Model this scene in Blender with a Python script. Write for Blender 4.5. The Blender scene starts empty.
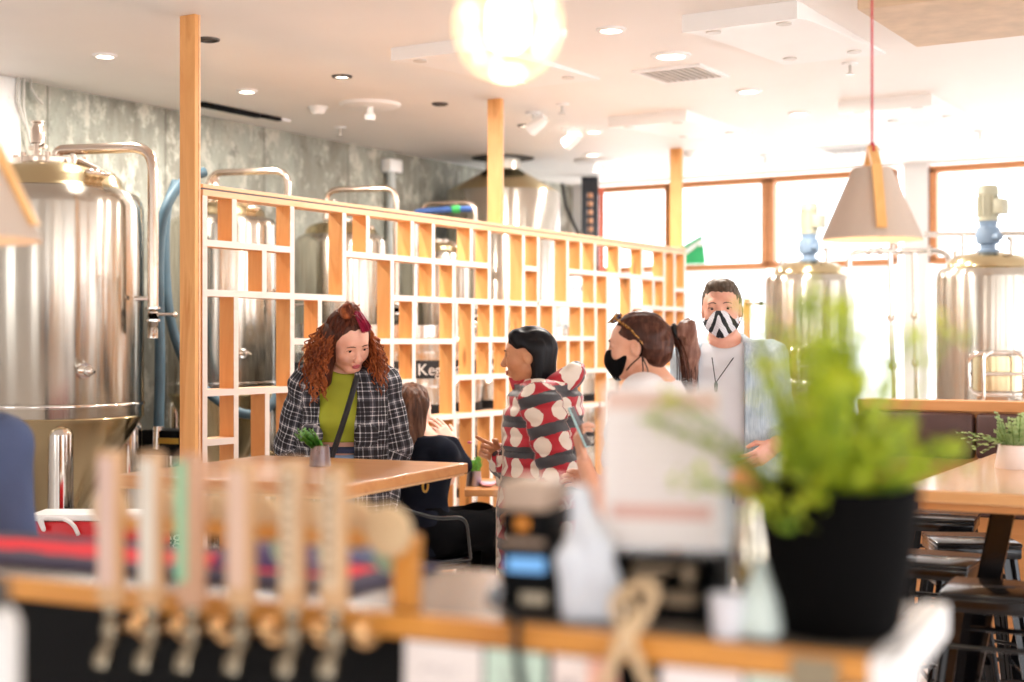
EXPOSURE = 1.25; DLW = 14; SUNNY = 1.2; GROUND = 1.05; SKY = .88
import bpy, bmesh, math, random
import numpy as np
from mathutils import Vector, Matrix, Euler

random.seed(7)
SC = bpy.context.scene
COL = SC.collection
# ------------------------------------------------------------------ camera frame
ANG = math.radians(31.4)
SA, CA = math.sin(ANG), math.cos(ANG)
FPX, CAMZ = 1422.0, 1.5

def W(cx, d, z=0.0):
    return Vector((CA*cx - SA*d, SA*cx + CA*d, z))

def P(px, py, d):
    return W((px-512)/FPX*d, d, CAMZ + (341-py)/FPX*d)

def onX(px, py, X):
    u = (px-512)/FPX
    return P(px, py, X/(CA*u - SA))

def onY(px, py, Y):
    u = (px-512)/FPX
    return P(px, py, Y/(SA*u + CA))

def onZ(px, py, z):
    return P(px, py, (z-CAMZ)*FPX/(341-py))

def face_angle(fx, fd):
    """rotation about z so that local +Y points along camera-frame direction (fx right, fd away)"""
    w = W(fx, fd) - W(0, 0)
    return math.atan2(-w.x, w.y)

# ------------------------------------------------------------------ mesh builder
class MB:
    def __init__(s):
        s.v = []; s.f = []; s.m = []
    def add(s, verts, faces, mi=0):
        o = len(s.v)
        s.v.extend([tuple(p) for p in verts])
        s.f.extend([tuple(i+o for i in f) for f in faces])
        s.m.extend([mi]*len(faces))
        return s
    def merge(s, o, M=None):
        vs = o.v if M is None else [tuple(M @ Vector(p)) for p in o.v]
        b = len(s.v)
        s.v.extend(vs); s.f.extend([tuple(i+b for i in f) for f in o.f]); s.m.extend(o.m)
        return s
    def xf(s, M):
        s.v = [tuple(M @ Vector(p)) for p in s.v]; return s
    def box(s, lo, hi, bev=0.0, mi=0, M=None):
        lo = Vector(lo); hi = Vector(hi)
        c = (lo+hi)/2; h = (hi-lo)/2
        h = Vector((abs(h.x), abs(h.y), abs(h.z)))
        b = min(bev, h.x*.95, h.y*.95, h.z*.95)
        if b <= 0:
            V = [Vector((sx*h.x, sy*h.y, sz*h.z))+c for sx in (-1,1) for sy in (-1,1) for sz in (-1,1)]
            Fs = [(0,1,3,2),(4,6,7,5),(0,4,5,1),(2,3,7,6),(0,2,6,4),(1,5,7,3)]
        else:
            bm = bmesh.new(); bmesh.ops.create_cube(bm, size=1.0)
            for v in bm.verts: v.co = Vector((v.co.x*2*h.x, v.co.y*2*h.y, v.co.z*2*h.z))
            bmesh.ops.bevel(bm, geom=bm.edges[:], offset=b, segments=2, affect='EDGES', profile=.5)
            bm.verts.index_update()
            V = [v.co+c for v in bm.verts]; Fs = [tuple(v.index for v in f.verts) for f in bm.faces]
            bm.free()
        if M is not None: V = [M @ p for p in V]
        return s.add(V, Fs, mi)
    def lathe(s, prof, n=48, c=(0,0,0), mi=0, M=None, sx=1, sy=1):
        """prof: list of (r, z)"""
        V = []; Fs = []; rows = []
        for r, z in prof:
            if r < 1e-6:
                rows.append([len(V)]); V.append(Vector((c[0], c[1], c[2]+z)))
            else:
                rows.append(list(range(len(V), len(V)+n)))
                for k in range(n):
                    a = 2*math.pi*k/n
                    V.append(Vector((c[0]+r*sx*math.cos(a), c[1]+r*sy*math.sin(a), c[2]+z)))
        for a, b in zip(rows, rows[1:]):
            if len(a) == 1 and len(b) == 1: continue
            for k in range(n):
                k2 = (k+1) % n
                if len(a) == 1: Fs.append((a[0], b[k2], b[k]))
                elif len(b) == 1: Fs.append((a[k], a[k2], b[0]))
                else: Fs.append((a[k], a[k2], b[k2], b[k]))
        if M is not None: V = [M @ p for p in V]
        return s.add(V, Fs, mi)
    def tube(s, pts, r, n=10, mi=0, caps=True, closed=False, flat=1.0):
        pts = [Vector(p) for p in pts]
        m = len(pts)
        rs = r if isinstance(r, (list, tuple)) else [r]*m
        V = []; Fs = []
        T = []
        for i in range(m):
            if closed: t = pts[(i+1) % m]-pts[i-1]
            else: t = pts[min(i+1, m-1)]-pts[max(i-1, 0)]
            T.append(t.normalized() if t.length > 1e-9 else Vector((0,0,1)))
        up = Vector((0,0,1)) if abs(T[0].z) < .9 else Vector((1,0,0))
        nrm = (up - T[0]*up.dot(T[0])).normalized()
        for i in range(m):
            nrm = (nrm - T[i]*nrm.dot(T[i]))
            nrm = nrm.normalized() if nrm.length > 1e-9 else T[i].orthogonal().normalized()
            b = T[i].cross(nrm)
            for k in range(n):
                a = 2*math.pi*k/n
                V.append(pts[i] + (nrm*math.cos(a)*flat + b*math.sin(a))*rs[i])
        for i in range(m if closed else m-1):
            j = (i+1) % m
            for k in range(n):
                k2 = (k+1) % n
                Fs.append((i*n+k, i*n+k2, j*n+k2, j*n+k))
        if caps and not closed:
            Fs.append(tuple(range(n-1, -1, -1))); Fs.append(tuple((m-1)*n+k for k in range(n)))
        return s.add(V, Fs, mi)
    def prism(s, poly, vec, mi=0):
        """closed polygon (3d points) swept by vec"""
        poly = [Vector(p) for p in poly]; vec = Vector(vec); n = len(poly)
        V = poly + [p+vec for p in poly]
        Fs = [tuple(range(n-1, -1, -1)), tuple(range(n, 2*n))]
        Fs += [(i, (i+1) % n, n+(i+1) % n, n+i) for i in range(n)]
        return s.add(V, Fs, mi)
    def ball(s, c, r, n=16, m=10, mi=0, M=None):
        if not isinstance(r, (tuple, list)): r = (r, r, r)
        V = []; Fs = []
        c = Vector(c)
        for i in range(m+1):
            ph = math.pi*i/m
            for k in range(n):
                a = 2*math.pi*k/n
                p = Vector((r[0]*math.sin(ph)*math.cos(a), r[1]*math.sin(ph)*math.sin(a), r[2]*math.cos(ph)))
                if M is not None: p = M @ p
                V.append(c+p)
        for i in range(m):
            for k in range(n):
                k2 = (k+1) % n
                Fs.append((i*n+k, (i+1)*n+k, (i+1)*n+k2, i*n+k2))
        return s.add(V, Fs, mi)
    def build(s, name, mats, parent=None, world=False, smooth=40):
        """parts are in the local space of their thing; world=True: given in world coordinates"""
        me = bpy.data.meshes.new(name)
        V = s.v
        if parent is not None and world:
            Mi = XFORM[parent.name].inverted()
            V = [tuple(Mi @ Vector(p)) for p in V]
        me.from_pydata(V, [], s.f)
        if not isinstance(mats, (list, tuple)): mats = [mats]
        for m in mats: me.materials.append(m)
        if len(mats) > 1: me.polygons.foreach_set('material_index', s.m)
        bm = bmesh.new(); bm.from_mesh(me)
        bmesh.ops.remove_doubles(bm, verts=bm.verts[:], dist=1e-6)
        bmesh.ops.recalc_face_normals(bm, faces=bm.faces[:])
        bm.to_mesh(me); bm.free()
        if smooth:
            me.polygons.foreach_set('use_smooth', [True]*len(me.polygons))
            me.set_sharp_from_angle(angle=math.radians(smooth))
        me.update()
        return link(name, me, parent)

XFORM = {}
def link(name, me, parent=None):
    o = bpy.data.objects.new(name, me); COL.objects.link(o)
    if parent is not None:
        o.parent = parent; XFORM[o.name] = XFORM[parent.name]
    else:
        XFORM[o.name] = Matrix.Identity(4)
    return o

def thing(name, label, cat, loc=(0,0,0), rz=0.0, group=None):
    o = bpy.data.objects.new(name, None); COL.objects.link(o)
    o.empty_display_size = .1
    o.location = loc; o.rotation_euler = (0, 0, rz)
    XFORM[o.name] = Matrix.Translation(Vector(loc)) @ Matrix.Rotation(rz, 4, 'Z')
    return tag(o, label, cat, group)

def tag(o, label, cat, group=None, kind=None):
    o['label'] = label; o['category'] = cat
    if group: o['group'] = group
    if kind: o['kind'] = kind
    return o

def structure(o, label=None, cat=None):
    o['kind'] = 'structure'
    if label: o['label'] = label
    if cat: o['category'] = cat
    return o

def dup(root, loc, rz, label, group=None):
    r = root.copy(); COL.objects.link(r); r.location = loc; r.rotation_euler = (0, 0, rz)
    XFORM[r.name] = Matrix.Translation(Vector(loc)) @ Matrix.Rotation(rz, 4, 'Z')
    r['label'] = label
    if group: r['group'] = group
    for ch in [c for c in list(COL.objects) if c.parent == root]:
        c = ch.copy(); COL.objects.link(c); c.parent = r
        for g in [q for q in list(COL.objects) if q.parent == ch]:
            d = g.copy(); COL.objects.link(d); d.parent = c
    return r

def arc(c, r, a0, a1, u, v, n=8):
    c = Vector(c); u = Vector(u); v = Vector(v)
    return [c + u*r*math.cos(a0+(a1-a0)*i/n) + v*r*math.sin(a0+(a1-a0)*i/n) for i in range(n+1)]

def fillet(pts, r, n=6):
    """round the corners of a polyline"""
    pts = [Vector(p) for p in pts]; out = [pts[0]]
    for a, b, c in zip(pts, pts[1:], pts[2:]):
        d1 = (a-b); d2 = (c-b)
        q = min(r, d1.length*.49, d2.length*.49)
        p1 = b+d1.normalized()*q; p2 = b+d2.normalized()*q
        for i in range(n+1):
            t = i/n
            out.append(p1*(1-t)**2 + b*2*t*(1-t) + p2*t*t)
    out.append(pts[-1]); return out

_fontcache = {}
def text_mesh(txt, size, depth=0.0):
    """flat text outline (verts, faces) in the xy plane, centred"""
    key = (txt, size, depth)
    if key in _fontcache: return _fontcache[key]
    cu = bpy.data.curves.new('txt', 'FONT'); cu.body = txt; cu.size = size; cu.extrude = depth
    cu.align_x = 'CENTER'; cu.align_y = 'CENTER'; cu.resolution_u = 3
    o = bpy.data.objects.new('txt', cu); COL.objects.link(o)
    dg = bpy.context.evaluated_depsgraph_get(); ev = o.evaluated_get(dg)
    me = ev.to_mesh()
    V = [v.co.copy() for v in me.vertices]; Fs = [tuple(p.vertices) for p in me.polygons]
    ev.to_mesh_clear(); bpy.data.objects.remove(o); bpy.data.curves.remove(cu)
    _fontcache[key] = (V, Fs)
    return V, Fs

# ------------------------------------------------------------------ materials
def lin(h):
    if isinstance(h, str):
        h = h.lstrip('#'); c = [int(h[i:i+2], 16)/255 for i in (0, 2, 4)]
    else: c = h
    return tuple(x/12.92 if x <= .04045 else ((x+.055)/1.055)**2.4 for x in c) + (1.0,)

class NT:
    def __init__(s, name):
        s.mat = bpy.data.materials.new(name); s.mat.use_nodes = True
        s.t = s.mat.node_tree; s.n = s.t.nodes; s.n.clear()
        s.out = s.n.new('ShaderNodeOutputMaterial')
        s.b = s.n.new('ShaderNodeBsdfPrincipled'); s.l(s.b.outputs[0], s.out.inputs[0])
    def l(s, a, b): s.t.links.new(a, b)
    def node(s, ty, **kw):
        n = s.n.new(ty)
        for k, v in kw.items():
            if k.startswith('_'): setattr(n, k[1:], v)
            else:
                i = n.inputs[int(k[1:])] if k[0] == 'i' and k[1:].isdigit() else n.inputs[k]
                if hasattr(v, 'node'): s.l(v, i)
                else: i.default_value = v
        return n
    def coord(s, scale=(1,1,1), kind='Object', rot=(0,0,0)):
        tc = s.node('ShaderNodeTexCoord')
        mp = s.node('ShaderNodeMapping'); s.l(tc.outputs[kind], mp.inputs[0])
        mp.inputs['Scale'].default_value = scale; mp.inputs['Rotation'].default_value = rot
        return mp.outputs[0]
    def noise(s, vec, scale=5, detail=4, rough=.55, dist=0):
        n = s.node('ShaderNodeTexNoise'); s.l(vec, n.inputs['Vector'])
        n.inputs['Scale'].default_value = scale; n.inputs['Detail'].default_value = detail
        n.inputs['Roughness'].default_value = rough; n.inputs['Distortion'].default_value = dist
        return n.outputs[0]
    def ramp(s, fac, stops):
        n = s.node('ShaderNodeValToRGB'); s.l(fac, n.inputs[0])
        e = n.color_ramp.elements
        while len(e) < len(stops): e.new(.5)
        for i, (p, c) in enumerate(stops):
            e[i].position = p; e[i].color = c if len(c) == 4 else lin(c)
        return n.outputs[0]
    def mix(s, fac, a, b, bt='MIX'):
        n = s.node('ShaderNodeMix', _data_type='RGBA', _blend_type=bt)
        for v, i in ((fac, 0), (a, 6), (b, 7)):
            if hasattr(v, 'node'): s.l(v, n.inputs[i])
            else: n.inputs[i].default_value = v
        return n.outputs[2]
    def math(s, op, a, b=0.0, c=0.0):
        n = s.node('ShaderNodeMath', _operation=op)
        for i, v in enumerate((a, b, c)):
            if hasattr(v, 'node'): s.l(v, n.inputs[i])
            else: n.inputs[i].default_value = v
        return n.outputs[0]
    def bump(s, h, strength=.2, dist=.01):
        n = s.node('ShaderNodeBump'); s.l(h, n.inputs['Height'])
        n.inputs['Strength'].default_value = strength; n.inputs['Distance'].default_value = dist
        s.l(n.outputs[0], s.b.inputs['Normal'])
    def set(s, color=None, rough=None, metal=None, **kw):
        for key, v in (('Base Color', color), ('Roughness', rough), ('Metallic', metal), *[(k.replace('_', ' '), q) for k, q in kw.items()]):
            if v is None: continue
            i = s.b.inputs[key]
            if hasattr(v, 'node'): s.l(v, i)
            else: i.default_value = v
        return s

MATS = {}
def simple(name, col, rough=.5, metal=0.0, var=.12, scale=8.0, bump=0.0, bscale=60, stretch=(1,1,1), **kw):
    """plain surface with a little procedural mottling"""
    if name in MATS: return MATS[name]
    n = NT(name)
    c = lin(col)
    v = n.coord(stretch)
    f = n.noise(v, scale, 4)
    d = tuple(x*(1-var) for x in c[:3])+(1,); b = tuple(min(1, x*(1+var*.6)) for x in c[:3])+(1,)
    n.set(n.ramp(f, [(.3, d), (.7, b)]), rough, metal, **kw)
    if bump: n.bump(n.noise(v, bscale, 3), bump, .004)
    MATS[name] = n.mat; return n.mat

def wood(name, light, dark, axis='Z', rough=.45, rings=9.0, knots=True, gloss=0.0):
    if name in MATS: return MATS[name]
    n = NT(name)
    s = {'X': (.12, 1, 1), 'Y': (1, .12, 1), 'Z': (1, 1, .12)}[axis]
    v = n.coord(s)
    w = n.noise(v, rings, 5, .6, 1.2)
    fine = n.noise(n.coord(tuple(a*(.35 if a < 1 else 1) for a in s)), 130, 2)
    lt, dk = lin(light), lin(dark)
    col = n.ramp(w, [(.30, dk), (.45, lt), (.58, tuple(.6*a+.4*b for a, b in zip(lt, dk))), (.72, lt)])
    col = n.mix(n.math('MULTIPLY', fine, .25), col, dk)
    if knots:
        vo = n.node('ShaderNodeTexVoronoi', _feature='F1'); n.l(n.coord({'X': (.25,1,1), 'Y': (1,.25,1), 'Z': (1,1,.25)}[axis]), vo.inputs['Vector'])
        vo.inputs['Scale'].default_value = 6.5
        k = n.ramp(vo.outputs['Distance'], [(.06, (1,1,1,1)), (.12, (0,0,0,1))])
        col = n.mix(n.math('MULTIPLY', k, .7), col, lin('#7a4a22'))
    n.set(col, rough, 0.0)
    if gloss: n.set(Coat_Weight=gloss, Coat_Roughness=.12)
    n.bump(fine, .06, .002)
    MATS[name] = n.mat; return n.mat

def glow(name, col, strength):
    if name in MATS: return MATS[name]
    n = NT(name); n.set(lin(col), .5, 0.0, Emission_Color=lin(col), Emission_Strength=strength)
    MATS[name] = n.mat; return n.mat
# ------------------------------------------------------------------ smooth solids (sampled distance field -> one closed mesh)
class SDF:
    def __init__(s, lo, hi, vox):
        s.lo = np.array(lo, np.float32); s.vox = vox
        s.n = np.ceil((np.array(hi)-np.array(lo))/vox).astype(int)+1
        s.f = np.full(s.n, 1.0, np.float32)
    def win(s, lo, hi, pad):
        a = np.clip(np.floor((np.array(lo)-pad-s.lo)/s.vox).astype(int), 0, s.n)
        b = np.clip(np.ceil((np.array(hi)+pad-s.lo)/s.vox).astype(int)+1, 0, s.n)
        if (b <= a).any(): return None, None
        sl = tuple(slice(i, j) for i, j in zip(a, b))
        ax = [s.lo[i]+s.vox*np.arange(a[i], b[i], dtype=np.float32) for i in range(3)]
        return sl, np.meshgrid(*ax, indexing='ij', sparse=True)
    def comb(s, sl, d, k, sub):
        a = s.f[sl]
        if sub: a = -a
        if k > 0:
            h = np.clip(.5+.5*(a-d)/k, 0, 1)
            r = a*(1-h)+d*h - k*h*(1-h)
        else: r = np.minimum(a, d)
        s.f[sl] = -r if sub else r
    def cap(s, a, b, ra, rb=None, k=.02, sub=False, sq=None):
        """tapered capsule"""
        rb = ra if rb is None else rb
        a = np.array(a, np.float32); b = np.array(b, np.float32); m = max(ra, rb)
        sl, g = s.win(np.minimum(a, b)-m, np.maximum(a, b)+m, k+s.vox*3)
        if sl is None: return s
        ba = b-a; L = max(float(ba@ba), 1e-9)
        p = [g[i]-a[i] for i in range(3)]
        t = np.clip((p[0]*ba[0]+p[1]*ba[1]+p[2]*ba[2])/L, 0, 1)
        d = np.sqrt(sum((p[i]-t*ba[i])**2 for i in range(3))) - (ra+(rb-ra)*t)
        s.comb(sl, d, k, sub); return s
    def chain(s, pts, rs, k=.02):
        for i in range(len(pts)-1): s.cap(pts[i], pts[i+1], rs[i], rs[i+1], k)
        return s
    def ell(s, c, r, R=None, k=.02, sub=False):
        c = np.array(c, np.float32); r = np.array(r, np.float32)
        m = max(r) if R is not None else r
        sl, g = s.win(c-m, c+m, k+s.vox*3)
        if sl is None: return s
        p = [g[i]-c[i] for i in range(3)]
        if R is not None:
            R = np.array(R, np.float32)     # columns are the local axes
            p = [p[0]*R[0, i]+p[1]*R[1, i]+p[2]*R[2, i] for i in range(3)]
        k0 = np.sqrt(sum((p[i]/r[i])**2 for i in range(3)))
        k1 = np.sqrt(sum((p[i]/r[i]**2)**2 for i in range(3)))
        d = k0*(k0-1)/np.maximum(k1, 1e-6)
        s.comb(sl, d, k, sub); return s
    def box(s, c, h, r=.01, R=None, k=.01, sub=False):
        c = np.array(c, np.float32); h = np.array(h, np.float32)
        m = float(np.linalg.norm(h)) if R is not None else h
        sl, g = s.win(c-m, c+m, k+s.vox*3)
        if sl is None: return s
        p = [g[i]-c[i] for i in range(3)]
        if R is not None:
            R = np.array(R, np.float32)
            p = [p[0]*R[0, i]+p[1]*R[1, i]+p[2]*R[2, i] for i in range(3)]
        q = [np.abs(p[i])-(h[i]-r) for i in range(3)]
        d = np.sqrt(sum(np.maximum(x, 0)**2 for x in q)) + np.minimum(np.maximum(np.maximum(q[0], q[1]), q[2]), 0) - r
        s.comb(sl, d, k, sub); return s
    def loft(s, rows, k=.03, p=2.2, sub=False, fz=None):
        """rows: (z, rx, ry, cx, cy), ascending z: a rounded trunk"""
        rows = np.array(rows, np.float32)
        R = rows[:, 1:3].max()
        lo = (rows[:, 3].min()-R, rows[:, 4].min()-R, rows[0, 0]); hi = (rows[:, 3].max()+R, rows[:, 4].max()+R, rows[-1, 0])
        sl, g = s.win(lo, hi, k+s.vox*3)
        if sl is None: return s
        z = g[2].ravel()
        f = [np.interp(z, rows[:, 0], rows[:, i]).astype(np.float32).reshape(1, 1, -1) for i in range(1, 5)]
        kk = (np.abs((g[0]-f[2])/f[0])**p + np.abs((g[1]-f[3])/f[1])**p)**(1/p)
        d = (kk-1)*np.minimum(f[0], f[1])
        d = np.maximum(d, np.maximum(rows[0, 0]-g[2], g[2]-rows[-1, 0]))
        s.comb(sl, d, k, sub); return s
    def plane(s, pt, nrm, k=0.0):
        """cut away the side the normal points to"""
        nrm = np.array(nrm, float); nrm /= np.linalg.norm(nrm)
        sl, g = s.win(s.lo, s.lo+s.vox*s.n, 0)
        d = sum((g[i]-pt[i])*nrm[i] for i in range(3)).astype(np.float32)
        s.f = np.maximum(s.f, d) if k == 0 else -(lambda a, b: (lambda h: a*(1-h)+b*h-k*h*(1-h))(np.clip(.5+.5*(a-b)/k, 0, 1)))(-s.f, -d)
        return s
    def fold(s, amp, freq=(30, 30, 18), seed=0.0, mask=None):
        """cloth folds: low ripples added to the distance"""
        sl, g = s.win(s.lo, s.lo+s.vox*s.n, 0)
        x, y, z = g; fx, fy, fz = freq
        w = np.sin(x*fx+seed+2.1*np.sin(z*fz*.7+seed))*np.sin(z*fz+1.7*np.sin(x*fx*.6+y*fy*.5+seed*2))
        w = w + .6*np.sin(y*fy*1.3+z*fz*1.4+seed*3+1.5*np.sin(x*fx*.8))
        if mask is not None: w = w*mask(x, y, z)
        s.f = s.f + (amp*w).astype(np.float32)
        return s
    def quilt(s, amp, pitch, z0=0.0):
        sl, g = s.win(s.lo, s.lo+s.vox*s.n, 0)
        w = np.abs(np.sin(np.pi*(g[2]-z0)/pitch))
        s.f = s.f - (amp*(w**.6)).astype(np.float32)
        return s
    def mesh(s):
        """surface nets"""
        f = s.f
        f[0], f[-1], f[:, 0], f[:, -1], f[:, :, 0], f[:, :, -1] = 1, 1, 1, 1, 1, 1
        sg = f < 0
        cnt = np.zeros(np.array(f.shape)-1, np.int8)
        for i in (0, 1):
            for j in (0, 1):
                for k in (0, 1):
                    cnt += sg[i:i+cnt.shape[0], j:j+cnt.shape[1], k:k+cnt.shape[2]]
        act = (cnt > 0) & (cnt < 8)
        I = np.argwhere(act)
        idx = np.full(cnt.shape, -1, np.int64); idx[act] = np.arange(len(I))
        corners = np.array([(i, j, k) for i in (0, 1) for j in (0, 1) for k in (0, 1)])
        vals = np.stack([f[tuple((I+c).T)] for c in corners], 1)
        acc = np.zeros((len(I), 3)); n = np.zeros(len(I))
        for a in range(8):
            for b in range(a+1, 8):
                if np.abs(corners[a]-corners[b]).sum() != 1: continue
                va, vb = vals[:, a], vals[:, b]
                x = (va < 0) != (vb < 0)
                t = np.where(x, va/np.where(x, va-vb, 1), 0)
                pt = corners[a]+(corners[b]-corners[a])*t[:, None]
                acc += np.where(x[:, None], pt, 0); n += x
        V = (I+acc/n[:, None])*s.vox+s.lo
        Fs = []
        for ax in range(3):
            u, v = (ax+1) % 3, (ax+2) % 3
            sl0 = [slice(None)]*3; sl1 = [slice(None)]*3
            sl0[ax] = slice(0, -1); sl1[ax] = slice(1, None)
            a, b = sg[tuple(sl0)], sg[tuple(sl1)]
            E = np.argwhere(a != b)
            E = E[(E[:, u] > 0) & (E[:, v] > 0) & (E[:, u] < f.shape[u]-1) & (E[:, v] < f.shape[v]-1)]
            flip = b[tuple(E.T)]
            q = []
            for du, dv in ((1, 1), (0, 1), (0, 0), (1, 0)):
                c = E.copy(); c[:, u] -= du; c[:, v] -= dv
                q.append(idx[tuple(c.T)])
            Q = np.stack(q, 1)
            Q[flip] = Q[flip][:, ::-1]
            Fs.append(Q)
        Q = np.concatenate(Fs); Q = Q[(Q >= 0).all(1)]
        return V, Q

def np_mesh(name, parts, mats, parent=None, smooth=True, pat=None):
    """parts: list of (V, F list/array, material index or array)"""
    VV = []; FF = []; MM = []; o = 0
    for V, Fs, mi in parts:
        V = np.asarray(V, float); VV.append(V)
        FF.extend([tuple(int(i)+o for i in f) for f in Fs])
        MM.extend(list(mi) if hasattr(mi, '__len__') else [mi]*len(Fs))
        o += len(V)
    me = bpy.data.meshes.new(name)
    VV = np.concatenate(VV)
    me.from_pydata(VV.tolist(), [], FF)
    for m in (mats if isinstance(mats, (list, tuple)) else [mats]): me.materials.append(m)
    me.polygons.foreach_set('material_index', [int(m) for m in MM])
    me.polygons.foreach_set('use_smooth', [smooth]*len(FF))
    if pat is not None:
        at = me.attributes.new('pat', 'FLOAT_VECTOR', 'POINT')
        at.data.foreach_set('vector', np.asarray(pat, np.float32).ravel())
    me.update()
    return link(name, me, parent)

def seg_pattern(V, segs):
    """cloth coordinates: for each vertex the nearest limb axis (a, b, offset): x = distance round it, y = distance along it"""
    best = np.full(len(V), 1e9); out = np.zeros((len(V), 3))
    for a, b, rad, off in segs:
        a = np.array(a, float); b = np.array(b, float); ba = b-a; L = np.linalg.norm(ba); t = ba/L
        ref = np.array((0, 1.0, 0)) if abs(t[1]) < .8 else np.array((0, 0, 1.0))
        e1 = ref-t*(ref@t); e1 /= np.linalg.norm(e1); e2 = np.cross(t, e1)
        p = V-a; s = p@t; sc = np.clip(s, 0, L)
        d = np.linalg.norm(p-sc[:, None]*t, axis=1)-rad
        th = np.arctan2(p@e2, p@e1)
        m = d < best
        best[m] = d[m]
        out[m, 0] = (th*rad)[m]+off; out[m, 1] = s[m]; out[m, 2] = off
    return out
# ------------------------------------------------------------------ shared materials
M_ceil = simple('ceiling_paint', '#f1ece7', .55, var=.02, scale=2)
M_white = simple('white_paint', '#f0eeec', .5, var=.02, scale=3)
M_pine = wood('pine_upright', '#ecae6c', '#d28a46', 'Z', .5, 7)
M_pine_rail = wood('pine_rail', '#eec096', '#dca473', 'Y', .5, 7, knots=False)
M_frame = wood('window_timber', '#cf8f5d', '#b5713f', 'X', .45, 6, knots=False)
M_framez = wood('window_timber_upright', '#cf8f5d', '#b5713f', 'Z', .45, 6, knots=False)
M_table = wood('oiled_tabletop', '#d59a62', '#b9753f', 'X', .3, 6, knots=False, gloss=.3)
M_black = simple('black_metal', '#08080b', .2, .0, var=.1, Coat_Weight=.25, Coat_Roughness=.06, Specular_IOR_Level=.3)
M_blackmat = simple('black_plastic', '#0a0a0b', .6, var=.1, Specular_IOR_Level=.07)
M_rubber = simple('black_rubber', '#0d0d0d', .7)
M_pale = simple('white_plastic', '#f2f0ee', .35, var=.02)
M_darkgap = simple('dark_gap', '#2b2a2a', .8)

def steel(name, col, rough, brushed=.25, aniso=0.0):
    n = NT(name)
    v = n.coord((1, 1, 1))
    br = n.noise(n.coord((60, 60, .6)), 4, 3)
    big = n.noise(v, 3, 2)
    c = lin(col)
    n.set(n.ramp(big, [(.3, tuple(x*.92 for x in c[:3])+(1,)), (.7, c)]), None, 1.0)
    if aniso:
        tg = n.node('ShaderNodeTangent', _direction_type='RADIAL', _axis='Z'); n.l(tg.outputs[0], n.b.inputs['Tangent'])
        n.set(Anisotropic=aniso, Anisotropic_Rotation=.25)
    n.l(n.math('MULTIPLY_ADD', br, .16, rough-.08), n.b.inputs['Roughness'])
    n.bump(br, brushed*.12, .002)
    MATS[name] = n.mat; return n.mat
M_steel = steel('brushed_steel', '#c6bfb3', .22, .2, .9)
M_chrome = steel('polished_steel', '#e6e0d8', .1, .05)
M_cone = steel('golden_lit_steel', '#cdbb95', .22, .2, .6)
M_brass = steel('pink_brass', '#d9c8b9', .2, .05)

# ------------------------------------------------------------------ room shell
XL, XR, YB, YF, ZC = -6.47, 5.2, -3.6, 11.7, 2.953
def floor_mat():
    n = NT('floor_concrete'); v = n.coord()
    a = n.noise(v, 1.6, 6, .6); b = n.noise(v, 28, 3)
    c = n.mix(n.math('MULTIPLY', b, .35), n.ramp(a, [(.3, '#d6cec9'), (.7, '#e6e0dc')]), lin('#c4bcb7'))
    n.set(c, .35); n.bump(b, .08, .003); return n.mat
structure(MB().box((XL-.3, YB-.3, -.1), (XR+.3, YF+.3, 0)).build('floor', floor_mat(), smooth=0))
structure(MB().box((XL-.3, YB-.3, ZC), (XR+.3, YF+.3, ZC+.12)).build('ceiling', M_ceil, smooth=0))

def concrete_mat():
    n = NT('raw_concrete'); v = n.coord()
    a = n.noise(n.coord((1, 1, .35)), 1.9, 7, .7, .4); b = n.noise(n.coord((1, 1, .6)), 9, 6, .72); f = n.noise(v, 70, 4, .7)
    c = n.ramp(a, [(.28, '#6d6a5e'), (.43, '#8b897d'), (.57, '#a0a296'), (.75, '#b8b2a3')])
    c = n.mix(n.ramp(b, [(.50, (0,0,0,1)), (.60, (.8,.8,.8,1))]), c, lin('#c9c6b8'))
    c = n.mix(n.ramp(n.noise(v, 5, 5, .75), [(.57, (0,0,0,1)), (.66, (.5,.5,.5,1))]), c, lin('#5a574b'))
    c = n.mix(n.ramp(f, [(.60, (0,0,0,1)), (.70, (.5,.5,.5,1))]), c, lin('#4c483f'))
    # board joints left by the formwork
    tc = n.node('ShaderNodeTexCoord'); sx = n.node('ShaderNodeSeparateXYZ'); n.l(tc.outputs['Object'], sx.inputs[0])
    fr = n.math('FRACT', n.math('MULTIPLY', sx.outputs[1], 1/.92))
    line = n.math('LESS_THAN', fr, .018)
    fz = n.math('FRACT', n.math('MULTIPLY_ADD', sx.outputs[2], 1/.62, .35))
    c = n.mix(n.math('MULTIPLY', line, .55), c, lin('#5b574d'))
    n.set(c, .85)
    h = n.math('ADD', n.math('MULTIPLY', f, .5), n.math('MULTIPLY', line, -1.2))
    n.bump(n.math('ADD', h, b), .5, .012); MATS['raw_concrete'] = n.mat; return n.mat
YCOL = onX(18, 85, XL+.02).y
structure(MB().box((XL-.25, YB-.3, 0), (XL, YF+.3, ZC)).build('wall_left', concrete_mat(), smooth=0))
def plaster_mat():
    n = NT('rough_plaster'); v = n.coord()
    f = n.noise(v, 40, 5, .7); a = n.noise(v, 4, 4)
    n.set(n.mix(n.ramp(f, [(.58, (0,0,0,1)), (.7, (.4,.4,.4,1))]), n.ramp(a, [(.3, '#d9d6d2'), (.7, '#e9e7e4')]), lin('#9a958c')), .8)
    n.bump(f, .4, .01); return n.mat
structure(MB().box((XL, YB, 0), (XL+.05, YCOL, ZC), .012).build('wall_left_plaster', plaster_mat(), smooth=0))

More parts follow.
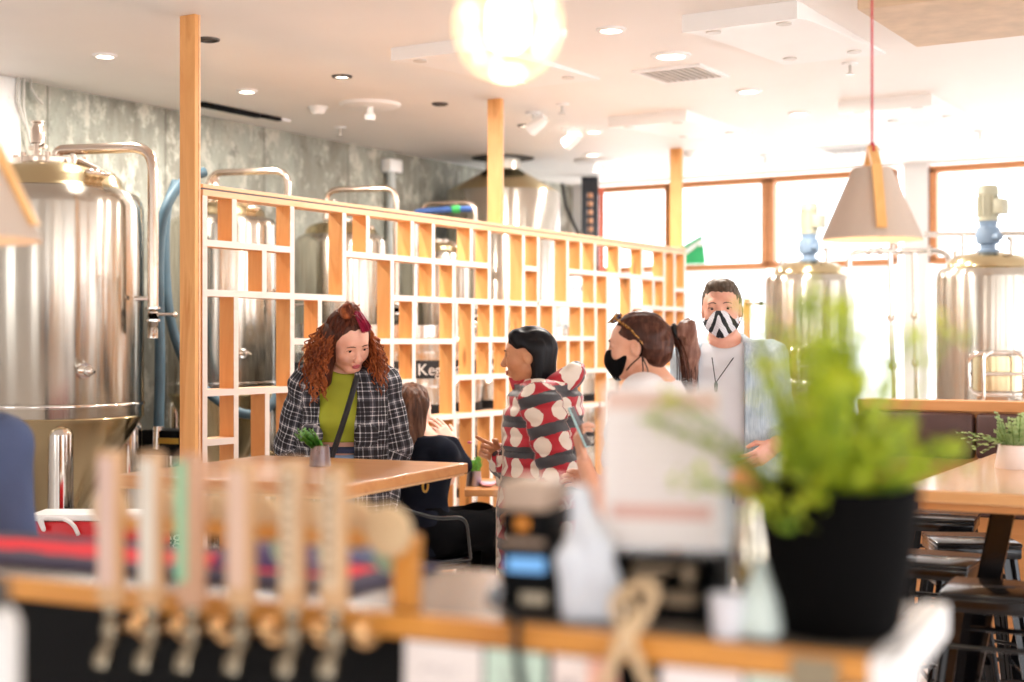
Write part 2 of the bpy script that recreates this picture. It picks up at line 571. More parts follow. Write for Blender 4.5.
# rear wall behind the bar and right wall with tall openings
rw = MB()
rw.box((XL-.3, YB-.25, 0), (XR+.3, YB, .4)); rw.box((XL-.3, YB-.25, 2.75), (XR+.3, YB, ZC))
xs = [XL-.3, -6.0, -4.4, -1.2, .4, 2.6, 4.2, XR+.3]  # unseen rear openings, sized for fill light
for a, b in ((xs[0], xs[1]), (xs[2], xs[3]), (xs[4], xs[5]), (xs[6], xs[7])): rw.box((a, YB-.25, .4), (b, YB, 2.75))
structure(rw.build('wall_rear', M_white, smooth=0))
rr = MB()
rr.box((XR, YB, 0), (XR+.25, YF, .25)); rr.box((XR, YB, 2.75), (XR+.25, YF, ZC))
ys = [YB, -3.2, -.5, 0, 2.6, 3.1, 5.6, 6.1, 8.6, 9.1, 11.2, YF]
for i in range(0, len(ys), 2): rr.box((XR, ys[i], .25), (XR+.25, ys[i+1], 2.75))
structure(rr.build('wall_right', M_white, smooth=0))

# far window wall: timber frames, clear panes over added sheets brightening the wall below
def pane_mat():
    n = NT('clear_pane')
    g = n.node('ShaderNodeBsdfGlass', IOR=1.0, Roughness=0.0); tr = n.node('ShaderNodeBsdfTransparent')
    gl = n.node('ShaderNodeBsdfGlossy', Roughness=.03)
    f = n.noise(n.coord(), .6, 2)
    mx = n.node('ShaderNodeMixShader'); n.l(n.math('MULTIPLY', f, .1), mx.inputs[0]); n.l(tr.outputs[0], mx.inputs[1]); n.l(gl.outputs[0], mx.inputs[2])
    n.l(mx.outputs[0], n.out.inputs[0]); return n.mat
def daylit_sheet_mat():
    n = NT('daylit_wall_sheet')
    t = n.node('ShaderNodeBsdfTranslucent'); d = n.node('ShaderNodeBsdfDiffuse')
    f = n.noise(n.coord(), 1.2, 2)
    col = n.ramp(f, [(.3, (.90,.93,.95,1)), (.7, (.96,.97,.98,1))])
    n.l(col, t.inputs[0]); n.l(col, d.inputs[0])
    mx = n.node('ShaderNodeMixShader', i0=.3); n.l(t.outputs[0], mx.inputs[1]); n.l(d.outputs[0], mx.inputs[2])
    n.l(mx.outputs[0], n.out.inputs[0]); return n.mat
M_pane, M_daylit_sheet = pane_mat(), daylit_sheet_mat()
ZS, ZT = 2.155, 2.90     # sill and head of the upper lights
XA = onY(590, 190, YF).x; XB = onY(668.5, 190, YF).x; XC = onY(768.5, 190, YF).x
XD = onY(893, 190, YF).x; XE = onY(934, 190, YF).x; XF2 = XE+2.6
ww = MB()
ww.box((XL-.3, YF, 0), (XA-.06, YF+.25, ZC)); ww.box((XA-.06, YF, ZT+.05), (XR+.3, YF+.25, ZC))
ww.box((XA-.06, YF, 0), (XR+.3, YF+.25, .12))
ww.box((XD+.1, YF-.05, 0), (XE-.04, YF+.25, ZC)); ww.box((XF2+.05, YF, 0), (XR+.3, YF+.25, ZC))
structure(ww.build('wall_window_side', M_white, smooth=0))
def window(name, x0, x1):
    fr = MB(); t = .055
    for z in (ZT, ZS): fr.box((x0-t/2, YF-.03, z-t/2), (x1+t/2, YF+.07, z+t/2), .004)
    for x in (x0, x1): fr.box((x-t/2, YF-.03, ZS), (x+t/2, YF+.068, ZT), .004)
    f = structure(fr.build(name, M_frame, smooth=0))
    MB().box((x0, YF+.03, ZS), (x1, YF+.036, ZT)).build('pane', M_pane, f, smooth=0)
    low = MB().box((x0, YF+.03, .12), (x1, YF+.04, ZS-.02))
    low.build('daylit_wall_sheet', M_daylit_sheet, f, smooth=0)
window('window_1', XA, XB); window('window_2', XB+.03, XC-.03); window('window_3', XC+.03, XD); window('window_4', XE, XF2)

# ------------------------------------------------------------------ ceiling furniture
def ceil_rect(pA, pC):
    a, c = onZ(*pA, ZC), onZ(*pC, ZC)
    return min(a.x, c.x), max(a.x, c.x), min(a.y, c.y), max(a.y, c.y)
def curved_panel(r, th, label):
    x0, x1, y0, y1 = r
    t = thing('ceiling_panel', label, 'ceiling panel', ((x0+x1)/2, (y0+y1)/2, ZC), 0, 'curved acoustic panels on the ceiling')
    hx, hy = (x1-x0)/2, (y1-y0)/2
    n = 14; prof = [(-hy, 0)]
    for i in range(n+1):
        s = i/n
        prof.append((-hy+2*hy*s, -th*(1-.9*s**.6)-.004))
    prof.append((hy, 0))
    MB().prism([(-hx, y, z) for y, z in prof], (2*hx, 0, 0)).build('panel', M_white, t, smooth=30)
    fx = MB()
    for sx in (-.62, .62): 
        for sy in (-.82, .7):
            s = (sy+1)/2; fx.lathe([(0, .0), (.035, 0), (.035, -.008), (.0, -.010)], 16, (hx*sx, hy*sy, -th*(1-.9*s**.6)-.004))
    fx.build('fixing', simple('grey_fixing', '#d9d3cc', .4), t)
    return t
curved_panel(ceil_rect((608, 117), (753, 132)), .065, 'curved white ceiling panel above the last pine post')
curved_panel(ceil_rect((838, 102), (970, 115)), .065, 'curved white ceiling panel above the red-corded lamp shade')
curved_panel(ceil_rect((682, 15), (886, 52)), .075, 'large curved white ceiling panel left of the red cord')
curved_panel(ceil_rect((391, 48), (600, 78)), .06, 'curved white ceiling panel behind the glowing globe')
r = ceil_rect((857, 9), (1010, -30))
t = thing('ceiling_panel', 'tan-edged flat ceiling panel right of the red cord at the top', 'ceiling panel', ((r[0]+r[1])/2, (r[2]+r[3])/2, ZC), 0, 'curved acoustic panels on the ceiling')
a, b = onZ(857, 10, ZC-.05), onZ(946, 3, ZC-.05)
MB().box((a.x-t.location.x, a.y-t.location.y, -.05), (b.x-t.location.x+.5, a.y-t.location.y+.9, 0), .008).build('panel', simple('tan_board', '#d9c0a2', .6), t, smooth=0)

M_lamp = glow('downlight_glow', '#fff1dd', 4.0)
M_can = simple('downlight_can', '#4a4139', .4)
def downlight(px, py, rad, label, lit=True, dark=False):
    p = onZ(px, py, ZC)
    t = thing('downlight', label, 'downlight', p, 0, 'recessed ceiling downlights')
    MB().lathe([(rad*.72, -.002), (rad*.74, -.012), (rad, -.008), (rad*1.04, 0)], 28).build('trim_ring', M_can if dark else M_white, t)
    MB().lathe([(0, -.004), (rad*.72, -.004)], 24).build('lens', M_lamp if lit else M_can, t)
    if lit:
        L = bpy.data.lights.new('downlight_beam', 'AREA'); L.shape = 'DISK'; L.size = rad*1.4; L.energy = DLW; L.color = (1, .94, .87)
        o = bpy.data.objects.new('downlight_beam', L); COL.objects.link(o); o.location = (p.x, p.y, ZC-.02)
for px, py, r_, lab, lit, dk in (
    (342, 76, .055, 'dark-rimmed lit downlight left of the globe', True, True),
    (208, 39, .055, 'half-hidden dark downlight touching the tallest pine post', False, True),
    (440, 103.5, .05, 'dark-rimmed downlight left of the second pine post', False, True),
    (525, 125, .05, 'dark-rimmed downlight right of the second pine post', True, True),
    (593, 154, .07, 'shallow lit downlight near the window wall', True, False),
    (611, 29, .07, 'lit downlight between the globe and the large panel', True, False),
    (671, 55, .10, 'wide white downlight beside the ceiling vent', True, False),
    (749, 90.5, .075, 'white downlight above the man in the striped mask', True, False),
    (799, 113, .07, 'small white downlight left of the panel above the lamp', True, False),
    (105, 55, .06, 'faint lit downlight left of the tallest pine post', True, False),
    (247, 90.5, .06, 'faint lit downlight right of the tallest pine post', True, False),
    (594, 131, .06, 'small lit downlight below the curved panel edge', True, False)):
    downlight(px, py, r_, lab, lit, dk)

def vent(px, py, sx, sy, label):
    p = onZ(px, py, ZC)
    t = thing('ceiling_vent', label, 'vent', p, 0, 'slatted ceiling vents')
    fr = MB()
    fr.box((-sx, -sy, -.012), (sx, -sy+.03, 0)); fr.box((-sx, sy-.03, -.012), (sx, sy, 0))
    fr.box((-sx, -sy+.03, -.012), (-sx+.03, sy-.03, 0)); fr.box((sx-.03, -sy+.03, -.012), (sx, sy-.03, 0))
    fr.build('frame', M_white, t, smooth=0)
    sl = MB(); n = 9
    for i in range(n):
        x = -sx+.03+(2*sx-.06)*(i+.5)/n
        sl.box((x-.008, -sy+.03, -.012), (x+.008, sy-.03, -.002))
    sl.build('grille', simple('vent_slats', '#cfc6bd', .5), t, smooth=0)
    MB().box((-sx+.03, -sy+.03, -.001), (sx-.03, sy-.03, 0)).build('backing', M_darkgap, t, smooth=0)
vent(681, 73, .2, .2, 'white slatted ceiling vent left of the large curved panel')
vent(853, 148.5, .24, .2, 'pale slatted ceiling vent just left of the lamp shade')
vent(858, 5, .2, .2, 'slatted ceiling vent at the red cord')if False else None

def sensor(px, py, label, kind):
    p = onZ(px, py, ZC)
    if kind == 'smoke':
        t = thing('smoke_detector', label, 'smoke detector', p, 0, 'round white ceiling sensors')
        MB().lathe([(0, -.045), (.03, -.045), (.045, -.03), (.05, -.012), (.055, 0), (0, 0)], 24).build('dome', M_pale, t)
        MB().lathe([(.062, 0), (.062, -.008), (.05, -.010)], 24).build('base_plate', M_white, t)
    elif kind == 'plate':
        t = thing('ceiling_speaker', label, 'speaker', p, 0)
        MB().lathe([(0, -.02), (.17, -.02), (.185, -.012), (.19, 0)], 36).build('plate', M_white, t)
        MB().lathe([(0, -.10), (.03, -.1), (.035, -.07), (.02, -.05), (.02, -.02)], 20).build('nozzle', M_pale, t)
    else:
        t = thing('sprinkler', label, 'sprinkler', p, 0, 'small ceiling sprinkler heads')
        MB().lathe([(0, -.012), (.04, -.010), (.045, 0)], 20).build('collar', M_white, t)
        MB().lathe([(0, -.06), (.022, -.06), (.022, -.055), (.008, -.05), (.008, -.012)], 16).build('deflector', simple('sprinkler_metal', '#c9c2ba', .35, .6), t)
sensor(318, 107, 'round white smoke detector left of the round ceiling plate', 'smoke')
sensor(690, 152, 'small white sensor beside the last pine post top', 'smoke')
sensor(370, 104, 'round white ceiling plate with a central nozzle', 'plate')
sensor(597, 160, 'white ceiling plate with a nozzle near the windows', 'plate')
sensor(850, 63, 'small sprinkler head under the large curved panel', 'sprinkler')
sensor(980, 131, 'small sprinkler head right of the lamp shade', 'sprinkler')
sensor(765, 155, 'small sprinkler head between panels near the windows', 'sprinkler')
sensor(340, 127, 'small sprinkler head beside the concrete wall top', 'sprinkler')
sensor(562, 104, 'small sprinkler head right of the second post', 'sprinkler')

# spotlight fittings right of post two
for px, py, lab in ((533, 112, 'white ceiling spotlight closest to the second pine post'), (568, 128, 'white ceiling spotlight aimed at the big conical tank')):
    p = onZ(px, py, ZC)
    t = thing('ceiling_spotlight', lab, 'spotlight', p, 0, 'white adjustable ceiling spotlights')
    MB().lathe([(0, -.015), (.045, -.015), (.05, 0)], 20).build('base', M_white, t)
    M = Matrix.Translation((.03, 0, -.08)) @ Matrix.Rotation(1.0, 4, 'Y')
    MB().lathe([(0, .07), (.03, .07), (.04, .02), (.045, -.06), (.04, -.06), (.0, -.03)], 20, M=M).build('lamp_head', M_pale, t)
    MB().tube([(0, 0, -.015), (.01, 0, -.05), (.03, 0, -.08)], .01, 8).build('arm', M_white, t)
p = onZ(235, 112, ZC-.02)
t = thing('track_light', 'black track light cut by the tallest pine post', 'track light', (p.x, p.y, ZC))
MB().box((-.02, -.30, -.03), (.02, .22, 0), .004).build('track', M_blackmat, t)
MB().box((-.02, .24, -.022), (.02, .42, 0), .004).build('track_end', M_blackmat, t)
MB().box((-.015, .43, -.018), (.015, .52, 0), .004).build('end_cap', M_pale, t)

# conduit, cable stub and box on the concrete wall
a = onX(390, 152, XL+.04)
t = thing('wall_conduit', 'pale vertical conduit running down the concrete wall', 'conduit', (XL+.05, a.y, 0))
MB().tube([(0, 0, .2), (0, 0, 2.78)], .035, 14).build('pipe', simple('conduit_grey', '#b9bcb8', .5), t)
MB().box((-.045, -.07, 2.78), (.045, .09, 2.88), .01).build('junction_box', M_pale, t)
a = onX(23, 83, XL+.1)
t = thing('cable_loop', 'loose pale cables hanging from the ceiling corner on the concrete', 'cable', (XL+.06, a.y, ZC))
for i, (dy, l) in enumerate(((0, .3), (.04, .42), (.09, .12))):
    MB().tube([(0, dy, 0), (.02, dy-.02, -l*.4), (.01, dy+.03, -l*.8), (0, dy+.08, -l)], .008, 8).build('cable', simple('cable_grey', '#c6c1b8', .6), t)
# ------------------------------------------------------------------ fermenters along the concrete wall
def tri_valve(mb, p, axis='z', s=1.0):
    p = Vector(p)
    mb.ball(p, .028*s, 12, 8)
    if axis == 'z':
        mb.lathe([(.036*s, -.004), (.036*s, .006), (.02*s, .012)], 16, p+Vector((0, 0, .03*s))); mb.lathe([(.036*s, -.006), (.036*s, .004), (.02*s, -.012)], 16, p-Vector((0, 0, .03*s)))

def fermenter(name, px, X, R, zsh, zseam, zcone, label, pipe_px=None, pipe_top=2.4, gauge=True, seg=72, port_a=-1.25):
    u = (px-512)/FPX; d = X/(CA*u-SA); c = W(u*d, d)
    t = thing(name, label, 'tank', (c.x, c.y, 0), 0, 'steel fermenting tanks by the concrete wall')
    f = R/.46; ca = math.atan2(-c.y, -c.x); port_a = ca+.33
    # dome and shell
    rn = R*.78
    shell = [(R*.985, zseam), (R, zseam+.01), (R, zsh-.06*f), (R*.985, zsh-.02*f), (R*.93, zsh+.015*f), (R*.83, zsh+.035*f)]
    MB().lathe(shell, seg).build('shell', M_steel, t, smooth=50)
    dome = [(R*.84, zsh+.03*f), (R*.80, zsh+.045*f), (rn, zsh+.055*f), (rn*.97, zsh+.09*f), (rn*.88, zsh+.125*f), (rn*.7, zsh+.15*f), (rn*.5, zsh+.16*f), (0, zsh+.16*f)]
    MB().lathe(dome, seg).build('dome', M_cone, t, smooth=50)
    ztop = zsh+.16*f
    lid = MB().lathe([(R*.36, ztop-.02), (R*.38, ztop), (R*.38, ztop+.03*f), (R*.34, ztop+.035*f), (0, ztop+.04*f)], 40)
    for k in range(8):
        a = k*math.pi/4
        lid.lathe([(0, .05*f), (.014*f, .05*f), (.014*f, 0)], 8, (R*.36*math.cos(a), R*.36*math.sin(a), ztop))
    lid.build('manway_lid', M_brass, t)
    MB().lathe([(.05*f, zcone), (.06*f, zcone+.01), (R*.97, zseam-.02), (R*1.005, zseam), (R*.985, zseam+.012)], seg).build('cone', M_cone, t, smooth=50)
    MB().lathe([(R*1.004, zseam+.055), (R*1.012, zseam+.06), (R*1.012, zseam+.07), (R*1.004, zseam+.075)], seg).build('weld_band', M_chrome, t)
    # clamp on the shoulder
    a = -.15
    cl = MB()
    for k in range(3): cl.ball((rn*.98*math.cos(a+.12*k), rn*.98*math.sin(a+.12*k), zsh+.10*f), (.035*f, .03*f, .02*f), 10, 8)
    cl.tube([(rn*.7*math.cos(a), rn*.7*math.sin(a), zsh+.165*f), (rn*1.02*math.cos(a+.2), rn*1.02*math.sin(a+.2), zsh+.10*f)], .018*f, 8)
    cl.build('lid_clamp', M_brass, t)
    # relief valve on the lid
    rv = MB().tube([(-.09*f, .0, ztop), (-.09*f, 0, ztop+.12*f)], .022*f, 12)
    rv.lathe([(.036*f, 0), (.036*f, .07*f), (.028*f, .085*f), (.028*f, .1*f), (.034*f, .104*f), (.034*f, .112*f), (0, .115*f)], 16, (-.09*f, 0, ztop+.12*f))
    rv.tube([(-.15*f, 0, ztop+.10*f), (-.03*f, 0, ztop+.10*f)], .012*f, 8)
    rv.build('relief_valve', M_brass, t)
    # cleaning arm: up from the lid, across, and down the side
    if pipe_px is not None:
        up, dn, ytop = pipe_px
        a_ = P(up, ytop, d); b_ = P(dn, ytop, d-.12)
        zt = a_.z
        p0 = (a_.x-c.x, a_.y-c.y); p1 = (b_.x-c.x, b_.y-c.y)
        path = fillet([(p0[0], p0[1], ztop), (p0[0], p0[1], zt), (p1[0], p1[1], zt), (p1[0], p1[1], zseam+.55)], .09*f+.03)
        arm = MB().tube(path, .023*f+.004, 14); arm.build('cleaning_arm', M_brass, t)
        v = MB(); q = Vector((p1[0], p1[1], zseam+.52))
        tri_valve(v, q); v.tube([q, q+Vector((.06, .09, 0))], .008, 8); v.ball(q+Vector((.06, .09, 0)), .016)
        v.tube([q+Vector((-.07, -.06, .08)), q+Vector((0, 0, .08))], .012, 8)
        v.tube([q, q-Vector((0, 0, .12))], .028, 12)
        v.build('butterfly_valve', M_chrome, t)
    # sample port on the front
    if gauge:
        sp = MB(); a = port_a
        r_ = Vector((math.cos(a), math.sin(a), 0)); base = r_*R + Vector((0, 0, zseam+.24))
        sp.tube([base-r_*.02, base+r_*.035], .038*f, 16); sp.tube([base+r_*.03, base+r_*.07], .024*f, 14)
        sp.ball(base+r_*.075, .026*f, 12, 8)
        sp.tube([base+r_*.06+Vector((-.04, 0, .02)), base+r_*.06+Vector((.05, 0, -.005))], .008*f, 8)
        sp.build('sample_port', M_chrome, t)
    # legs
    for k in range(4):
        a = ca+math.radians(7+90*k)
        x, y = R*.86*math.cos(a), R*.86*math.sin(a)
        lg = MB().tube([(x, y, 0.03), (x, y, zseam-.07)], .06*f, 18)
        lg.ball((x, y, zseam-.07), (.06*f, .06*f, .05*f), 18, 8)
        lg.lathe([(0, .03), (.075*f, .03), (.085*f, 0), (0, 0)], 18, (x, y, 0))
        lg.build('leg', M_chrome, t)
    bl = MB().tube([(0, 0, zcone+.02), (0, 0, zcone-.1)], .035, 14); tri_valve(bl, (0, 0, zcone-.12)); bl.tube([(0, 0, zcone-.15), (.12, -.06, zcone-.2)], .025, 12)
    bl.build('drain_valve', M_chrome, t)
    return t, c, d
T1, c1, d1 = fermenter('fermenter', 50, -5.82, .468, 2.235, 1.115, .42, 'largest steel fermenter, nearest, left of the tallest pine post', (57, 153, 150))
T2, c2, d2 = fermenter('fermenter', 223, -5.82, .320, 2.20, 1.19, .55, 'slim steel fermenter behind the red-haired woman side of the screen', (209, 288, 173))
T3, c3, d3 = fermenter('fermenter', 341, -5.82, .302, 2.17, 1.19, .55, 'steel fermenter behind the screen, third along the concrete wall', (326, 396, 190), gauge=False)
T4, c4, d4 = fermenter('fermenter', 435, -5.82, .255, 2.12, 1.19, .55, 'narrowest steel fermenter, beside the conical-roofed vessel', (421, 475, 204), gauge=False)
T2['label'] = 'slim steel fermenter just right of the tallest pine post'

# big vessel with a conical roof and a flue
d = 11.3; c = P(503, 341, d)
t = thing('brew_kettle', 'big steel vessel with conical roof and flue into the ceiling', 'tank', (c.x, c.y, 0))
R = .455; zs = 1.5+(341-193)*d/FPX; zn = 1.5+(341-171)*d/FPX
MB().lathe([(R*.98, .35), (R, .36), (R, zs-.01), (R*.985, zs)], 72).build('shell', M_steel, t, smooth=50)
MB().lathe([(R*.985, zs), (R*.97, zs+.012), (.15, zn), (.14, zn+.01)], 72).build('roof_cone', M_cone, t, smooth=50)
MB().lathe([(.14, zn), (.14, ZC-.01)], 40).build('flue', M_steel, t, smooth=50)
MB().lathe([(.14, ZC-.008), (.25, ZC-.004), (.25, ZC), (.14, ZC)], 40).build('ceiling_collar', M_darkgap, t)
for k in range(4):
    a = math.pi/4+k*math.pi/2
    MB().tube([(R*.8*math.cos(a), R*.8*math.sin(a), 0), (R*.8*math.cos(a), R*.8*math.sin(a), .36)], .05, 16).build('leg', M_chrome, t)
MB().lathe([(0, .35), (R*.98, .35)], 60).build('bottom_plate', M_steel, t)

# hoses
M_hose = simple('blue_grey_hose', '#46606d', .55, var=.1, scale=20)
def hose(pts, r, label, n=6):
    P_ = [Vector(p) for p in pts]
    out = []
    ext = [P_[0]*2-P_[1]]+P_+[P_[-1]*2-P_[-2]]
    for i in range(len(P_)-1):
        a, b, c_, e = ext[i:i+4]
        for j in range(n):
            s = j/n
            out.append(.5*((2*b)+(c_-a)*s+(2*a-5*b+4*c_-e)*s*s+(3*b-a-3*c_+e)*s**3))
    out.append(P_[-1])
    t = thing('hose', label, 'hose', (out[0].x, out[0].y, out[0].z), 0)
    MB().tube(out, r, 14).build('tube', M_hose, t, world=True, smooth=60)
    e = out[-1]; e2 = out[-2]; dv = (e-e2).normalized()
    MB().tube([e-dv*.02, e+dv*.10], r*1.12, 14).build('coupling', M_chrome, t, world=True)
    return t
dh = 7.45
hose([P(205, 172, 7.62), P(186, 179, 7.55), P(167, 205, dh), P(160, 240, dh), P(159, 300, dh), P(160, 360, dh), P(158.5, 430, dh)], .027, 'blue-grey hose hanging straight beside the largest fermenter')
hose([P(176, 182, 7.78), P(166, 215, 7.7), P(166, 280, 7.7), P(173, 330, 7.72), P(190, 372, 7.78), P(215, 398, 7.8), P(245, 414, 7.8), P(268, 408, 7.8), P(279, 388, 7.85), P(281, 360, 7.9)], .026, 'blue-grey hose looping low behind the pine screen')
a = P(424, 211, 9.6); b = P(470, 209, 9.6)
t = thing('hose', 'short blue hose with a green coupling above the screen', 'hose', (a.x, a.y, a.z))
MB().tube([P(415, 213, 9.6), a, P(445, 210, 9.6), P(456, 209.5, 9.6)], .02, 12).build('tube', simple('blue_hose', '#3d5f9e', .4), t, world=True)
q_ = P(415, 213, 9.6); MB().tube([q_, Vector((q_.x, q_.y, 0))], .018, 10).build('drop_pipe', M_chrome, t, world=True)
MB().tube([P(452, 209.6, 9.6), P(460, 209.3, 9.6)], .027, 12).build('coupling', simple('green_coupling', '#3fae5c', .4), t, world=True)
MB().tube([P(460, 209.3, 9.6), P(472, 209, 9.6)], .02, 12).build('end_piece', simple('blue_hose', '#3d5f9e', .4), t, world=True)

# control box and low pipework between the first two tanks
c = P(172, 444, 7.5)
t = thing('control_box', 'black control box with a gold plate beside the largest fermenter', 'control box', (c.x, c.y, 0), face_angle(-.35, -1)+math.pi)
MB().box((-.13, -.09, .90), (.13, .09, 1.035), .01).build('case', M_blackmat, t)
MB().box((-.03, -.094, .965), (.10, -.09, .995)).build('plate', simple('gold_plate', '#c7a04a', .3, .8), t, smooth=0)
MB().tube([(0, 0, 0), (0, 0, .9)], .025, 12).build('post', M_chrome, t)
MB().lathe([(0, 0), (.12, 0), (.12, .015), (0, .03)], 24).build('base', M_chrome, t)
t = thing('pipe_run', 'low brass-toned pipes running under the tanks behind the screen', 'pipe', onX(160, 465, -5.32).to_2d().to_3d())
y0, y1 = onX(160, 462, -5.32).y, onX(330, 455, -5.32).y
for z, x in ((.72, -5.30), (.80, -5.34)): MB().tube([(x, y0, z), (x, y1, z)], .022, 12).build('pipe', M_cone, t, world=True)
for y in (y0+.1, (y0+y1)/2, y1-.1): MB().tube([(-5.33, y, 0), (-5.33, y, .86)], .014, 10).build('stand', M_chrome, t, world=True)

# ------------------------------------------------------------------ mixing tanks with motors near the windows
def mixer_tank(px, d, R, zsh, label):
    c = P(px, 341, d)
    t = thing('mixer_tank', label, 'tank', (c.x, c.y, 0), math.radians(-10), 'steel mixing tanks with motors')
    MB().lathe([(R*.97, .3), (R, .31), (R, zsh-.05), (R*.985, zsh-.02), (R*.93, zsh)], 72).build('shell', M_steel, t, smooth=50)
    MB().lathe([(R*.94, zsh-.005), (R*.86, zsh+.012), (R*.80, zsh+.015), (R*.78, zsh+.05), (R*.6, zsh+.085), (R*.3, zsh+.105), (0, zsh+.11)], 72).build('dome', M_cone, t, smooth=50)
    z = zsh+.105
    M_mb = simple('motor_blue', '#7f95ab', .45); M_mg = simple('motor_grey', '#b5b39c', .5)
    g = MB().lathe([(.07, 0), (.07, .015), (.045, .02), (.045, .05), (.065, .055), (.075, .1), (.065, .15), (.05, .155), (.055, .19), (0, .19)], 24, (0, 0, z)); 
    g.tube([(.04, -.03, z+.09), (.10, -.06, z+.09)], .022, 12)
    g.build('gearbox', M_mb, t)
    m = MB().lathe([(.062, .19), (.062, .2), (.055, .205), (.055, .345), (.062, .35), (.06, .39), (.05, .405), (0, .41)], 24, (0, 0, z))
    for k in range(14):
        a = k*2*math.pi/14; m.box((-.003, .05, .215), (.003, .063, .34), M=Matrix.Translation((0, 0, z)) @ Matrix.Rotation(a, 4, 'Z'))
    m.box((.05, -.05, z+.23), (.11, .05, z+.32), .008)
    m.build('motor', M_mg, t)
    # hatch on the front
    h = MB(); fa = face_angle(c.x*0-.1, -1)
    Mh = Matrix.Rotation(fa+math.radians(10), 4, 'Z')
    zc = zsh-.62
    ring = [(math.copysign(min(abs(.17*math.cos(q))*1.25, .17), math.cos(q)), R*.93, zc+math.copysign(min(abs(.12*math.sin(q))*1.25, .12), math.sin(q))) for q in [2*math.pi*k/32 for k in range(32)]]
    ring = [(x, math.sqrt(max(R*R-x*x, .01))+.015, z_) for x, _, z_ in ring]
    h.tube(ring, .014, 10, closed=True); h.xf(Mh); h.build('hatch_rim', M_chrome, t)
    h2 = MB()
    for q in (-.12, .12): h2.tube(fillet([(q, R*.96, zc-.16), (q*.95, R+.08, zc-.16), (q*.95, R+.08, zc+.1), (q*.5, R+.06, zc+.13)], .03), .011, 10)
    h2.tube([(-.115, R+.08, zc), (.115, R+.08, zc)], .010, 10)
    h2.xf(Mh); h2.build('hatch_clamp', M_chrome, t)
    h3 = MB()
    for i in range(9):
        for j in range(7): pass
    n_ = 12
    vs = []; fs = []
    for i in range(n_+1):
        x = -.15+.3*i/n_
        for z_ in (zc-.10, zc+.10): vs.append((x, math.sqrt(R*R-x*x)+.012, z_))
    for i in range(n_): fs.append((2*i, 2*i+2, 2*i+3, 2*i+1))
    h3.add(vs, fs); h3.xf(Mh); h3.build('hatch_door', M_cone, t)
    for k in range(3):
        a = k*2*math.pi/3+.5
        MB().tube([(R*.85*math.cos(a), R*.85*math.sin(a), 0), (R*.85*math.cos(a), R*.85*math.sin(a), .34)], .035, 14).build('leg', M_chrome, t)
    st = MB().tube([(R*.55, -.05, zsh+.06), (R*.55, -.05, zsh+.17)], .016, 10); st.lathe([(.03, 0), (.03, .02), (0, .025)], 14, (R*.55, -.05, zsh+.17))
    MB().tube([(-R*.5, -.1, zsh+.06), (-R*.5, -.1, zsh+.12)], .02, 10).build('lid_stub', M_chrome, t)
    st.build('lid_fitting', M_chrome, t)
    MB().lathe([(0, .3), (R*.97, .3)], 48).build('bottom_plate', M_steel, t)
    return c
zA = 1.5+(341-276)*9.97/FPX; zB = 1.5+(341-270)*8.6/FPX
cA = mixer_tank(809, 9.97, .308, zA, 'steel mixing tank with a motor behind the man in striped mask')
cB = mixer_tank(988, 8.6, .308, zB, 'steel mixing tank with a motor right of the lamp shade')

# pipework between the mixing tanks
t = thing('pipe_manifold', 'thin steel pipework between the two mixing tanks', 'pipe', P(905, 341, 9.2).to_2d().to_3d())
d = 9.2
MB().tube(fillet([P(849, 268, d), P(849, 254, d), P(862, 251, d), P(940, 251, d), P(949, 256, d), P(950, 268, d)], .05), .02, 12).build('cross_pipe', M_chrome, t, world=True)
for x0, x1, yb in ((890, 894, 398), (914, 917, 394)):
    a = P(x0, 252, d); b = P(x1, yb, d)
    mb = MB().tube([a, b, Vector((b.x, b.y, 0))], .017, 12)
    for f in (.45, .78): 
        q = a.lerp(b, f); mb.lathe([(.026, -.02), (.03, 0), (.026, .02)], 14, q)
    mb.build('down_pipe', M_chrome, t, world=True)
v = MB(); 
for px in (868, 880, 900, 930): v.lathe([(.03, -.012), (.03, .012)], 12, M=Matrix.Translation(P(px, 251, d)) @ Matrix.Rotation(math.pi/2, 4, 'Y'))
v.tube([P(893, 243, d), P(893, 251, d)], .012, 8); v.ball(P(893, 242, d), .022)
v.build('clamp', M_chrome, t, world=True)
t = thing('supply_pipe', 'long thin horizontal pipe behind the mixing tank motor', 'pipe', P(970, 235, 9.6).to_2d().to_3d())
a, b = P(924, 234.5, 9.6), P(1060, 233, 9.3)
MB().tube([a, b], .018, 12).build('pipe', M_chrome, t, world=True)
q = P(963, 234.5, 9.5); MB().tube([q, Vector((q.x, q.y, 1.9))], .016, 10).build('drop_pipe', M_chrome, t, world=True)
MB().tube([Vector((b.x, b.y, b.z)), Vector((b.x, b.y, 0))], .02, 10).build('stand', M_chrome, t, world=True)
# tap and timber post behind the man
c = P(747, 330, 10.8)
t = thing('wall_tap', 'slim timber post with a small brass tap behind the man', 'tap', (c.x, c.y, 0))
MB().box((-.025, -.02, 0), (.025, .02, 1.82), .004).build('post', M_framez, t)
MB().tube([(0, -.03, 1.78), (.12, -.06, 1.78)], .012, 10).build('spout', M_brass, t)
MB().ball((.14, -.06, 1.78), .02).build('handle', M_blackmat, t)
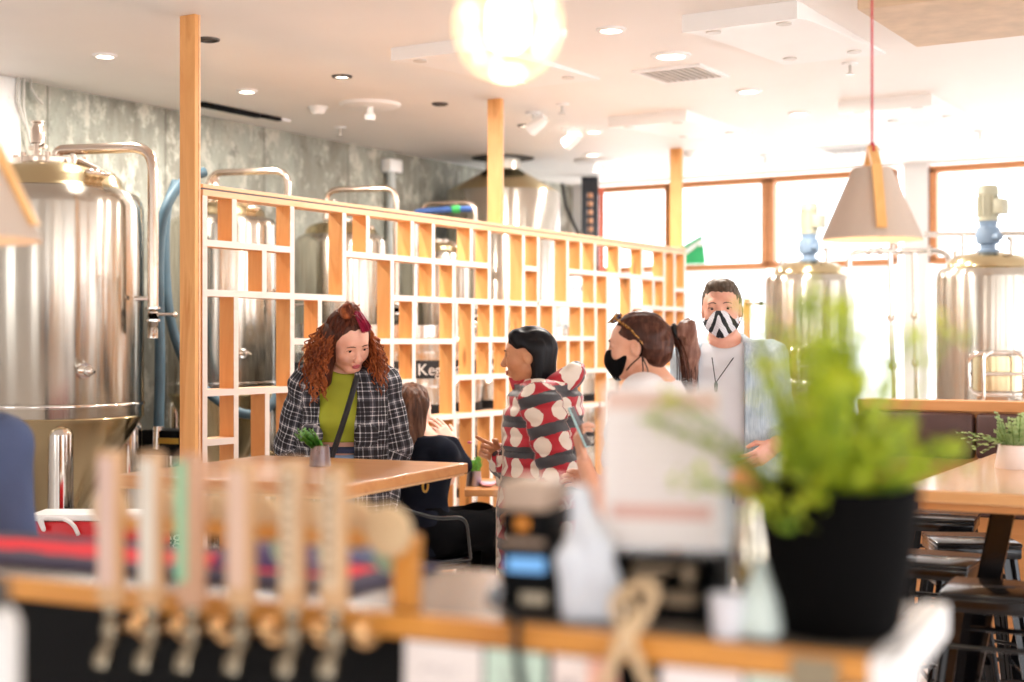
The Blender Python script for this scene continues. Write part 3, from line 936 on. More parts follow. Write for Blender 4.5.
# ------------------------------------------------------------------ pine lattice screen
XP = -4.49; DP = .09; TH = .03
def sy(px): return onX(px, 341, XP).y
def sz(px, py): return onX(px, py, XP).z
Y0, Y1 = sy(205), sy(685)
M_lit_edge = wood('daylit_front_edge', '#ead9cd', '#dcc7b8', 'Y', .5, 7, knots=False)  # same pine, with daylight on the front edges put into its colour
t = thing('lattice_screen', 'open pine lattice screen dividing the tables from the steel tanks', 'screen', (XP-DP/2, (Y0+Y1)/2, 0))
zt = .5*(sz(206, 194)+sz(680, 250))-.005
def zrow(a, b): return .5*(sz(*a)+sz(*b))
R1 = zrow((206, 243.3), (292, 249.2)); R2 = zrow((206, 294.2), (344, 297)); R2B = 1.5+(341-341.3)/FPX*7
R3 = zrow((206, 392.7), (285, 390)); R4 = zrow((206, 442.5), (236, 440.5))
R5 = zrow((344, 254.5), (488, 265)); R6 = zrow((392, 300), (524, 301.6)); R5B = sz(531, 268.5); R6B = zrow((538, 304.2), (607, 304.8))
R9 = zrow((568, 271.8), (664, 278.4)); R10 = zrow((631, 307.5), (684, 308.6)); R11 = sz(680, 290)
R7B = sz(500, 339.6); R8 = zrow((455, 378), (506, 375.5)); R8L = sz(405, 382); R12 = sz(578, 338.4); R13 = sz(592, 370.6); R14 = zrow((437, 418), (507, 412))
RB = .32
U = [(205, zt, 0), (234.5, zt, R1), (292.4, zt, 0), (344.4, zt, R2), (264.5, R1, R2), (236.3, R2, 0), (320, R2, R2B), (267.4, R3, 0),
     (368, zt, R5), (412.5, zt, R5), (433.5, zt, R6), (471.5, zt, R5), (489.5, zt, R6), (392.3, R5, R2B), (454, R5, R14), (414, R6, R8L), (473, R6, R8), (473.5, R8, 0),
     (523.6, zt, R12), (538.5, zt, R12), (507.5, R7B, 0), (567.7, zt, R6B), (581.3, zt, R9), (595, zt, R6B), (619.5, zt, R9), (642.5, zt, R9), (664.4, zt, R10), (674.8, zt, R10),
     (607.7, R9, 0), (631.5, R9, R13), (653.8, R9, R10), (685, zt, 0), (456, R6, R7B), (491.5, R6, R7B), (506.5, R6, R7B), (582, R6B, R12), (554, R6B, R12), (596, R6B, R13),
     (568, R12, R13), (582, R12, 0), (490.5, R7B, R8), (491.5, R14, 0), (437, R14, 0), (643, R10, R13), (664, R10, 0), (675, R10, R13), (632, R13, 0), (320, R2B, R3), (344, R2B, 0), (370, R3, 0), (392, R2B, R3), (455, R14, 0), (540, R12, 0), (555, R12, R14), (523.6, R12, R14)]
for px, za, zb in U:
    y = sy(px); a, b = max(za, zb), min(za, zb)
    zb0 = b+(TH/2 if b > .01 else 0)
    MB().box((-DP/2, y-TH/2-t.location.y, zb0), (DP/2-.003, y+TH/2-t.location.y, a-TH/2)).box((DP/2-.003, y-TH/2-t.location.y, zb0), (DP/2, y+TH/2-t.location.y, a-TH/2), mi=1).build('upright', [M_pine, M_lit_edge], t, smooth=0)
RAILS = [(205, 292.4, R1), (205, 344.4, R2), (292.4, 455, R2B), (205, 296, R3), (296, 392, R3), (205, 236, R4), (344.4, 489.5, R5), (392.3, 538, R6), (523.6, 538.5, R5B), (538.5, 607.7, R6B),
         (567.7, 664.4, R9), (631.5, 685, R10), (674.8, 685, R11), (473, 523.6, R7B), (454, 507.5, R8), (370, 415, R8L), (523.6, 596, R12), (568, 640, R13), (414, 600, R14), (600, 685, R14), (205, 685, RB), (640, 685, R13)]
for a, b, z in RAILS:
    MB().box((-DP/2-.001, sy(a)-TH/2+.003-t.location.y, z-TH/2), (DP/2-.002, sy(b)+TH/2-.003-t.location.y, z+TH/2)).box((DP/2-.002, sy(a)-TH/2+.003-t.location.y, z-TH/2), (DP/2+.001, sy(b)+TH/2-.003-t.location.y, z+TH/2), mi=1).build('rail', [M_pine_rail, M_lit_edge], t, smooth=0)
a, b = Y0-TH/2-t.location.y, Y1+TH/2-t.location.y
MB().box((-DP/2-.002, a, zt-TH/2), (DP/2+.002, b, zt+.012), .002).build('top_rail', M_pine_rail, t, smooth=0)
MB().box((-DP/2+.006, a, zt+.012), (DP/2-.005, b, zt+.019)).build('shadow_strip', simple('grey_shadow_gap', '#6d6a70', .7), t, smooth=0)  # grey strip colours in the shadow gap between rail and cap
MB().box((-DP/2-.002, a, zt+.019), (DP/2+.002, b, zt+.036), .002).build('top_cap', M_pine_rail, t, smooth=0)
# three posts to the ceiling
def post(px, z0, w, yo, label):
    y = sy(px)+yo
    p = thing('pine_post', label, 'post', (XP-DP/2, y, 0), 0, 'pine posts rising to the ceiling')
    MB().box((-.048, -w/2, z0), (.045, w/2-.012, ZC), .003).build('board', M_pine, p, smooth=0)
    MB().box((-.048, w/2-.012, z0), (.047, w/2, ZC), .002).build('facing_strip', M_pine_rail, p, smooth=0)
post(203.2, 0, .035, -.035, 'tallest pine post at the near end of the lattice screen')
post(502, zt+.036, .035, 0, 'middle pine post standing on the lattice screen')
post(682, zt+.036, .035, 0, 'last pine post at the window end of the screen')

# ------------------------------------------------------------------ kegs stacked behind the screen
M_kegband = simple('keg_black_band', '#17171a', .5)
M_keg = steel('keg_steel', '#d9d3ca', .26)
M_kegtext = simple('keg_white_lettering', '#efeee9', .5, var=.02)
M_kegcap = simple('keg_cap_tan', '#c9a673', .6)
def make_keg(label):
    k = thing('beer_keg', label, 'keg', (0, 0, 0), 0, 'steel kegs stacked behind the lattice screen')
    r, h = .195, .53
    prof = [(.15, .045), (.185, .05), (.195, .075), (.195, .145), (.202, .155), (.202, .17), (.195, .18), (.195, .35), (.202, .36), (.202, .375), (.195, .385), (.195, .455), (.18, .478), (.12, .492), (0, .495)]
    MB().lathe(prof, 40).build('barrel', M_keg, k, smooth=50)
    ch = MB(); ch.lathe([(.175, 0), (.195, .0), (.195, .05), (.185, .055), (.178, .05), (.175, 0)], 40)
    ch.build('foot_ring', M_rubber, k)  # black ring colours in the shaded gap below each keg
    # top ring with two hand holes
    n = 48; V = []; Fs = []
    for i in range(n):
        a = 2*math.pi*i/n
        for rr_ in (.195, .185):
            for z in (.455, .485, .515, .53): V.append((rr_*math.cos(a), rr_*math.sin(a), z))
    for i in range(n):
        j = (i+1) % n
        hole = (i % 24) in (10, 11, 12, 13, 14) 
        for q in range(3):
            if q == 1 and hole: continue
            Fs.append((i*8+q, j*8+q, j*8+q+1, i*8+q+1)); Fs.append((i*8+4+q, i*8+5+q, j*8+5+q, j*8+4+q))
        Fs.append((i*8+3, j*8+3, j*8+7, i*8+7))
    MB().add(V, Fs).build('hand_ring', M_keg, k)
    MB().lathe([(0, .51), (.035, .51), (.04, .495), (.04, .488)], 20).build('spear_cap', M_kegcap, k)
    lb = MB().lathe([(r+.001, .212), (r+.003, .214), (r+.003, .318), (r+.001, .32)], 48).build('label_band', M_kegband, k)
    tm = MB()
    V, Fs = text_mesh('Kegstar', .098)
    for q in range(3):
        a0 = q*2*math.pi/3 + math.pi*1.5
        tm.add([((r+.0045)*math.cos(a0+v.x/r), (r+.0045)*math.sin(a0+v.x/r), .262+v.y) for v in V], Fs)
    tm.build('lettering', M_kegtext, lb, smooth=0)
    return k
keg0 = make_keg('x')
ycols = [4.86, 5.28, 5.70]+[6.24+.415*q for q in range(12)]
nm = ['first', 'second', 'third', 'fourth', 'fifth', 'sixth', 'seventh', 'eighth', 'ninth', 'tenth', 'eleventh', 'twelfth', 'thirteenth', 'fourteenth', 'fifteenth']
first = True
for i, y in enumerate(ycols):
    nk = 2 if i < 3 else 3
    for lv in range(nk):
        if i < 3 and lv == 1: continue
        lvl = {0: 'bottom', 1: 'middle' if nk == 3 else 'top', 2: 'top'}[lv]
        if lv == 0 and i >= 3 and i < 15: 
            lab = f'steel keg with black band, bottom of the {nm[i-3]} full stack behind the screen'
        else:
            lab = f'steel keg with black band, {lvl} of the {nm[i-3]} full stack behind the screen'
        rz = random.choice((-.5, -.2, .1, .35, .6, .9)) - 1.25
        if i == 4: rz = -.30
        if i < 3: lab = f'steel keg on the low pine bench, {nm[i]} from the tallest post'; rz = (-1.0, -.75, -.3)[i]
        loc = (-5.02+random.uniform(-.02, .02), y, lv*.532)
        if i < 3: loc = (-4.86, y, .34)
        if first:
            keg0.location = loc; keg0.rotation_euler = (0, 0, rz); keg0['label'] = lab; first = False
        else: dup(keg0, loc, rz, lab)
# low bench carrying the first kegs
t = thing('keg_bench', 'low pine bench carrying the first kegs behind the screen', 'bench', (-4.86, 5.28, 0))
MB().box((-.21, -.68, .305), (.21, .68, .34), .004).build('bench_top', M_pine_rail, t, smooth=0)
for y in (-.6, .6): MB().box((-.18, y-.03, 0), (.18, y+.03, .305), .004).build('leg', M_pine, t, smooth=0)

# clutter beyond the screen
c = P(577, 292, 11.8)
t = thing('storage_cabinet', 'white cabinet with rows of dark slots behind the screen', 'cabinet', (c.x, c.y, 0), math.radians(35))
MB().box((-.22, -.2, .0), (.22, .2, 2.02), .01).build('cabinet_body', M_pale, t, smooth=0)
sl = MB()
for k, z in enumerate((1.98, 1.82, 1.66)):
    for i in range(6):
        x = -.18+.06*i; h = .045 if k != 1 else .012
        sl.box((x, -.204, z-h-.03), (x+.022, -.199, z-.03))
sl.build('slots', simple('slot_grey', '#7d8899', .6), t, smooth=0)
c = P(592, 352, 10.6)
t = thing('plastic_bucket', 'white plastic bucket on kegs behind the masked woman', 'bucket', (-5.02, ycols[-1], 3*.532))
MB().lathe([(0, 0), (.12, 0), (.15, .28), (.158, .28), (.158, .30), (.148, .30), (.115, .015), (0, .015)], 32).build('bucket_body', M_pale, t)
MB().tube(arc((0, 0, .27), .155, 0, math.pi, (1, 0, 0), (0, -.5, -.5)), .004, 8).build('handle', M_chrome, t)
# perforated black strip near the window
c = P(590, 210, 12.6)
t = thing('cable_ladder', 'black perforated cable ladder hanging beside an orange strip at the window', 'cable ladder', (c.x, c.y, ZC), math.radians(20))
w = .075; zb = 1.5+(341-300)*12.6/FPX
pl = MB(); pl.box((-w, -.015, zb-ZC), (-.025, .015, 0)); pl.box((.025, -.015, zb-ZC), (w, .015, 0))
k = 0; z = -.14
while z > zb-ZC+.02:
    pl.box((-.025, -.015, z), (.025, .015, z+.03)); z -= .075
pl.box((-.025, -.015, -.14), (.025, .015, 0))
pl.build('perforated_strip', simple('navy_black', '#23262e', .5), t, smooth=0)
MB().box((w+.005, -.012, zb-ZC), (w+.05, .012, -.1)).build('orange_strip', simple('orange_red', '#d8694a', .5), t, smooth=0)
MB().tube([(-.25, 0, -.05), (-.22, .02, -.25), (-.13, .02, -.45), (-.07, 0, -.56)], .014, 8).build('cable', M_rubber, t)

# green poster in the window
a = onY(685, 265, YF-.045); w_ = onY(706, 265, YF-.045).x - a.x
t = thing('window_poster', 'tilted green and white poster leaning in the window', 'poster', (a.x, YF-.05, ZS+.03))
h = .26
MB().prism([(-.03, 0, 0), (w_, 0, 0), (w_-.04, .012, h), (w_-.08, .012, h-.02), (-.03, .008, h*.62)], (0, .004, 0)).build('sheet', simple('poster_green', '#2fae68', .5), t, smooth=0)
MB().prism([(-.025, -.003, .06), (w_*.55, -.003, .15), (w_*.55, .004, .2), (-.025, .002, .115)], (0, .003, 0)).build('white_band', M_pale, t, smooth=0)
MB().lathe([(0, 0), (.03, 0), (.03, .003), (0, .003)], 20, M=Matrix.Translation((w_*.72, .004, .185)) @ Matrix.Rotation(math.pi/2, 4, 'X')).build('white_disc', M_pale, t)
# ------------------------------------------------------------------ high table, stools, booth
def leaf_spray(mb, base, tip, n, size, droop=.0, spread=.5, rnd=random):
    """a stem with paired oval leaflets"""
    base = Vector(base); tip = Vector(tip)
    axis = tip-base; L = axis.length
    side = axis.cross(Vector((0, 0, 1)))
    side = side.normalized() if side.length > 1e-5 else Vector((1, 0, 0))
    pts = []
    for i in range(n+1):
        s = i/n; p = base+axis*s+Vector((0, 0, -droop*L*s*s + .0)); pts.append(p)
    mb.tube(pts, .0012, 4, mi=1, caps=False)
    for i in range(1, n+1):
        p = pts[i]
        for sg in (-1, 1):
            s = size*(1.1-.6*i/n)*rnd.uniform(.75, 1.25)
            dr = (side*sg*rnd.uniform(.6, 1)+axis.normalized()*rnd.uniform(.2, .7)+Vector((0, 0, rnd.uniform(-.4, .3)))).normalized()
            nrm = dr.cross(axis).normalized(); w = dr.cross(nrm).normalized()*s*.42
            b = p; c = p+dr*s*.5+nrm*s*.08; e = p+dr*s
            mb.add([b, c-w, c+dr*s*.2-w*.8, e, c+dr*s*.2+w*.8, c+w], [(0, 1, 2, 3), (0, 3, 4, 5)], 0)

def leaf_mat(name, a, b, c=None, sc=45):
    n = NT(name); v = n.coord()
    f = n.noise(v, sc, 3)
    col = n.ramp(f, [(.3, a), (.7, b)])
    n.set(col, .45, Subsurface_Weight=0.0)
    tr = n.node('ShaderNodeBsdfTranslucent'); n.l(n.mix(.5, col, lin(c or b)), tr.inputs[0])
    mx = n.node('ShaderNodeMixShader', i0=.45); n.l(n.b.outputs[0], mx.inputs[1]); n.l(tr.outputs[0], mx.inputs[2]); n.l(mx.outputs[0], n.out.inputs[0])
    MATS[name] = n.mat; return n.mat
M_leaf = leaf_mat('small_leaf', '#4f9a3a', '#83c455')
M_stem = simple('plant_stem', '#6f8f3c', .6)
M_soil = simple('potting_soil', '#2e2219', .9, var=.4, scale=60)
M_tin = steel('grey_tin', '#9a97a0', .3)

# high table
Nn = onZ(344.5, 485.5, 1.05); Rr = W(-.163, 5.25, 1.05)
ax = Vector((Rr.x-Nn.x, Rr.y-Nn.y, 0)).normalized(); ay = Vector((-ax.y, ax.x, 0))    # ax: away along the right edge, ay: to the left
S = .90
cT = Nn + ax*S/2 + ay*S/2
rzT = math.atan2(-ax.x, ax.y)                # local +Y along ax, local -X along ay
t = thing('high_table', 'square high timber table in front of the woman in plaid', 'table', (cT.x, cT.y, 0), rzT)
h = S/2
MB().box((-h, -h, 1.012), (h, h, 1.05), .005).build('tabletop', M_table, t, smooth=0)
MB().box((-h+.01, -h+.01, 1.004), (h-.01, h-.01, 1.012)).build('underlayer', wood('ply_edge', '#e3b98c', '#c8955f', 'X', .5, 8, knots=False), t, smooth=0)
MB().box((-.035, -.035, .03), (.035, .035, 1.004), .004).build('column', M_black, t)
MB().box((-.26, -.26, 0), (.26, .26, .02), .004).build('base_plate', M_black, t)
MB().box((-.2, -.2, .985), (.2, .2, 1.004), .003).build('mount_plate', M_black, t)
hk = MB().tube(arc((h-.05, h-.25, .985), .02, -.3, math.pi*1.4, (0, 1, 0), (0, 0, -1)), .004, 8); hk.build('bag_hook', simple('hook_gold', '#c9a24b', .3, .9), t)
for i in range(1): pass

def tin_pot(loc, r, hh, label, mats, cat='potted plant', sprays=14, tall=.09, name='potted_succulent', lean=(0, 0), leafm=None):
    t = thing(name, label, cat, loc)
    MB().lathe([(0, 0), (r*1.12, 0), (r*1.15, .004), (r*.95, hh), (r*.98, hh+.003), (r*.9, hh+.003), (r*.88, hh-.012), (0, hh-.014)], 32).build('pot', mats, t)
    MB().lathe([(0, hh-.012), (r*.88, hh-.012)], 20).build('soil', M_soil, t)
    pl = MB(); rnd = random.Random(len(label))
    for k in range(sprays):
        a = rnd.uniform(0, 6.28); q = rnd.uniform(.2, 1)
        b = (r*.6*q*math.cos(a), r*.6*q*math.sin(a), hh-.012)
        e = (r*1.3*q*math.cos(a)+lean[0], r*1.3*q*math.sin(a)+lean[1], hh+tall*rnd.uniform(.4, 1))
        leaf_spray(pl, b, e, 7, .022, .1, rnd=rnd)
    pl.build('foliage', [leafm or M_leaf, M_stem], t, smooth=0)
    return t
c = onZ(320, 466, 1.05)
tin_pot((c.x, c.y, 1.05), .034, .072, 'grey tin planter with a green sprig on the high table', M_tin, sprays=30, tall=.07, lean=(-.045*CA, -.045*SA))

# small table near the screen
c = P(500, 483.5, 7.4); zst = c.z
t = thing('low_table', 'small timber table behind the seated woman near the screen', 'table', (c.x, c.y, 0), face_angle(.0, 1)+ANG*0)
MB().box((-.175, -.3, zst-.035), (.42, .28, zst), .004).build('tabletop', M_table, t, smooth=0)
MB().box((.30, -.04, .02), (.36, .02, zst-.035), .004).build('column', M_black, t)
MB().lathe([(0, 0), (.24, 0), (.24, .015), (0, .025)], 32, (.33, -.01, 0)).build('base_plate', M_black, t)
c2 = P(474, 474, 7.28)
tin_pot((c2.x, c2.y, zst), .036, .075, 'small tin planter with flowers beside the seated woman', M_tin, sprays=26, tall=.085)
c3 = P(493, 478, 7.25)
t = thing('folded_napkin', 'crumpled pink napkin on the small timber table', 'napkin', (c3.x, c3.y, zst), .6)
s = SDF((-.1, -.1, -.01), (.1, .1, .06), .004)
for k in range(9):
    rnd = random.Random(k); s.ell((rnd.uniform(-.06, .06), rnd.uniform(-.04, .04), .008+rnd.uniform(0, .012)), (.03, .025, .009), k=.008)
s.plane((0, 0, 0), (0, 0, -1)); V, Q = s.mesh()
np_mesh('cloth', [(V, Q, 0)], simple('pink_cloth', '#e6b4c4', .8), t)

# metal chair of the seated woman
def metal_chair(loc, rz, label):
    t = thing('metal_chair', label, 'chair', loc, rz)
    st = MB().box((-.19, -.19, .435), (.19, .19, .455), .012); st.box((-.185, -.185, .40), (.185, .185, .436), .01)
    st.build('seat', M_black, t)
    for sx in (-1, 1):
        MB().tube([(sx*.17, .17, .43), (sx*.215, .235, 0)], [.02, .014], 10).build('leg', M_black, t)
        MB().tube([(sx*.17, -.17, .43), (sx*.205, -.25, 0)], [.02, .014], 10).build('leg', M_black, t)
    fr = MB().tube(fillet([(-.17, -.18, .44), (-.185, -.235, .80), (0, -.26, .87), (.185, -.235, .80), (.17, -.18, .44)], .1), .013, 10)
    fr.build('back_frame', M_black, t)
    MB().prism([(-.06, -.195, .45), (.06, -.195, .45), (.075, -.262, .86), (-.075, -.262, .86)], (0, -.008, 0)).build('back_slat', M_black, t, smooth=0)
    for sx in (-1, 1):
        MB().tube(fillet([(sx*.182, -.228, .72), (sx*.235, -.05, .66), (sx*.235, .12, .655), (sx*.2, .17, .45)], .06), .011, 10).build('armrest', M_black, t)
    return t

# backless metal stools
def make_stool(label):
    t = thing('metal_stool', label, 'stool', (0, 0, 0), 0, 'black metal stools at the right-hand high table')
    hz = .76; q = .155
    st = MB().box((-q, -q, hz-.022), (q, q, hz), .018); st.box((-q+.004, -q+.004, hz-.06), (q-.004, q-.004, hz-.018), .006)
    st.build('seat', M_black, t)
    MB().box((-.045, -.012, hz-.0005), (.045, .012, hz+.0008), .0).build('hand_slot', M_rubber, t, smooth=0)
    for sx in (-1, 1):
        for sy_ in (-1, 1):
            lg = MB(); a = Vector((sx*.13, sy_*.13, hz-.05)); b = Vector((sx*.215, sy_*.215, 0))
            w = .045
            for (p, q_) in ((Vector((sx, 0, 0)), Vector((0, sy_, 0))),):
                lg.prism([a, a-p*w, b-p*w*.75, b], q_*-.006); lg.prism([a, a-q_*w, b-q_*w*.75, b], p*-.006)
            lg.tube([a-Vector((sx*.006, sy_*.006, 0)), b-Vector((sx*.004, sy_*.004, 0))], [.017, .013], 8)
            lg.build('leg', M_black, t)
            MB().lathe([(0, 0), (.022, 0), (.022, .018), (0, .018)], 12, (b.x-sx*.008, b.y-sy_*.008, 0)).build('foot_cap', M_rubber, t)
    for z, k in ((.26, .186), (.60, .145)):
        br = MB()
        for (x0, y0, x1, y1) in ((-k, -k, k, -k), (-k, k, k, k), (-k, -k, -k, k), (k, -k, k, k)): br.tube([(x0, y0, z), (x1, y1, z)], .009, 8)
        br.build('stretcher', M_black, t)
    cr = MB(); k = .17
    cr.tube([(-k, -k, .38), (k, k, .38)], .007, 8); cr.tube([(-k, k, .385), (k, -k, .385)], .007, 8); cr.build('cross_brace', M_black, t)
    return t
def at_seat(px, py): return onZ(px, py, .76)
p = at_seat(1003, 577)
st0 = make_stool('black metal stool standing nearest, in front of the table leg')
st0.location = (p.x+.03, p.y-.19, 0); st0.rotation_euler = (0, 0, .12)
for px, py, rz, lab in ((940, 514, .15, 'black metal stool deepest under the table beside the booth'), (975, 535, .45, 'black metal stool turned askew in the middle of its row'), (933, 556, .0, 'black metal stool half hidden by the plant pot')):
    p = at_seat(px, py); dup(st0, (p.x, p.y-(.07 if rz > .4 else 0), 0), rz, lab)

# right-hand table
c = onZ(890, 487, 1.05); c_ = onZ(985, 452, 1.05)
L = c_.y-c.y
t = thing('high_table', 'long high timber table on black splayed legs beside the booth', 'table', (c.x+.75, c.y+L/2, 0), math.radians(2.5))
MB().box((-.75, -L/2, 1.012), (.75, L/2, 1.05), .005).build('tabletop', wood('oiled_tabletop_pale', '#dcab78', '#c58d57', 'X', .22, 6, knots=False, gloss=.5), t, smooth=0)
MB().box((-.7, -L/2+.05, .985), (.7, -L/2+.1, 1.012)).build('underframe', M_table, t, smooth=0)
xl = onY(989, 505, c.y+.36).x-(c.x+.75)
for sx, x0 in ((-1, xl), (1, .5)):
    for y in (-L/2+.36, L/2-.07):
        lg = MB()
        lg.prism([(x0, y, 1.0), (x0+.075, y, 1.0), (x0+.075+sx*.20, y, 0), (x0+sx*.20, y, 0)] if True else [], (0, .012, 0))
        lg.prism([(x0, y, 1.0), (x0+.008, y, 1.0), (x0+.008+sx*.2, y, 0), (x0+sx*.20, y, 0)], (0, .06, 0))
        lg.box((x0-.02, y-.01, .995), (x0+.28 if sx < 0 and y < 0 else x0+.09, y+.07, 1.012))
        lg.build('leg', M_black, t, smooth=0)
    bo = MB(); bo.ball((x0+.05, -L/2+.358, .985), .009, 10, 6); bo.build('bolt', M_chrome, t)
c = onZ(1017, 468, 1.05)
tp = tin_pot((c.x, c.y, 1.05), .066, .08, 'white round pot of small-leaved greenery on the right table', simple('white_glaze', '#f0e6e2', .3, var=.03), sprays=44, tall=.13, name='potted_plant', leafm=leaf_mat('grey_green_leaf', '#7f9b63', '#b8cf98'))
ex_ = MB(); rnd = random.Random(3)
for k in range(5):
    e = W(-.13-.02*k, rnd.uniform(-.05, .05), 0)
    leaf_spray(ex_, (e.x*.3, e.y*.3, .1), (e.x, e.y, .075+.02*k), 5, .03, .2, rnd=rnd)
ex_.build('trailing_stem', [leaf_mat('pale_leaf', '#8fb26a', '#cfe0ae'), M_stem], tp, smooth=0)

# booth
M_leather = simple('brown_leather', '#4b302b', .42, var=.15, scale=14, bump=.15, bscale=90)
M_oak = wood('booth_oak', '#d2945c', '#b8763f', 'X', .4, 6, knots=False)
yb = P(950, 400, 7.0).y; xb0 = onY(858, 420, yb).x; xb1 = xb0+2.6; xm = onY(976.5, 430, yb).x
zb = lambda py: P(950, py, 7.0).z
t = thing('booth_bench', 'timber booth with brown leather back pads below the windows', 'booth', ((xb0+xb1)/2, yb, 0))
o = t.location
MB().box((xb0-o.x, -.02, zb(411)), (xb1-o.x, .14, zb(400.5)), .004).build('top_cap', M_oak, t, smooth=0)
for a, b in ((xb0+.02, xm-.004), (xm+.004, xm+.9), (xm+.908, xb1-.02)):
    MB().box((a-o.x, -.05, zb(458)), (b-o.x, .04, zb(412.5)), .025).build('back_pad', M_leather, t)
MB().box((xb0-o.x, .0, 0), (xb1-o.x, .12, zb(411))).build('back_board', M_oak, t, smooth=0)
MB().box((xb0-o.x, -.48, 0), (xb1-o.x, 0, .70)).build('bench_box', M_oak, t, smooth=0)
MB().box((xb0-o.x+.01, -.5, .70), (xb1-o.x-.01, -.055, .77), .025).build('seat_pad', M_leather, t)

# red cool box on a low stand
c = P(98, 525, 6.1)
t = thing('cool_box_stand', 'low black stand under the red cool box', 'stand', (c.x, c.y, 0), face_angle(0, 1))
zc0 = P(98, 560, 6.1).z; zc1 = P(98, 510, 6.1).z
MB().box((-.3, -.18, zc0-.03), (.3, .18, zc0), .004).build('stand_top', M_blackmat, t, smooth=0)
for x in (-.26, .26):
    for y in (-.14, .14): MB().box((x-.02, y-.02, 0), (x+.02, y+.02, zc0-.03)).build('leg', M_blackmat, t, smooth=0)
t = thing('cool_box', 'red cool box with a white lid and white wire handle', 'cool box', (c.x, c.y, zc0), face_angle(0, 1))
hb = zc1-zc0
MB().box((-.245, -.15, 0), (.3, .05, hb-.03), .015).build('box_body', simple('cooler_red', '#d00a18', .35, var=.06), t)
MB().box((-.25, -.155, hb-.03), (.305, .055, hb), .012).build('lid', M_pale, t)
MB().tube(fillet([(-.2, -.16, hb-.02), (-.17, -.175, hb-.075), (-.19, -.175, hb-.01), (-.09, -.175, hb-.015), (-.05, -.175, hb-.04), (-.035, -.16, hb-.085)], .03), .009, 8).build('handle', M_pale, t)
MB().box((-.275, -.08, hb*.2), (-.245, .04, hb*.95), .006).build('latch', M_rubber, t)
MB().tube([(-.28, -.10, hb*.5), (-.262, -.12, hb*.62), (-.275, -.1, hb*.75)], .008, 8).build('latch_wire', M_chrome, t)
# ------------------------------------------------------------------ the bar in front
BO = (-.728, 2.24); BX = (.906, -.424); BY = (.424, .906); BZ = 1.12
_w0, _w1 = W(0, 0), W(*BX)
BROT = math.atan2(_w1.y, _w1.x)
def B(ex, ey, z): return W(BO[0]+ex*BX[0]+ey*BY[0], BO[1]+ex*BX[1]+ey*BY[1], z)
def bex(px, ey):
    u = (px-512)/FPX
    return (u*(BO[1]+ey*BY[1])-(BO[0]+ey*BY[0]))/(BX[0]-u*BX[1])
def bz(px, py, ey):
    ex = bex(px, ey); d = BO[1]+ex*BX[1]+ey*BY[1]
    return CAMZ+(341-py)*d/FPX
M_counter = simple('counter_laminate', '#7d7268', .26, var=.1, scale=4)
M_edge = wood('counter_edge', '#d9943f', '#b8752c', 'X', .4, 6, knots=False)
EX0, EX1 = -1.3, 1.305
t = thing('bar_counter', 'long bar counter with timber front edge and white end', 'bar counter', B(0, 0, 0), BROT)
MB().box((EX0, .022, BZ-.03), (EX1-.03, .40, BZ), .003).build('countertop', M_counter, t, smooth=0)
MB().box((EX0, 0, BZ-.032), (EX1-.03, .022, BZ+.001), .002).build('front_edge', M_edge, t, smooth=0)
MB().box((EX1-.03, -.002, BZ-.045), (EX1+.005, .405, BZ+.002), .003).build('end_trim', M_white, t, smooth=0)
MB().box((EX0, .03, 0), (EX1-.13, .06, BZ-.03)).build('front_panel', simple('black_bar_panel', '#0c0b0b', .5, Specular_IOR_Level=.1), t, smooth=0)
MB().box((EX1-.125, .03, 0), (EX1-.022, .075, BZ-.045)).build('end_post', M_white, t, smooth=0)
MB().box((EX1-.10, .075, 0), (EX1-.03, .37, BZ-.045)).build('end_panel', M_white, t, smooth=0)
MB().box((bex(843, .02), .0, BZ-.20), (EX1-.13, .03, BZ-.032), .002).build('timber_block', M_edge, t, smooth=0)
MB().box((EX0, .37, 0), (EX1-.1, .40, BZ-.03)).build('customer_panel', M_edge, t, smooth=0)

# beer taps: shank, faucet, handle
M_tapw = [wood('tap_pale_maple', '#cfa67b', '#b98d60', 'Z', .4, 8, knots=False), wood('tap_rosy_maple', '#c69a7b', '#b28667', 'Z', .4, 8, knots=False)]
M_bronze = steel('warm_faucet_steel', '#8f836f', .16, .05)
M_copper = steel('copper_collar', '#efc08a', .2, .05)
M_ink = simple('faded_brown_lettering', '#9a7a5c', .6)
TAPS = [(111, 448, .033, 0, 'pink', 'leftmost beer tap with a rosy timber handle'), (152, 450, .031, 0, 'white', 'beer tap with a white-faced handle, second along the bar'),
        (192, 452, .033, 1, 'green', 'beer tap with a pale green stripe down its handle'), (241, 460, .034, 0, 'rose', 'beer tap fourth along the bar, right of the green-striped one'),
        (293, 458, .031, 0, 'lettered', 'beer tap with pale lettered handle, second from the bar rack leg'), (334, 466, .031, 0, 'lettered', 'beer tap closest to the disc rack leg, pale lettered handle')]
M_faces = {'pink': simple('handle_face_pink', '#d3b3a4', .5, var=.05), 'white': simple('handle_face_white', '#d6ccbd', .5, var=.04), 'green': simple('handle_face_green', '#8fc39c', .5, var=.04), 'rose': simple('handle_face_rose', '#d6b49e', .5, var=.05), 'lettered': simple('handle_face_cream', '#d3bc9d', .5, var=.05)}
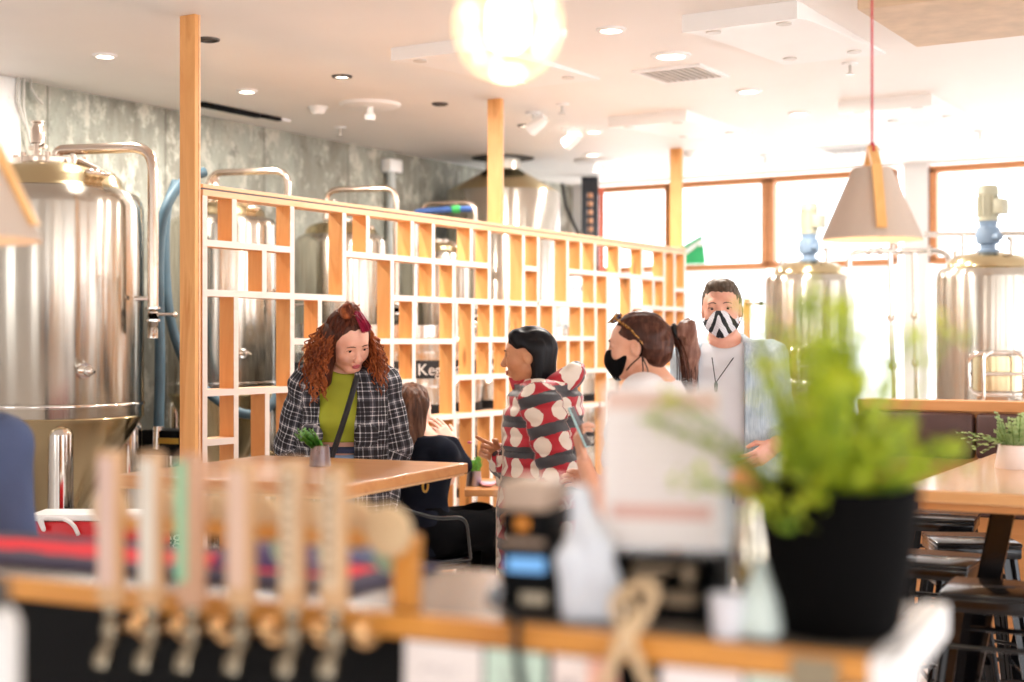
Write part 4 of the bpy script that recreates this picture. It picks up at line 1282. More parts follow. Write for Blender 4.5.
for px, ptop, wdt, mi, face, lab in TAPS:
    ey = -.075; ex = bex(px, ey)
    t = thing('beer_tap', lab, 'beer tap', B(ex, ey, 0), BROT, 'row of beer taps on the bar')
    zt_ = bz(px, ptop+2, ey); zb_ = bz(px, 606+(px-190)*.02, ey)
    hw = wdt*.58
    h = MB().box((-hw, -.011, zb_), (hw, .011, zt_), .004); h.build('handle', M_tapw[mi], t, smooth=0)
    if face == 'green': MB().box((-hw-.0005, -.0125, zb_+.035), (-hw*.1, -.0105, zt_-.01)).build('stripe', M_faces[face], t, smooth=0)
    else: MB().box((-hw*.75, -.0125, zb_+.03), (hw*.75, -.0105, zt_-.01)).build('face_plate', M_faces[face], t, smooth=0)
    if face == 'lettered':
        tx = MB()
        rnd = random.Random(px)
        for k in range(9):
            z = zb_+.045+k*.0165; tx.box((-.004-rnd.uniform(0, .004), -.0135, z), (.004+rnd.uniform(0, .004), -.0122, z+.006+rnd.uniform(0, .006)))
        tx.build('lettering', M_ink, t, smooth=0)
    zf = zb_-.035
    f = MB().lathe([(0, .036), (.009, .036), (.012, .028), (.012, .02), (.008, .014), (.013, .006), (.015, -.004), (.011, -.014), (.012, -.018), (.009, -.026)], 18, (0, 0, zf))
    sp = fillet([(0, 0, zf-.016), (0, -.010, zf-.028), (0, -.016, zf-.042)], .01)
    f.tube(sp, [.009]*len(sp), 12); f.build('faucet', M_bronze, t)
    MB().lathe([(.012, 0), (.0135, -.004), (.0125, -.022), (.009, -.024)], 16, M=Matrix.Translation((0, -.0145, zf-.032)) @ Matrix.Rotation(-.3, 4, 'X')).build('spout', M_bronze, t)
    Mx = Matrix.Rotation(-math.pi/2, 4, 'X')
    MB().lathe([(.009, 0), (.009, .12)], 16, M=Matrix.Translation((0, 0, zf-.008)) @ Mx).build('shank', M_bronze, t)
    MB().lathe([(.012, .078), (.026, .08), (.027, .092), (.019, .1), (.019, .105)], 22, M=Matrix.Translation((0, 0, zf-.008)) @ Mx).build('collar', M_copper, t)
    MB().ball((.031, .02, zf+.004), (.0135, .016, .0135), 16, 12).build('collar_glint', M_copper, t)  # copper ball added for the bright glint of the shank collar

M_discw = wood('pale_disc_birch', '#d9bf98', '#c8a679', 'X', .5, 8, knots=False)
# timber rack with round discs behind the taps
ey = .045
t = thing('disc_rack', 'small timber rack of pale round discs behind the beer taps', 'rack', B(bex(262, ey), ey, BZ), BROT)
x0, x1 = bex(102, ey)-bex(262, ey), bex(419, ey)-bex(262, ey)
MB().box((x0, -.012, .085), (x1, .012, .105), .002).build('rail', M_edge, t, smooth=0)
for x in (x0+.018, x1-.019): MB().box((x-.018, -.012, 0), (x+.018, .012, .085), .002).build('leg', M_edge, t, smooth=0)
for k, px in enumerate((112, 168, 218, 264, 312, 357, 406)):
    x = bex(px, ey+.03)-bex(262, ey)
    MB().lathe([(0, -.006), (.036, -.006), (.038, 0), (.036, .006), (0, .006)], 32, M=Matrix.Translation((x, .026 if k < 6 else -.02, .112)) @ Matrix.Rotation(math.pi/2+.08, 4, 'X')).build('disc', M_discw, t)
for k, px in enumerate((286, 332, 390)):
    x = bex(px, ey+.05)-bex(262, ey)
    MB().lathe([(0, -.004), (.024, -.004), (.024, .004), (0, .004)], 24, M=Matrix.Translation((x, .048, .064)) @ Matrix.Rotation(math.pi/2, 4, 'X')).build('green_disc', simple('mint_disc', '#a8cdb2', .5), t)

# bar runner
def runner_mat():
    n = NT('bar_runner_cloth'); tc = n.node('ShaderNodeTexCoord'); s = n.node('ShaderNodeSeparateXYZ'); n.l(tc.outputs['Object'], s.inputs[0])
    f = n.noise(n.coord((1, 2.2, 1)), 5.5, 3)
    a = n.math('LESS_THAN', n.math('ABSOLUTE', s.outputs[1]), n.math('MULTIPLY_ADD', f, .11, .005))
    edge = n.math('LESS_THAN', n.math('ABSOLUTE', n.math('ADD', s.outputs[0], .1)), .52)
    c = n.mix(n.math('MULTIPLY', a, edge), lin('#3a3550'), lin('#e01b35'))
    n.set(c, .85); n.bump(n.noise(n.coord(), 300, 2), .3, .002); return n.mat
t = thing('bar_runner', 'navy and red cloth bar runner behind the taps', 'bar mat', B(.02, .23, BZ), BROT)
s = SDF((-.62, -.16, -.01), (.52, .16, .03), .006)
s.box((-.06, 0, .004), (.54, .135, .0075), .003, k=0)
s.fold(.0008, (22, 26, 0), 1.0); s.plane((0, 0, 0.0005), (0, 0, -1)); V, Q = s.mesh()
np_mesh('cloth', [(V, Q, 0)], runner_mat(), t)
c2 = thing('bar_towel', 'folded purple bar towel lying behind the last taps', 'towel', B(bex(300, .26), .26, BZ), BROT+.1)
s = SDF((-.15, -.1, -.01), (.15, .1, .07), .005)
s.box((-.02, 0, .012), (.11, .07, .011), .009, k=.006).box((-.05, .005, .027), (.07, .055, .011), .009, k=.008)
s.fold(.002, (40, 35, 10), 2.0); s.plane((0, 0, .0), (0, 0, -1)); V, Q = s.mesh()
np_mesh('cloth', [(V, Q, 0)], simple('purple_towel', '#5b4d78', .9, bump=.2, bscale=200), c2)

# white squeeze bottle at the left edge
p = P(-8, 640, 1.62); zb_ = P(4, 700, 1.62).z
t = thing('squeeze_bottle_stand', 'small black shelf bracket holding the white bottle', 'shelf', (p.x, p.y, 0), BROT) if False else None
t = thing('white_jug', 'white jug with a dark lid at the bar front, far left', 'jug', (p.x, p.y, 0), BROT)
zr = P(4, 606, 1.62).z
MB().lathe([(0, .82), (.028, .82), (.031, .83), (.031, zr-.02), (.024, zr-.004), (.016, zr), (0, zr)], 32).build('jug_body', simple('jug_white', '#cfccc8', .4, var=.03), t)
MB().lathe([(.017, zr-.003), (.02, zr), (.02, zr+.028), (.012, zr+.034), (0, zr+.034)], 24).build('lid', simple('dark_lid', '#3d362f', .5), t)
MB().lathe([(0, 0), (.09, 0), (.09, .02), (.02, .04), (.02, .8), (.06, .805), (.06, .82), (0, .82)], 28).build('stand', M_black, t)

# price cards taped to the bar front
tag_specs = [(444, 78, '#eadfd9', 'white handwritten card taped first under the bar edge'), (516, 60, '#c8dccb', 'pale green card taped under the bar edge by the black cable'), (571, 36, '#ecdcd4', 'narrow blush card taped left of the salmon card'),
             (603, 30, '#efb7a2', 'salmon card taped beside the twine loop'), (702, 82, '#efe3e0', 'white card taped right of the twine loop'), (768, 42, '#cfded0', 'pale mint card taped under the bar edge left of the taupe card'), (815, 48, '#8f8168', 'taupe card taped below the black plant pot')]
for px, w, colr, lab in tag_specs:
    ey = -.004; ex = bex(px, ey); hw = (bex(px+w/2, ey)-bex(px-w/2, ey))/2
    t = thing('price_card', lab, 'card', B(ex, ey, BZ-.032 if px != 815 else BZ-.004), BROT, 'cards taped to the bar front')
    n = 8; V = []; Fs = []
    for i in range(n+1):
        z = -.16*i/n; y = -.002-.012*(i/n)**2
        V += [(-hw, y, z), (hw, y-.002, z), (-hw, y+.0012, z), (hw, y-.0008, z)]
    for i in range(n):
        a, b = i*4, i*4+4
        Fs += [(a, b, b+1, a+1), (a+2, a+3, b+3, b+2), (a, a+2, b+2, b), (a+1, b+1, b+3, a+3)]
    Fs += [(0, 1, 3, 2), (n*4, n*4+2, n*4+3, n*4+1)]
    MB().add(V, Fs).build('sheet', simple('card_'+colr[1:], colr, .7, var=.03), t, smooth=60)
    sc = MB(); rnd = random.Random(px)
    if px not in (815, 603):
        for k in range(3):
            pts = []
            for q in range(14): pts.append((-hw*.6+hw*1.1*q/14, -.0055-.012*((.035+.03*k)/.16)**2, -.035-.03*k+rnd.uniform(-.006, .006)))
            sc.tube(pts, .0009, 5)
        sc.build('scribble', simple('pencil_grey', '#9a8f93', .7), t)

# receipt printer / card terminal
ey = .10; ex = bex(532, ey)
t = thing('card_terminal', 'black card terminal and receipt printer with a small blue display', 'payment terminal', B(ex, ey, BZ), BROT+.12)
z1 = bz(528, 478, ey)-BZ; hw = .036
sc_ = z1/.19
MB().box((-hw, -.04, 0), (hw+.006, .06, .105), .008).build('lower_case', M_blackmat, t)
MB().box((-hw+.012, -.0425, .062), (hw-.004, -.038, .082), .002).build('display', glow('blue_display', '#5f93c4', .35), t, smooth=0)
MB().box((-hw+.004, -.046, .098), (hw-.006, .02, .107), .003).build('tan_ledge', simple('tan_plastic', '#9a8370', .5), t, smooth=0)
MB().box((-hw-.0, -.042, .105), (hw, .055, z1-.04), .006).build('upper_case', M_blackmat, t)
MB().box((-hw+.0, -.046, z1-.042), (hw, .056, z1), .008).build('lid', simple('tan_lid', '#b39a86', .45), t)
MB().box((-.010, -.0445, .120), (.008, -.0405, .137), .002).build('orange_emblem', simple('orange_mark', '#e08a1e', .5), t, smooth=0)
MB().box((-.004, -.0425, .018), (.034, -.038, .034), .001).build('keypad_plate', simple('key_cream', '#a89c86', .5), t, smooth=0)
t2 = thing('power_cable', 'black cable hanging over the bar edge from the card terminal', 'cable', B(ex-.01, .02, BZ), BROT)
e0 = bex(519, 0)
pts = [B(ex-.028, ey-.045, BZ+.03), B(ex-.035, .03, BZ+.022), B(e0-.002, .005, BZ+.012), B(e0, -.012, BZ-.01), B(e0+.008, -.018, BZ-.06), B(e0+.03, -.02, BZ-.14), B(e0+.06, .0, BZ-.3)]
MB().tube(fillet(pts, .03), .0055, 10).build('cable', M_rubber, t2, world=True)
pts = [B(ex-.030, ey-.05, BZ+.04), B(ex-.032, .035, BZ+.024)]
MB().tube(pts, .009, 10).build('plug', simple('plug_grey', '#7f8288', .4), t2, world=True)

# white tea towels draped over the terminal's side
ey = .09
t = thing('tea_towel', 'white tea towel draped down the right side of the card terminal', 'towel', B(bex(590, ey), ey, BZ), BROT)
s = SDF((-.07, -.06, -.01), (.08, .08, .23), .0045)
zt_ = bz(568, 482, ey)-BZ
s.chain([(-.020, .01, zt_-.02), (-.004, .0, zt_*.62), (.022, -.006, zt_*.3), (.03, -.004, .012)], [.017, .019, .019, .014], .015)
s.chain([(-.022, .03, zt_*.62), (-.004, .012, zt_*.45), (.008, -.004, .10), (.012, -.01, .012)], [.017, .02, .021, .018], .015)
s.chain([(-.014, -.01, zt_*.5), (-.016, -.018, .08), (-.014, -.02, .012)], [.016, .022, .021], .015)
s.cap((-.02, .0, .01), (.035, 0, .01), .018, .014, .012)
s.fold(.0022, (110, 90, 28), .7); s.plane((0, 0, .001), (0, 0, -1)); V, Q = s.mesh()
np_mesh('cloth', [(V, Q, 0)], simple('white_towel', '#d3d7de', .85, var=.03, bump=.2, bscale=260), t)

# black tray box with the menu stand on top
ey = .15; ex = bex(668, ey); zc = bz(668, 552, ey)-BZ
t = thing('card_box', 'black compartment box holding small packets under the menu', 'box', B(ex, ey, BZ), BROT+.08)
hw = (bex(722, ey)-bex(614, ey))/2
bx_ = MB(); 
bx_.box((-hw, -.04, 0), (hw, .05, .02), .003); bx_.box((-hw, .042, .02), (hw, .05, zc), .002); bx_.box((-hw, -.04, .02), (-hw+.006, .042, zc)); bx_.box((hw-.006, -.04, .02), (hw, .042, zc))
bx_.box((-hw, -.04, zc-.006), (hw, .05, zc), .002); bx_.box((-hw+.006, -.038, .042), (hw-.006, .042, .046))
bx_.build('case', M_blackmat, t, smooth=0)
M_pkt = simple('packet_tan', '#8d7a62', .6)
for x0, x1, z0, z1 in ((-.045, .0, .055, .062), (-.04, .02, .068, .074), (.03, .042, .052, zc-.012), (.005, .045, .022, .036), (.0, .05, .0375, .041)):
    MB().box((x0, -.036, z0), (x1, .02, z1), .001).build('packet', M_pkt, t, smooth=0)
t = thing('menu_stand', 'white menu card in a clear acrylic stand on the black box', 'menu', B(ex-.005, ey-.005, BZ+zc), BROT+.20)
zm = bz(650, 388, ey)-BZ-zc; hw2 = .0835
MB().box((-hw2, -.002, .006), (hw2-.006, .0, zm), .0).build('menu_card', simple('menu_paper', '#e6ddd8', .6, var=.02), t, smooth=0)
MB().box((-hw2+.012, -.0027, .045), (hw2-.018, -.0021, .066)).build('pink_band', simple('menu_pink', '#d9aea2', .6, var=.03), t, smooth=0)
MB().box((-hw2+.004, -.0027, zm-.03), (hw2-.010, -.0021, zm-.004)).build('peach_heading', simple('menu_peach', '#dcbcae', .6, var=.03), t, smooth=0)
tx = MB(); rnd = random.Random(5)
for k in range(11):
    z = zm-.05-.0115*k; tx.box((-hw2+.018, -.0026, z), (-hw2+.018+rnd.uniform(.06, .12), -.0021, z+.0028))
tx.build('menu_text', simple('menu_grey', '#d8cbc8', .6), t, smooth=0)
def acrylic_mat():
    n = NT('clear_acrylic'); tr = n.node('ShaderNodeBsdfTransparent'); gl = n.node('ShaderNodeBsdfGlossy', Roughness=.05)
    f = n.noise(n.coord(), 4, 2); mx = n.node('ShaderNodeMixShader'); n.l(n.math('MULTIPLY_ADD', f, .1, .05), mx.inputs[0]); n.l(tr.outputs[0], mx.inputs[1]); n.l(gl.outputs[0], mx.inputs[2]); n.l(mx.outputs[0], n.out.inputs[0]); return n.mat
ac = MB().box((-hw2-.002, .0005, .0), (hw2, .0025, zm+.004)); ac.box((-hw2-.002, -.03, 0), (hw2, .03, .003)); ac.build('acrylic_stand', acrylic_mat(), t, smooth=0)

# twine loop
t = thing('twine_loop', 'loop of beige cord hanging over the bar edge', 'cord', B(bex(628, 0), .0, BZ), BROT)
c0 = bex(628, -.01)
def tw(px, py, ey_): return Vector((bex(px, ey_)-bex(628, 0), ey_, bz(px, py, ey_)-BZ))
lp = [tw(650, 690, -.03), tw(628, 640, -.025), tw(612, 605, -.01), tw(624, 590, .0), tw(650, 584, .0), tw(655, 594, -.005), tw(640, 625, -.012), tw(620, 648, -.025), tw(602, 690, -.03)]
MB().tube(fillet(lp, .03), .0075, 10).build('cord', simple('beige_cord', '#cdb08a', .9, bump=.4, bscale=300), t)
lp = [tw(604, 690, -.035), tw(618, 640, -.03), tw(634, 620, -.02), tw(630, 598, -.01)]
MB().tube(fillet(lp, .03), .006, 10).build('cord_end', simple('beige_cord', '#cdb08a', .9), t)

# bottle with orange cap, small metal cup, mint cloth
ey = .23; ex = bex(750, ey)
t = thing('capped_bottle', 'pale shiny bottle with a round orange cap beside the plant pot', 'bottle', B(ex, ey, BZ), BROT)
zt_ = bz(748, 503, ey)-BZ; zo = bz(748, 462, ey)-BZ
MB().lathe([(0, 0), (.019, 0), (.021, .004), (.021, zt_*.55), (.017, zt_*.72), (.011, zt_*.85), (.011, zt_), (0, zt_)], 28).build('bottle_body', steel('pale_bottle', '#efe3cc', .12, .02), t)
MB().ball((-.004, 0, (zt_+zo)/2), (.024, .02, (zo-zt_)/2), 20, 14).build('cap', simple('orange_cap', '#eda765', .5), t)
MB().lathe([(.0215, zt_*.3), (.0218, zt_*.31), (.0218, zt_*.44), (.0215, zt_*.45)], 28).build('label_band', simple('gold_label', '#d8b873', .4), t)
ey = .06; ex = bex(727, ey)
t = thing('white_cup', 'small white cup between the black box and plant pot', 'cup', B(ex, ey, BZ), BROT)
MB().lathe([(0, 0), (.019, 0), (.023, .05), (.0245, .052), (.022, .05), (.018, .004), (0, .004)], 28).build('cup_body', simple('white_glazed_cup', '#e6e6ec', .25, var=.03), t)
t = thing('tea_towel', 'pale mint cloth heaped between the white cup and plant pot', 'towel', B(bex(762, .085), .085, BZ), BROT)
s = SDF((-.05, -.05, -.01), (.05, .06, .11), .004)
s.chain([(-.004, .02, .085), (0, .0, .045), (.006, -.012, .012)], [.012, .02, .022], .012).chain([(-.014, .0, .05), (-.016, -.016, .01)], [.012, .017], .01)
s.fold(.002, (100, 90, 40), .3); s.plane((0, 0, .001), (0, 0, -1)); V, Q = s.mesh()
np_mesh('cloth', [(V, Q, 0)], simple('mint_cloth', '#d3e0da', .85, var=.03), t)

# plant pot
ey = .135; ex = bex(838, ey)
t = thing('potted_fern', 'large black ribbed pot with bright green leafy plant on the bar', 'potted plant', B(ex, ey, BZ), BROT)
ztop = bz(838, 488, ey-.03)-BZ; d_ = BO[1]+ex*BX[1]+ey*BY[1]
Rt = 81*d_/FPX; Rb = Rt*.70
prof = [(0, 0), (Rb*.96, 0), (Rb, .006)]
n = 44
for i in range(1, n+1):
    s_ = i/n; r = Rb+(Rt-Rb)*min(1, s_**.62); r += .0013*math.sin(i*math.pi)**2 + (.0014 if i % 2 else -.0004)
    prof.append((r, .006+(ztop-.006)*s_))
prof += [(Rt-.002, ztop+.003), (Rt-.010, ztop), (Rt-.012, ztop-.02), (0, ztop-.022)]
MB().lathe(prof, 64).build('pot', simple('black_ribbed_pot', '#060505', .7, var=.1, Specular_IOR_Level=.05), t, smooth=50)
MB().lathe([(0, ztop-.02), (Rt-.013, ztop-.02)], 32).build('soil', M_soil, t)
M_lush = leaf_mat('lush_leaf', '#5f8f1c', '#d2d83a', '#e2ea4c', 20)
rnd = random.Random(11)
pl = MB()
def frond(px, py, dey, n, size, droop=.12, bx0=None):
    e = Vector((bex(px, ey+dey)-ex, dey, bz(px, py, ey+dey)-BZ))
    b = Vector((max(-.06, min(.06, e.x*.35)), max(-.05, min(.05, dey*.5)), ztop-.02)) if bx0 is None else bx0
    e.z += droop*(e-b).length
    leaf_spray(pl, b, e, n, size, droop, rnd=rnd)
tips = []
for k in range(88):
    # dense dome
    a = rnd.uniform(0, 1); px = rnd.gauss(832, 36); px = min(px, 908)
    top = 330+abs(px-805)**1.25*.35
    py = rnd.uniform(top, 475); px = max(px, 772 if py < 400 else 792); tips.append((px, py, rnd.uniform(-.10, .09)))
for px, py, dey in tips: frond(px, py, dey, 9, .019, .08)
OUT = ((660, 418, -.03, 14), (672, 402, -.04, 12), (693, 482, -.09, 12), (760, 372, -.04, 11), (800, 305, .0, 14), (815, 300, .02, 14), (838, 312, .0, 13), (845, 300, .03, 13), (862, 330, -.02, 12), (888, 360, .0, 12),
                     (915, 352, .03, 12), (905, 335, .0, 12), (950, 330, .05, 13), (935, 448, -.06, 12), (958, 454, -.02, 12), (925, 470, -.08, 9), (900, 420, -.06, 9), (765, 505, -.12, 9), (790, 515, -.13, 9), (812, 500, -.13, 8), (880, 385, -.05, 10), (870, 470, -.11, 8), (780, 330, .03, 12), (755, 318, .04, 12), (826, 345, -.05, 12))
for px, py, dey, n in OUT:
    frond(px, py, dey, n, .022, .16); frond(px+rnd.uniform(-9, 9), py+rnd.uniform(-9, 9), dey+.015, n, .018, .16)
for px, py, dey in tips+[(q[0], q[1], q[2]) for q in OUT]:
    c_ = Vector((bex(px, ey+dey)-ex, dey, bz(px, py, ey+dey)-BZ))
    for q in range(13):
        o_ = Vector((rnd.gauss(0, .012), rnd.gauss(0, .012), rnd.gauss(0, .011))); dr = Vector((rnd.gauss(0, 1), rnd.gauss(0, 1), rnd.gauss(.2, .8))).normalized()
        s_ = rnd.uniform(.010, .019); nr = dr.orthogonal().normalized(); nr.rotate(Matrix.Rotation(rnd.uniform(0, 6.28), 3, dr)); w_ = dr.cross(nr)*s_*.42
        b_ = c_+o_; pl.add([b_, b_+dr*s_*.45-w_, b_+dr*s_*.8-w_*.7, b_+dr*s_, b_+dr*s_*.8+w_*.7, b_+dr*s_*.45+w_], [(0, 1, 2, 3), (0, 3, 4, 5)], 0)
pl.build('foliage', [M_lush, M_stem], t, smooth=0)

# ------------------------------------------------------------------ hanging lamps
def fabric_mat():
    n = NT('shade_fabric'); v = n.coord()
    f = n.noise(n.coord((1, 1, 12)), 60, 2); g = n.noise(n.coord((12, 12, 1)), 60, 2)
    c = n.mix(n.math('MULTIPLY', n.math('ADD', f, g), .35), lin('#d3c3b5'), lin('#b5a393'))
    n.set(c, .9); n.bump(f, .15, .002)
    tr = n.node('ShaderNodeBsdfTranslucent'); n.l(n.mix(.2, c, lin('#f0dcc0')), tr.inputs[0])
    mx = n.node('ShaderNodeMixShader', i0=.12); n.l(n.b.outputs[0], mx.inputs[1]); n.l(tr.outputs[0], mx.inputs[2]); n.l(mx.outputs[0], n.out.inputs[0]); return n.mat
M_fab = fabric_mat(); M_cordred = simple('red_cord', '#c41f3b', .6)
M_strap = wood('lamp_strap', '#f0bb78', '#e0a55c', 'Z', .4, 6, knots=False)
M_amber = glow('amber_bulb', '#ffb04a', 6.0)
def cone_lamp(px, d, ytop, ybot, rt, rb, label, strap_ang, rim=False, roll=0):
    zb_, zt_ = P(px, ybot, d).z, P(px, ytop, d).z
    c = P(px, 300, d)
    t = thing('pendant_lamp', label, 'pendant lamp', (c.x, c.y, zb_), ANG, 'cone shaded pendant lamps')
    H = zt_-zb_; th = .0025
    MB().lathe([(rb, 0), (rt, H), (rt-th, H), (rb-th, 0), (rb, 0)], 72).build('lamp_shade', M_fab, t, smooth=50)
    MB().lathe([(0, H-.004), (rt-th, H-.004)], 32).build('shade_top', M_fab, t)
    # timber strap standing on edge across the shade
    a = strap_ang; di = Vector((math.cos(a), math.sin(a), 0)); ni = Vector((-di.y, di.x, 0))
    st = MB(); w = .014
    pts_o = [di*(rb*.93)+Vector((0, 0, .03)), di*(rt+.012)+Vector((0, 0, H+.01)), di*.02+Vector((0, 0, H+.045))]
    for s_ in (1, -1):
        A_ = di*s_*(rb+(rt-rb)*.12+.002)+Vector((0, 0, H*.12)); B_ = di*s_*(rt+.002)+Vector((0, 0, H)); C_ = di*s_*.006+Vector((0, 0, H+.05))
        o_ = di*s_*.014
        st.prism([A_-ni*w, A_+o_-ni*w, B_+o_-ni*w+Vector((0, 0, .006)), C_+Vector((0, 0, .016))-ni*w, C_-ni*w, B_-ni*w], ni*2*w)
    st.build('timber_strap', M_strap, t, smooth=0)
    lo = MB().tube(arc((0, 0, H+.05), .026, 0, 2*math.pi, di, (0, 0, 1), 16), .0035, 8); 
    lo.tube([(0, 0, H+.07), (0, 0, ZC-zb_-.0)], .0032, 8); lo.tube([(0, 0, H), (0, 0, H+.05)], .004, 8)
    lo.build('cord', M_cordred, t)
    MB().lathe([(0, ZC-zb_), (.05, ZC-zb_), (.05, ZC-zb_-.02), (.01, ZC-zb_-.035), (0, ZC-zb_-.035)], 24).build('ceiling_cup', M_pale, t)
    MB().lathe([(0, H-.01), (.02, H-.01), (.02, H-.05), (0, H-.05)], 16).build('socket', M_blackmat, t)
    MB().lathe([(.012, H-.05), (.03, H-.09), (.03, H-.12), (.018, H-.145), (0, H-.15)], 20).build('bulb', M_amber, t)
    if rim: MB().lathe([(rb+.001, 0), (rb+.004, .0), (rb+.004, .012), (rb+.001, .012)], 72).build('rim_band', M_strap, t)
    L = bpy.data.lights.new('pendant_glow', 'POINT'); L.energy = 1.0; L.color = (1, .72, .42); L.shadow_soft_size = .03
    lo_ = bpy.data.objects.new('pendant_glow', L); COL.objects.link(lo_); lo_.location = (c.x, c.y, zb_+H-.17)
    return t
k = 4.2/FPX
cone_lamp(872, 4.2, 168, 240, 19*k, 50*k, 'cone fabric pendant lamp on a red cord right of centre', -math.pi/2-.06)
k = 3.0/FPX
cone_lamp(-58, 3.0, 118, 240, 36*k, 97*k, 'cone fabric pendant lamp cut by the left edge of the picture', -.02)

# glass globe lamp
d = 2.25; c = P(508, 27, d); r = 54*d/FPX
t = thing('globe_lamp', 'bright clear glass globe lamp hanging at the top centre', 'pendant lamp', c, ANG)
def globe_glass():
    n = NT('warm_globe_glass'); tr = n.node('ShaderNodeBsdfTransparent'); gl = n.node('ShaderNodeBsdfGlossy', Roughness=.02)
    tr.inputs[0].default_value = (1, .93, .84, 1)
    fr = n.node('ShaderNodeLayerWeight', Blend=.35); f = n.noise(n.coord(), 12, 2)
    tl = n.node('ShaderNodeBsdfTranslucent'); tl.inputs[0].default_value = (1, .86, .70, 1)
    m0 = n.node('ShaderNodeMixShader'); n.l(n.math('ADD', n.math('MULTIPLY', fr.outputs['Facing'], .35), .07), m0.inputs[0]); n.l(tr.outputs[0], m0.inputs[1]); n.l(tl.outputs[0], m0.inputs[2])
    mx = n.node('ShaderNodeMixShader'); n.l(n.math('ADD', n.math('MULTIPLY', fr.outputs['Facing'], .25), n.math('MULTIPLY', f, .03)), mx.inputs[0]); n.l(m0.outputs[0], mx.inputs[1]); n.l(gl.outputs[0], mx.inputs[2]); n.l(mx.outputs[0], n.out.inputs[0]); return n.mat
MB().ball((0, 0, 0), r, 48, 32).build('globe', globe_glass(), t)
M_fil = glow('globe_bulb_glow', '#ffe2b8', 6.0); M_highlight = glow('globe_highlight', '#ffd6a8', 1.4)
MB().lathe([(0, .06), (.018, .055), (.03, .03), (.031, 0), (.03, -.02), (.018, -.034), (0, -.038)], 28, (0, 0, .0)).build('bulb', M_fil, t)
for k, (x, z, q) in enumerate(((-.06, .02, .011), (-.058, -.02, .010), (-.045, -.045, .007), (.058, .04, .013), (.062, -.005, .012), (.052, -.03, .010), (-.02, -.06, .008), (.05, .06, .01))):
    MB().ball((x, .0, z), (q, q*.6, q*1.7), 12, 8).build('highlight_drop', M_highlight, t)  # glowing balls stand in for highlights on the glass
MB().lathe([(.012, r-.004), (.022, r-.002), (.022, r+.05), (.0, r+.055)], 20).build('socket', M_brass, t)
MB().tube([(0, 0, r+.05), (0, 0, ZC-c.z)], .003, 8).build('cord', M_rubber, t)
L = bpy.data.lights.new('globe_light', 'POINT'); L.energy = 3; L.color = (1, .8, .55); L.shadow_soft_size = .05
o = bpy.data.objects.new('globe_light', L); COL.objects.link(o); o.location = (c.x, c.y, c.z-r-.03)
# ------------------------------------------------------------------ people
def skin_mat(name, a, b):
    n = NT(name); v = n.coord(); f = n.noise(v, 14, 4)
    n.set(n.ramp(f, [(.3, a), (.7, b)]), .48, 0.0, Subsurface_Weight=.12, Subsurface_Radius=(.02, .008, .004))
    n.bump(n.noise(v, 220, 2), .05, .001); MATS[name] = n.mat; return n.mat
M_eye = simple('eye_white', '#e9e3dc', .2, var=.02)
M_iris = simple('dark_iris', '#2a1a12', .15)
M_lash = simple('lash_black', '#1d1411', .6)

def rotm(yaw=0, pitch=0, roll=0):
    """head axes: +pitch nods down, +yaw turns to the person's left"""
    M = Euler((-pitch, roll, yaw), 'YXZ').to_matrix() if False else (Matrix.Rotation(yaw, 3, 'Z') @ Matrix.Rotation(roll, 3, 'Y') @ Matrix.Rotation(-pitch, 3, 'X'))
    return np.array(M)

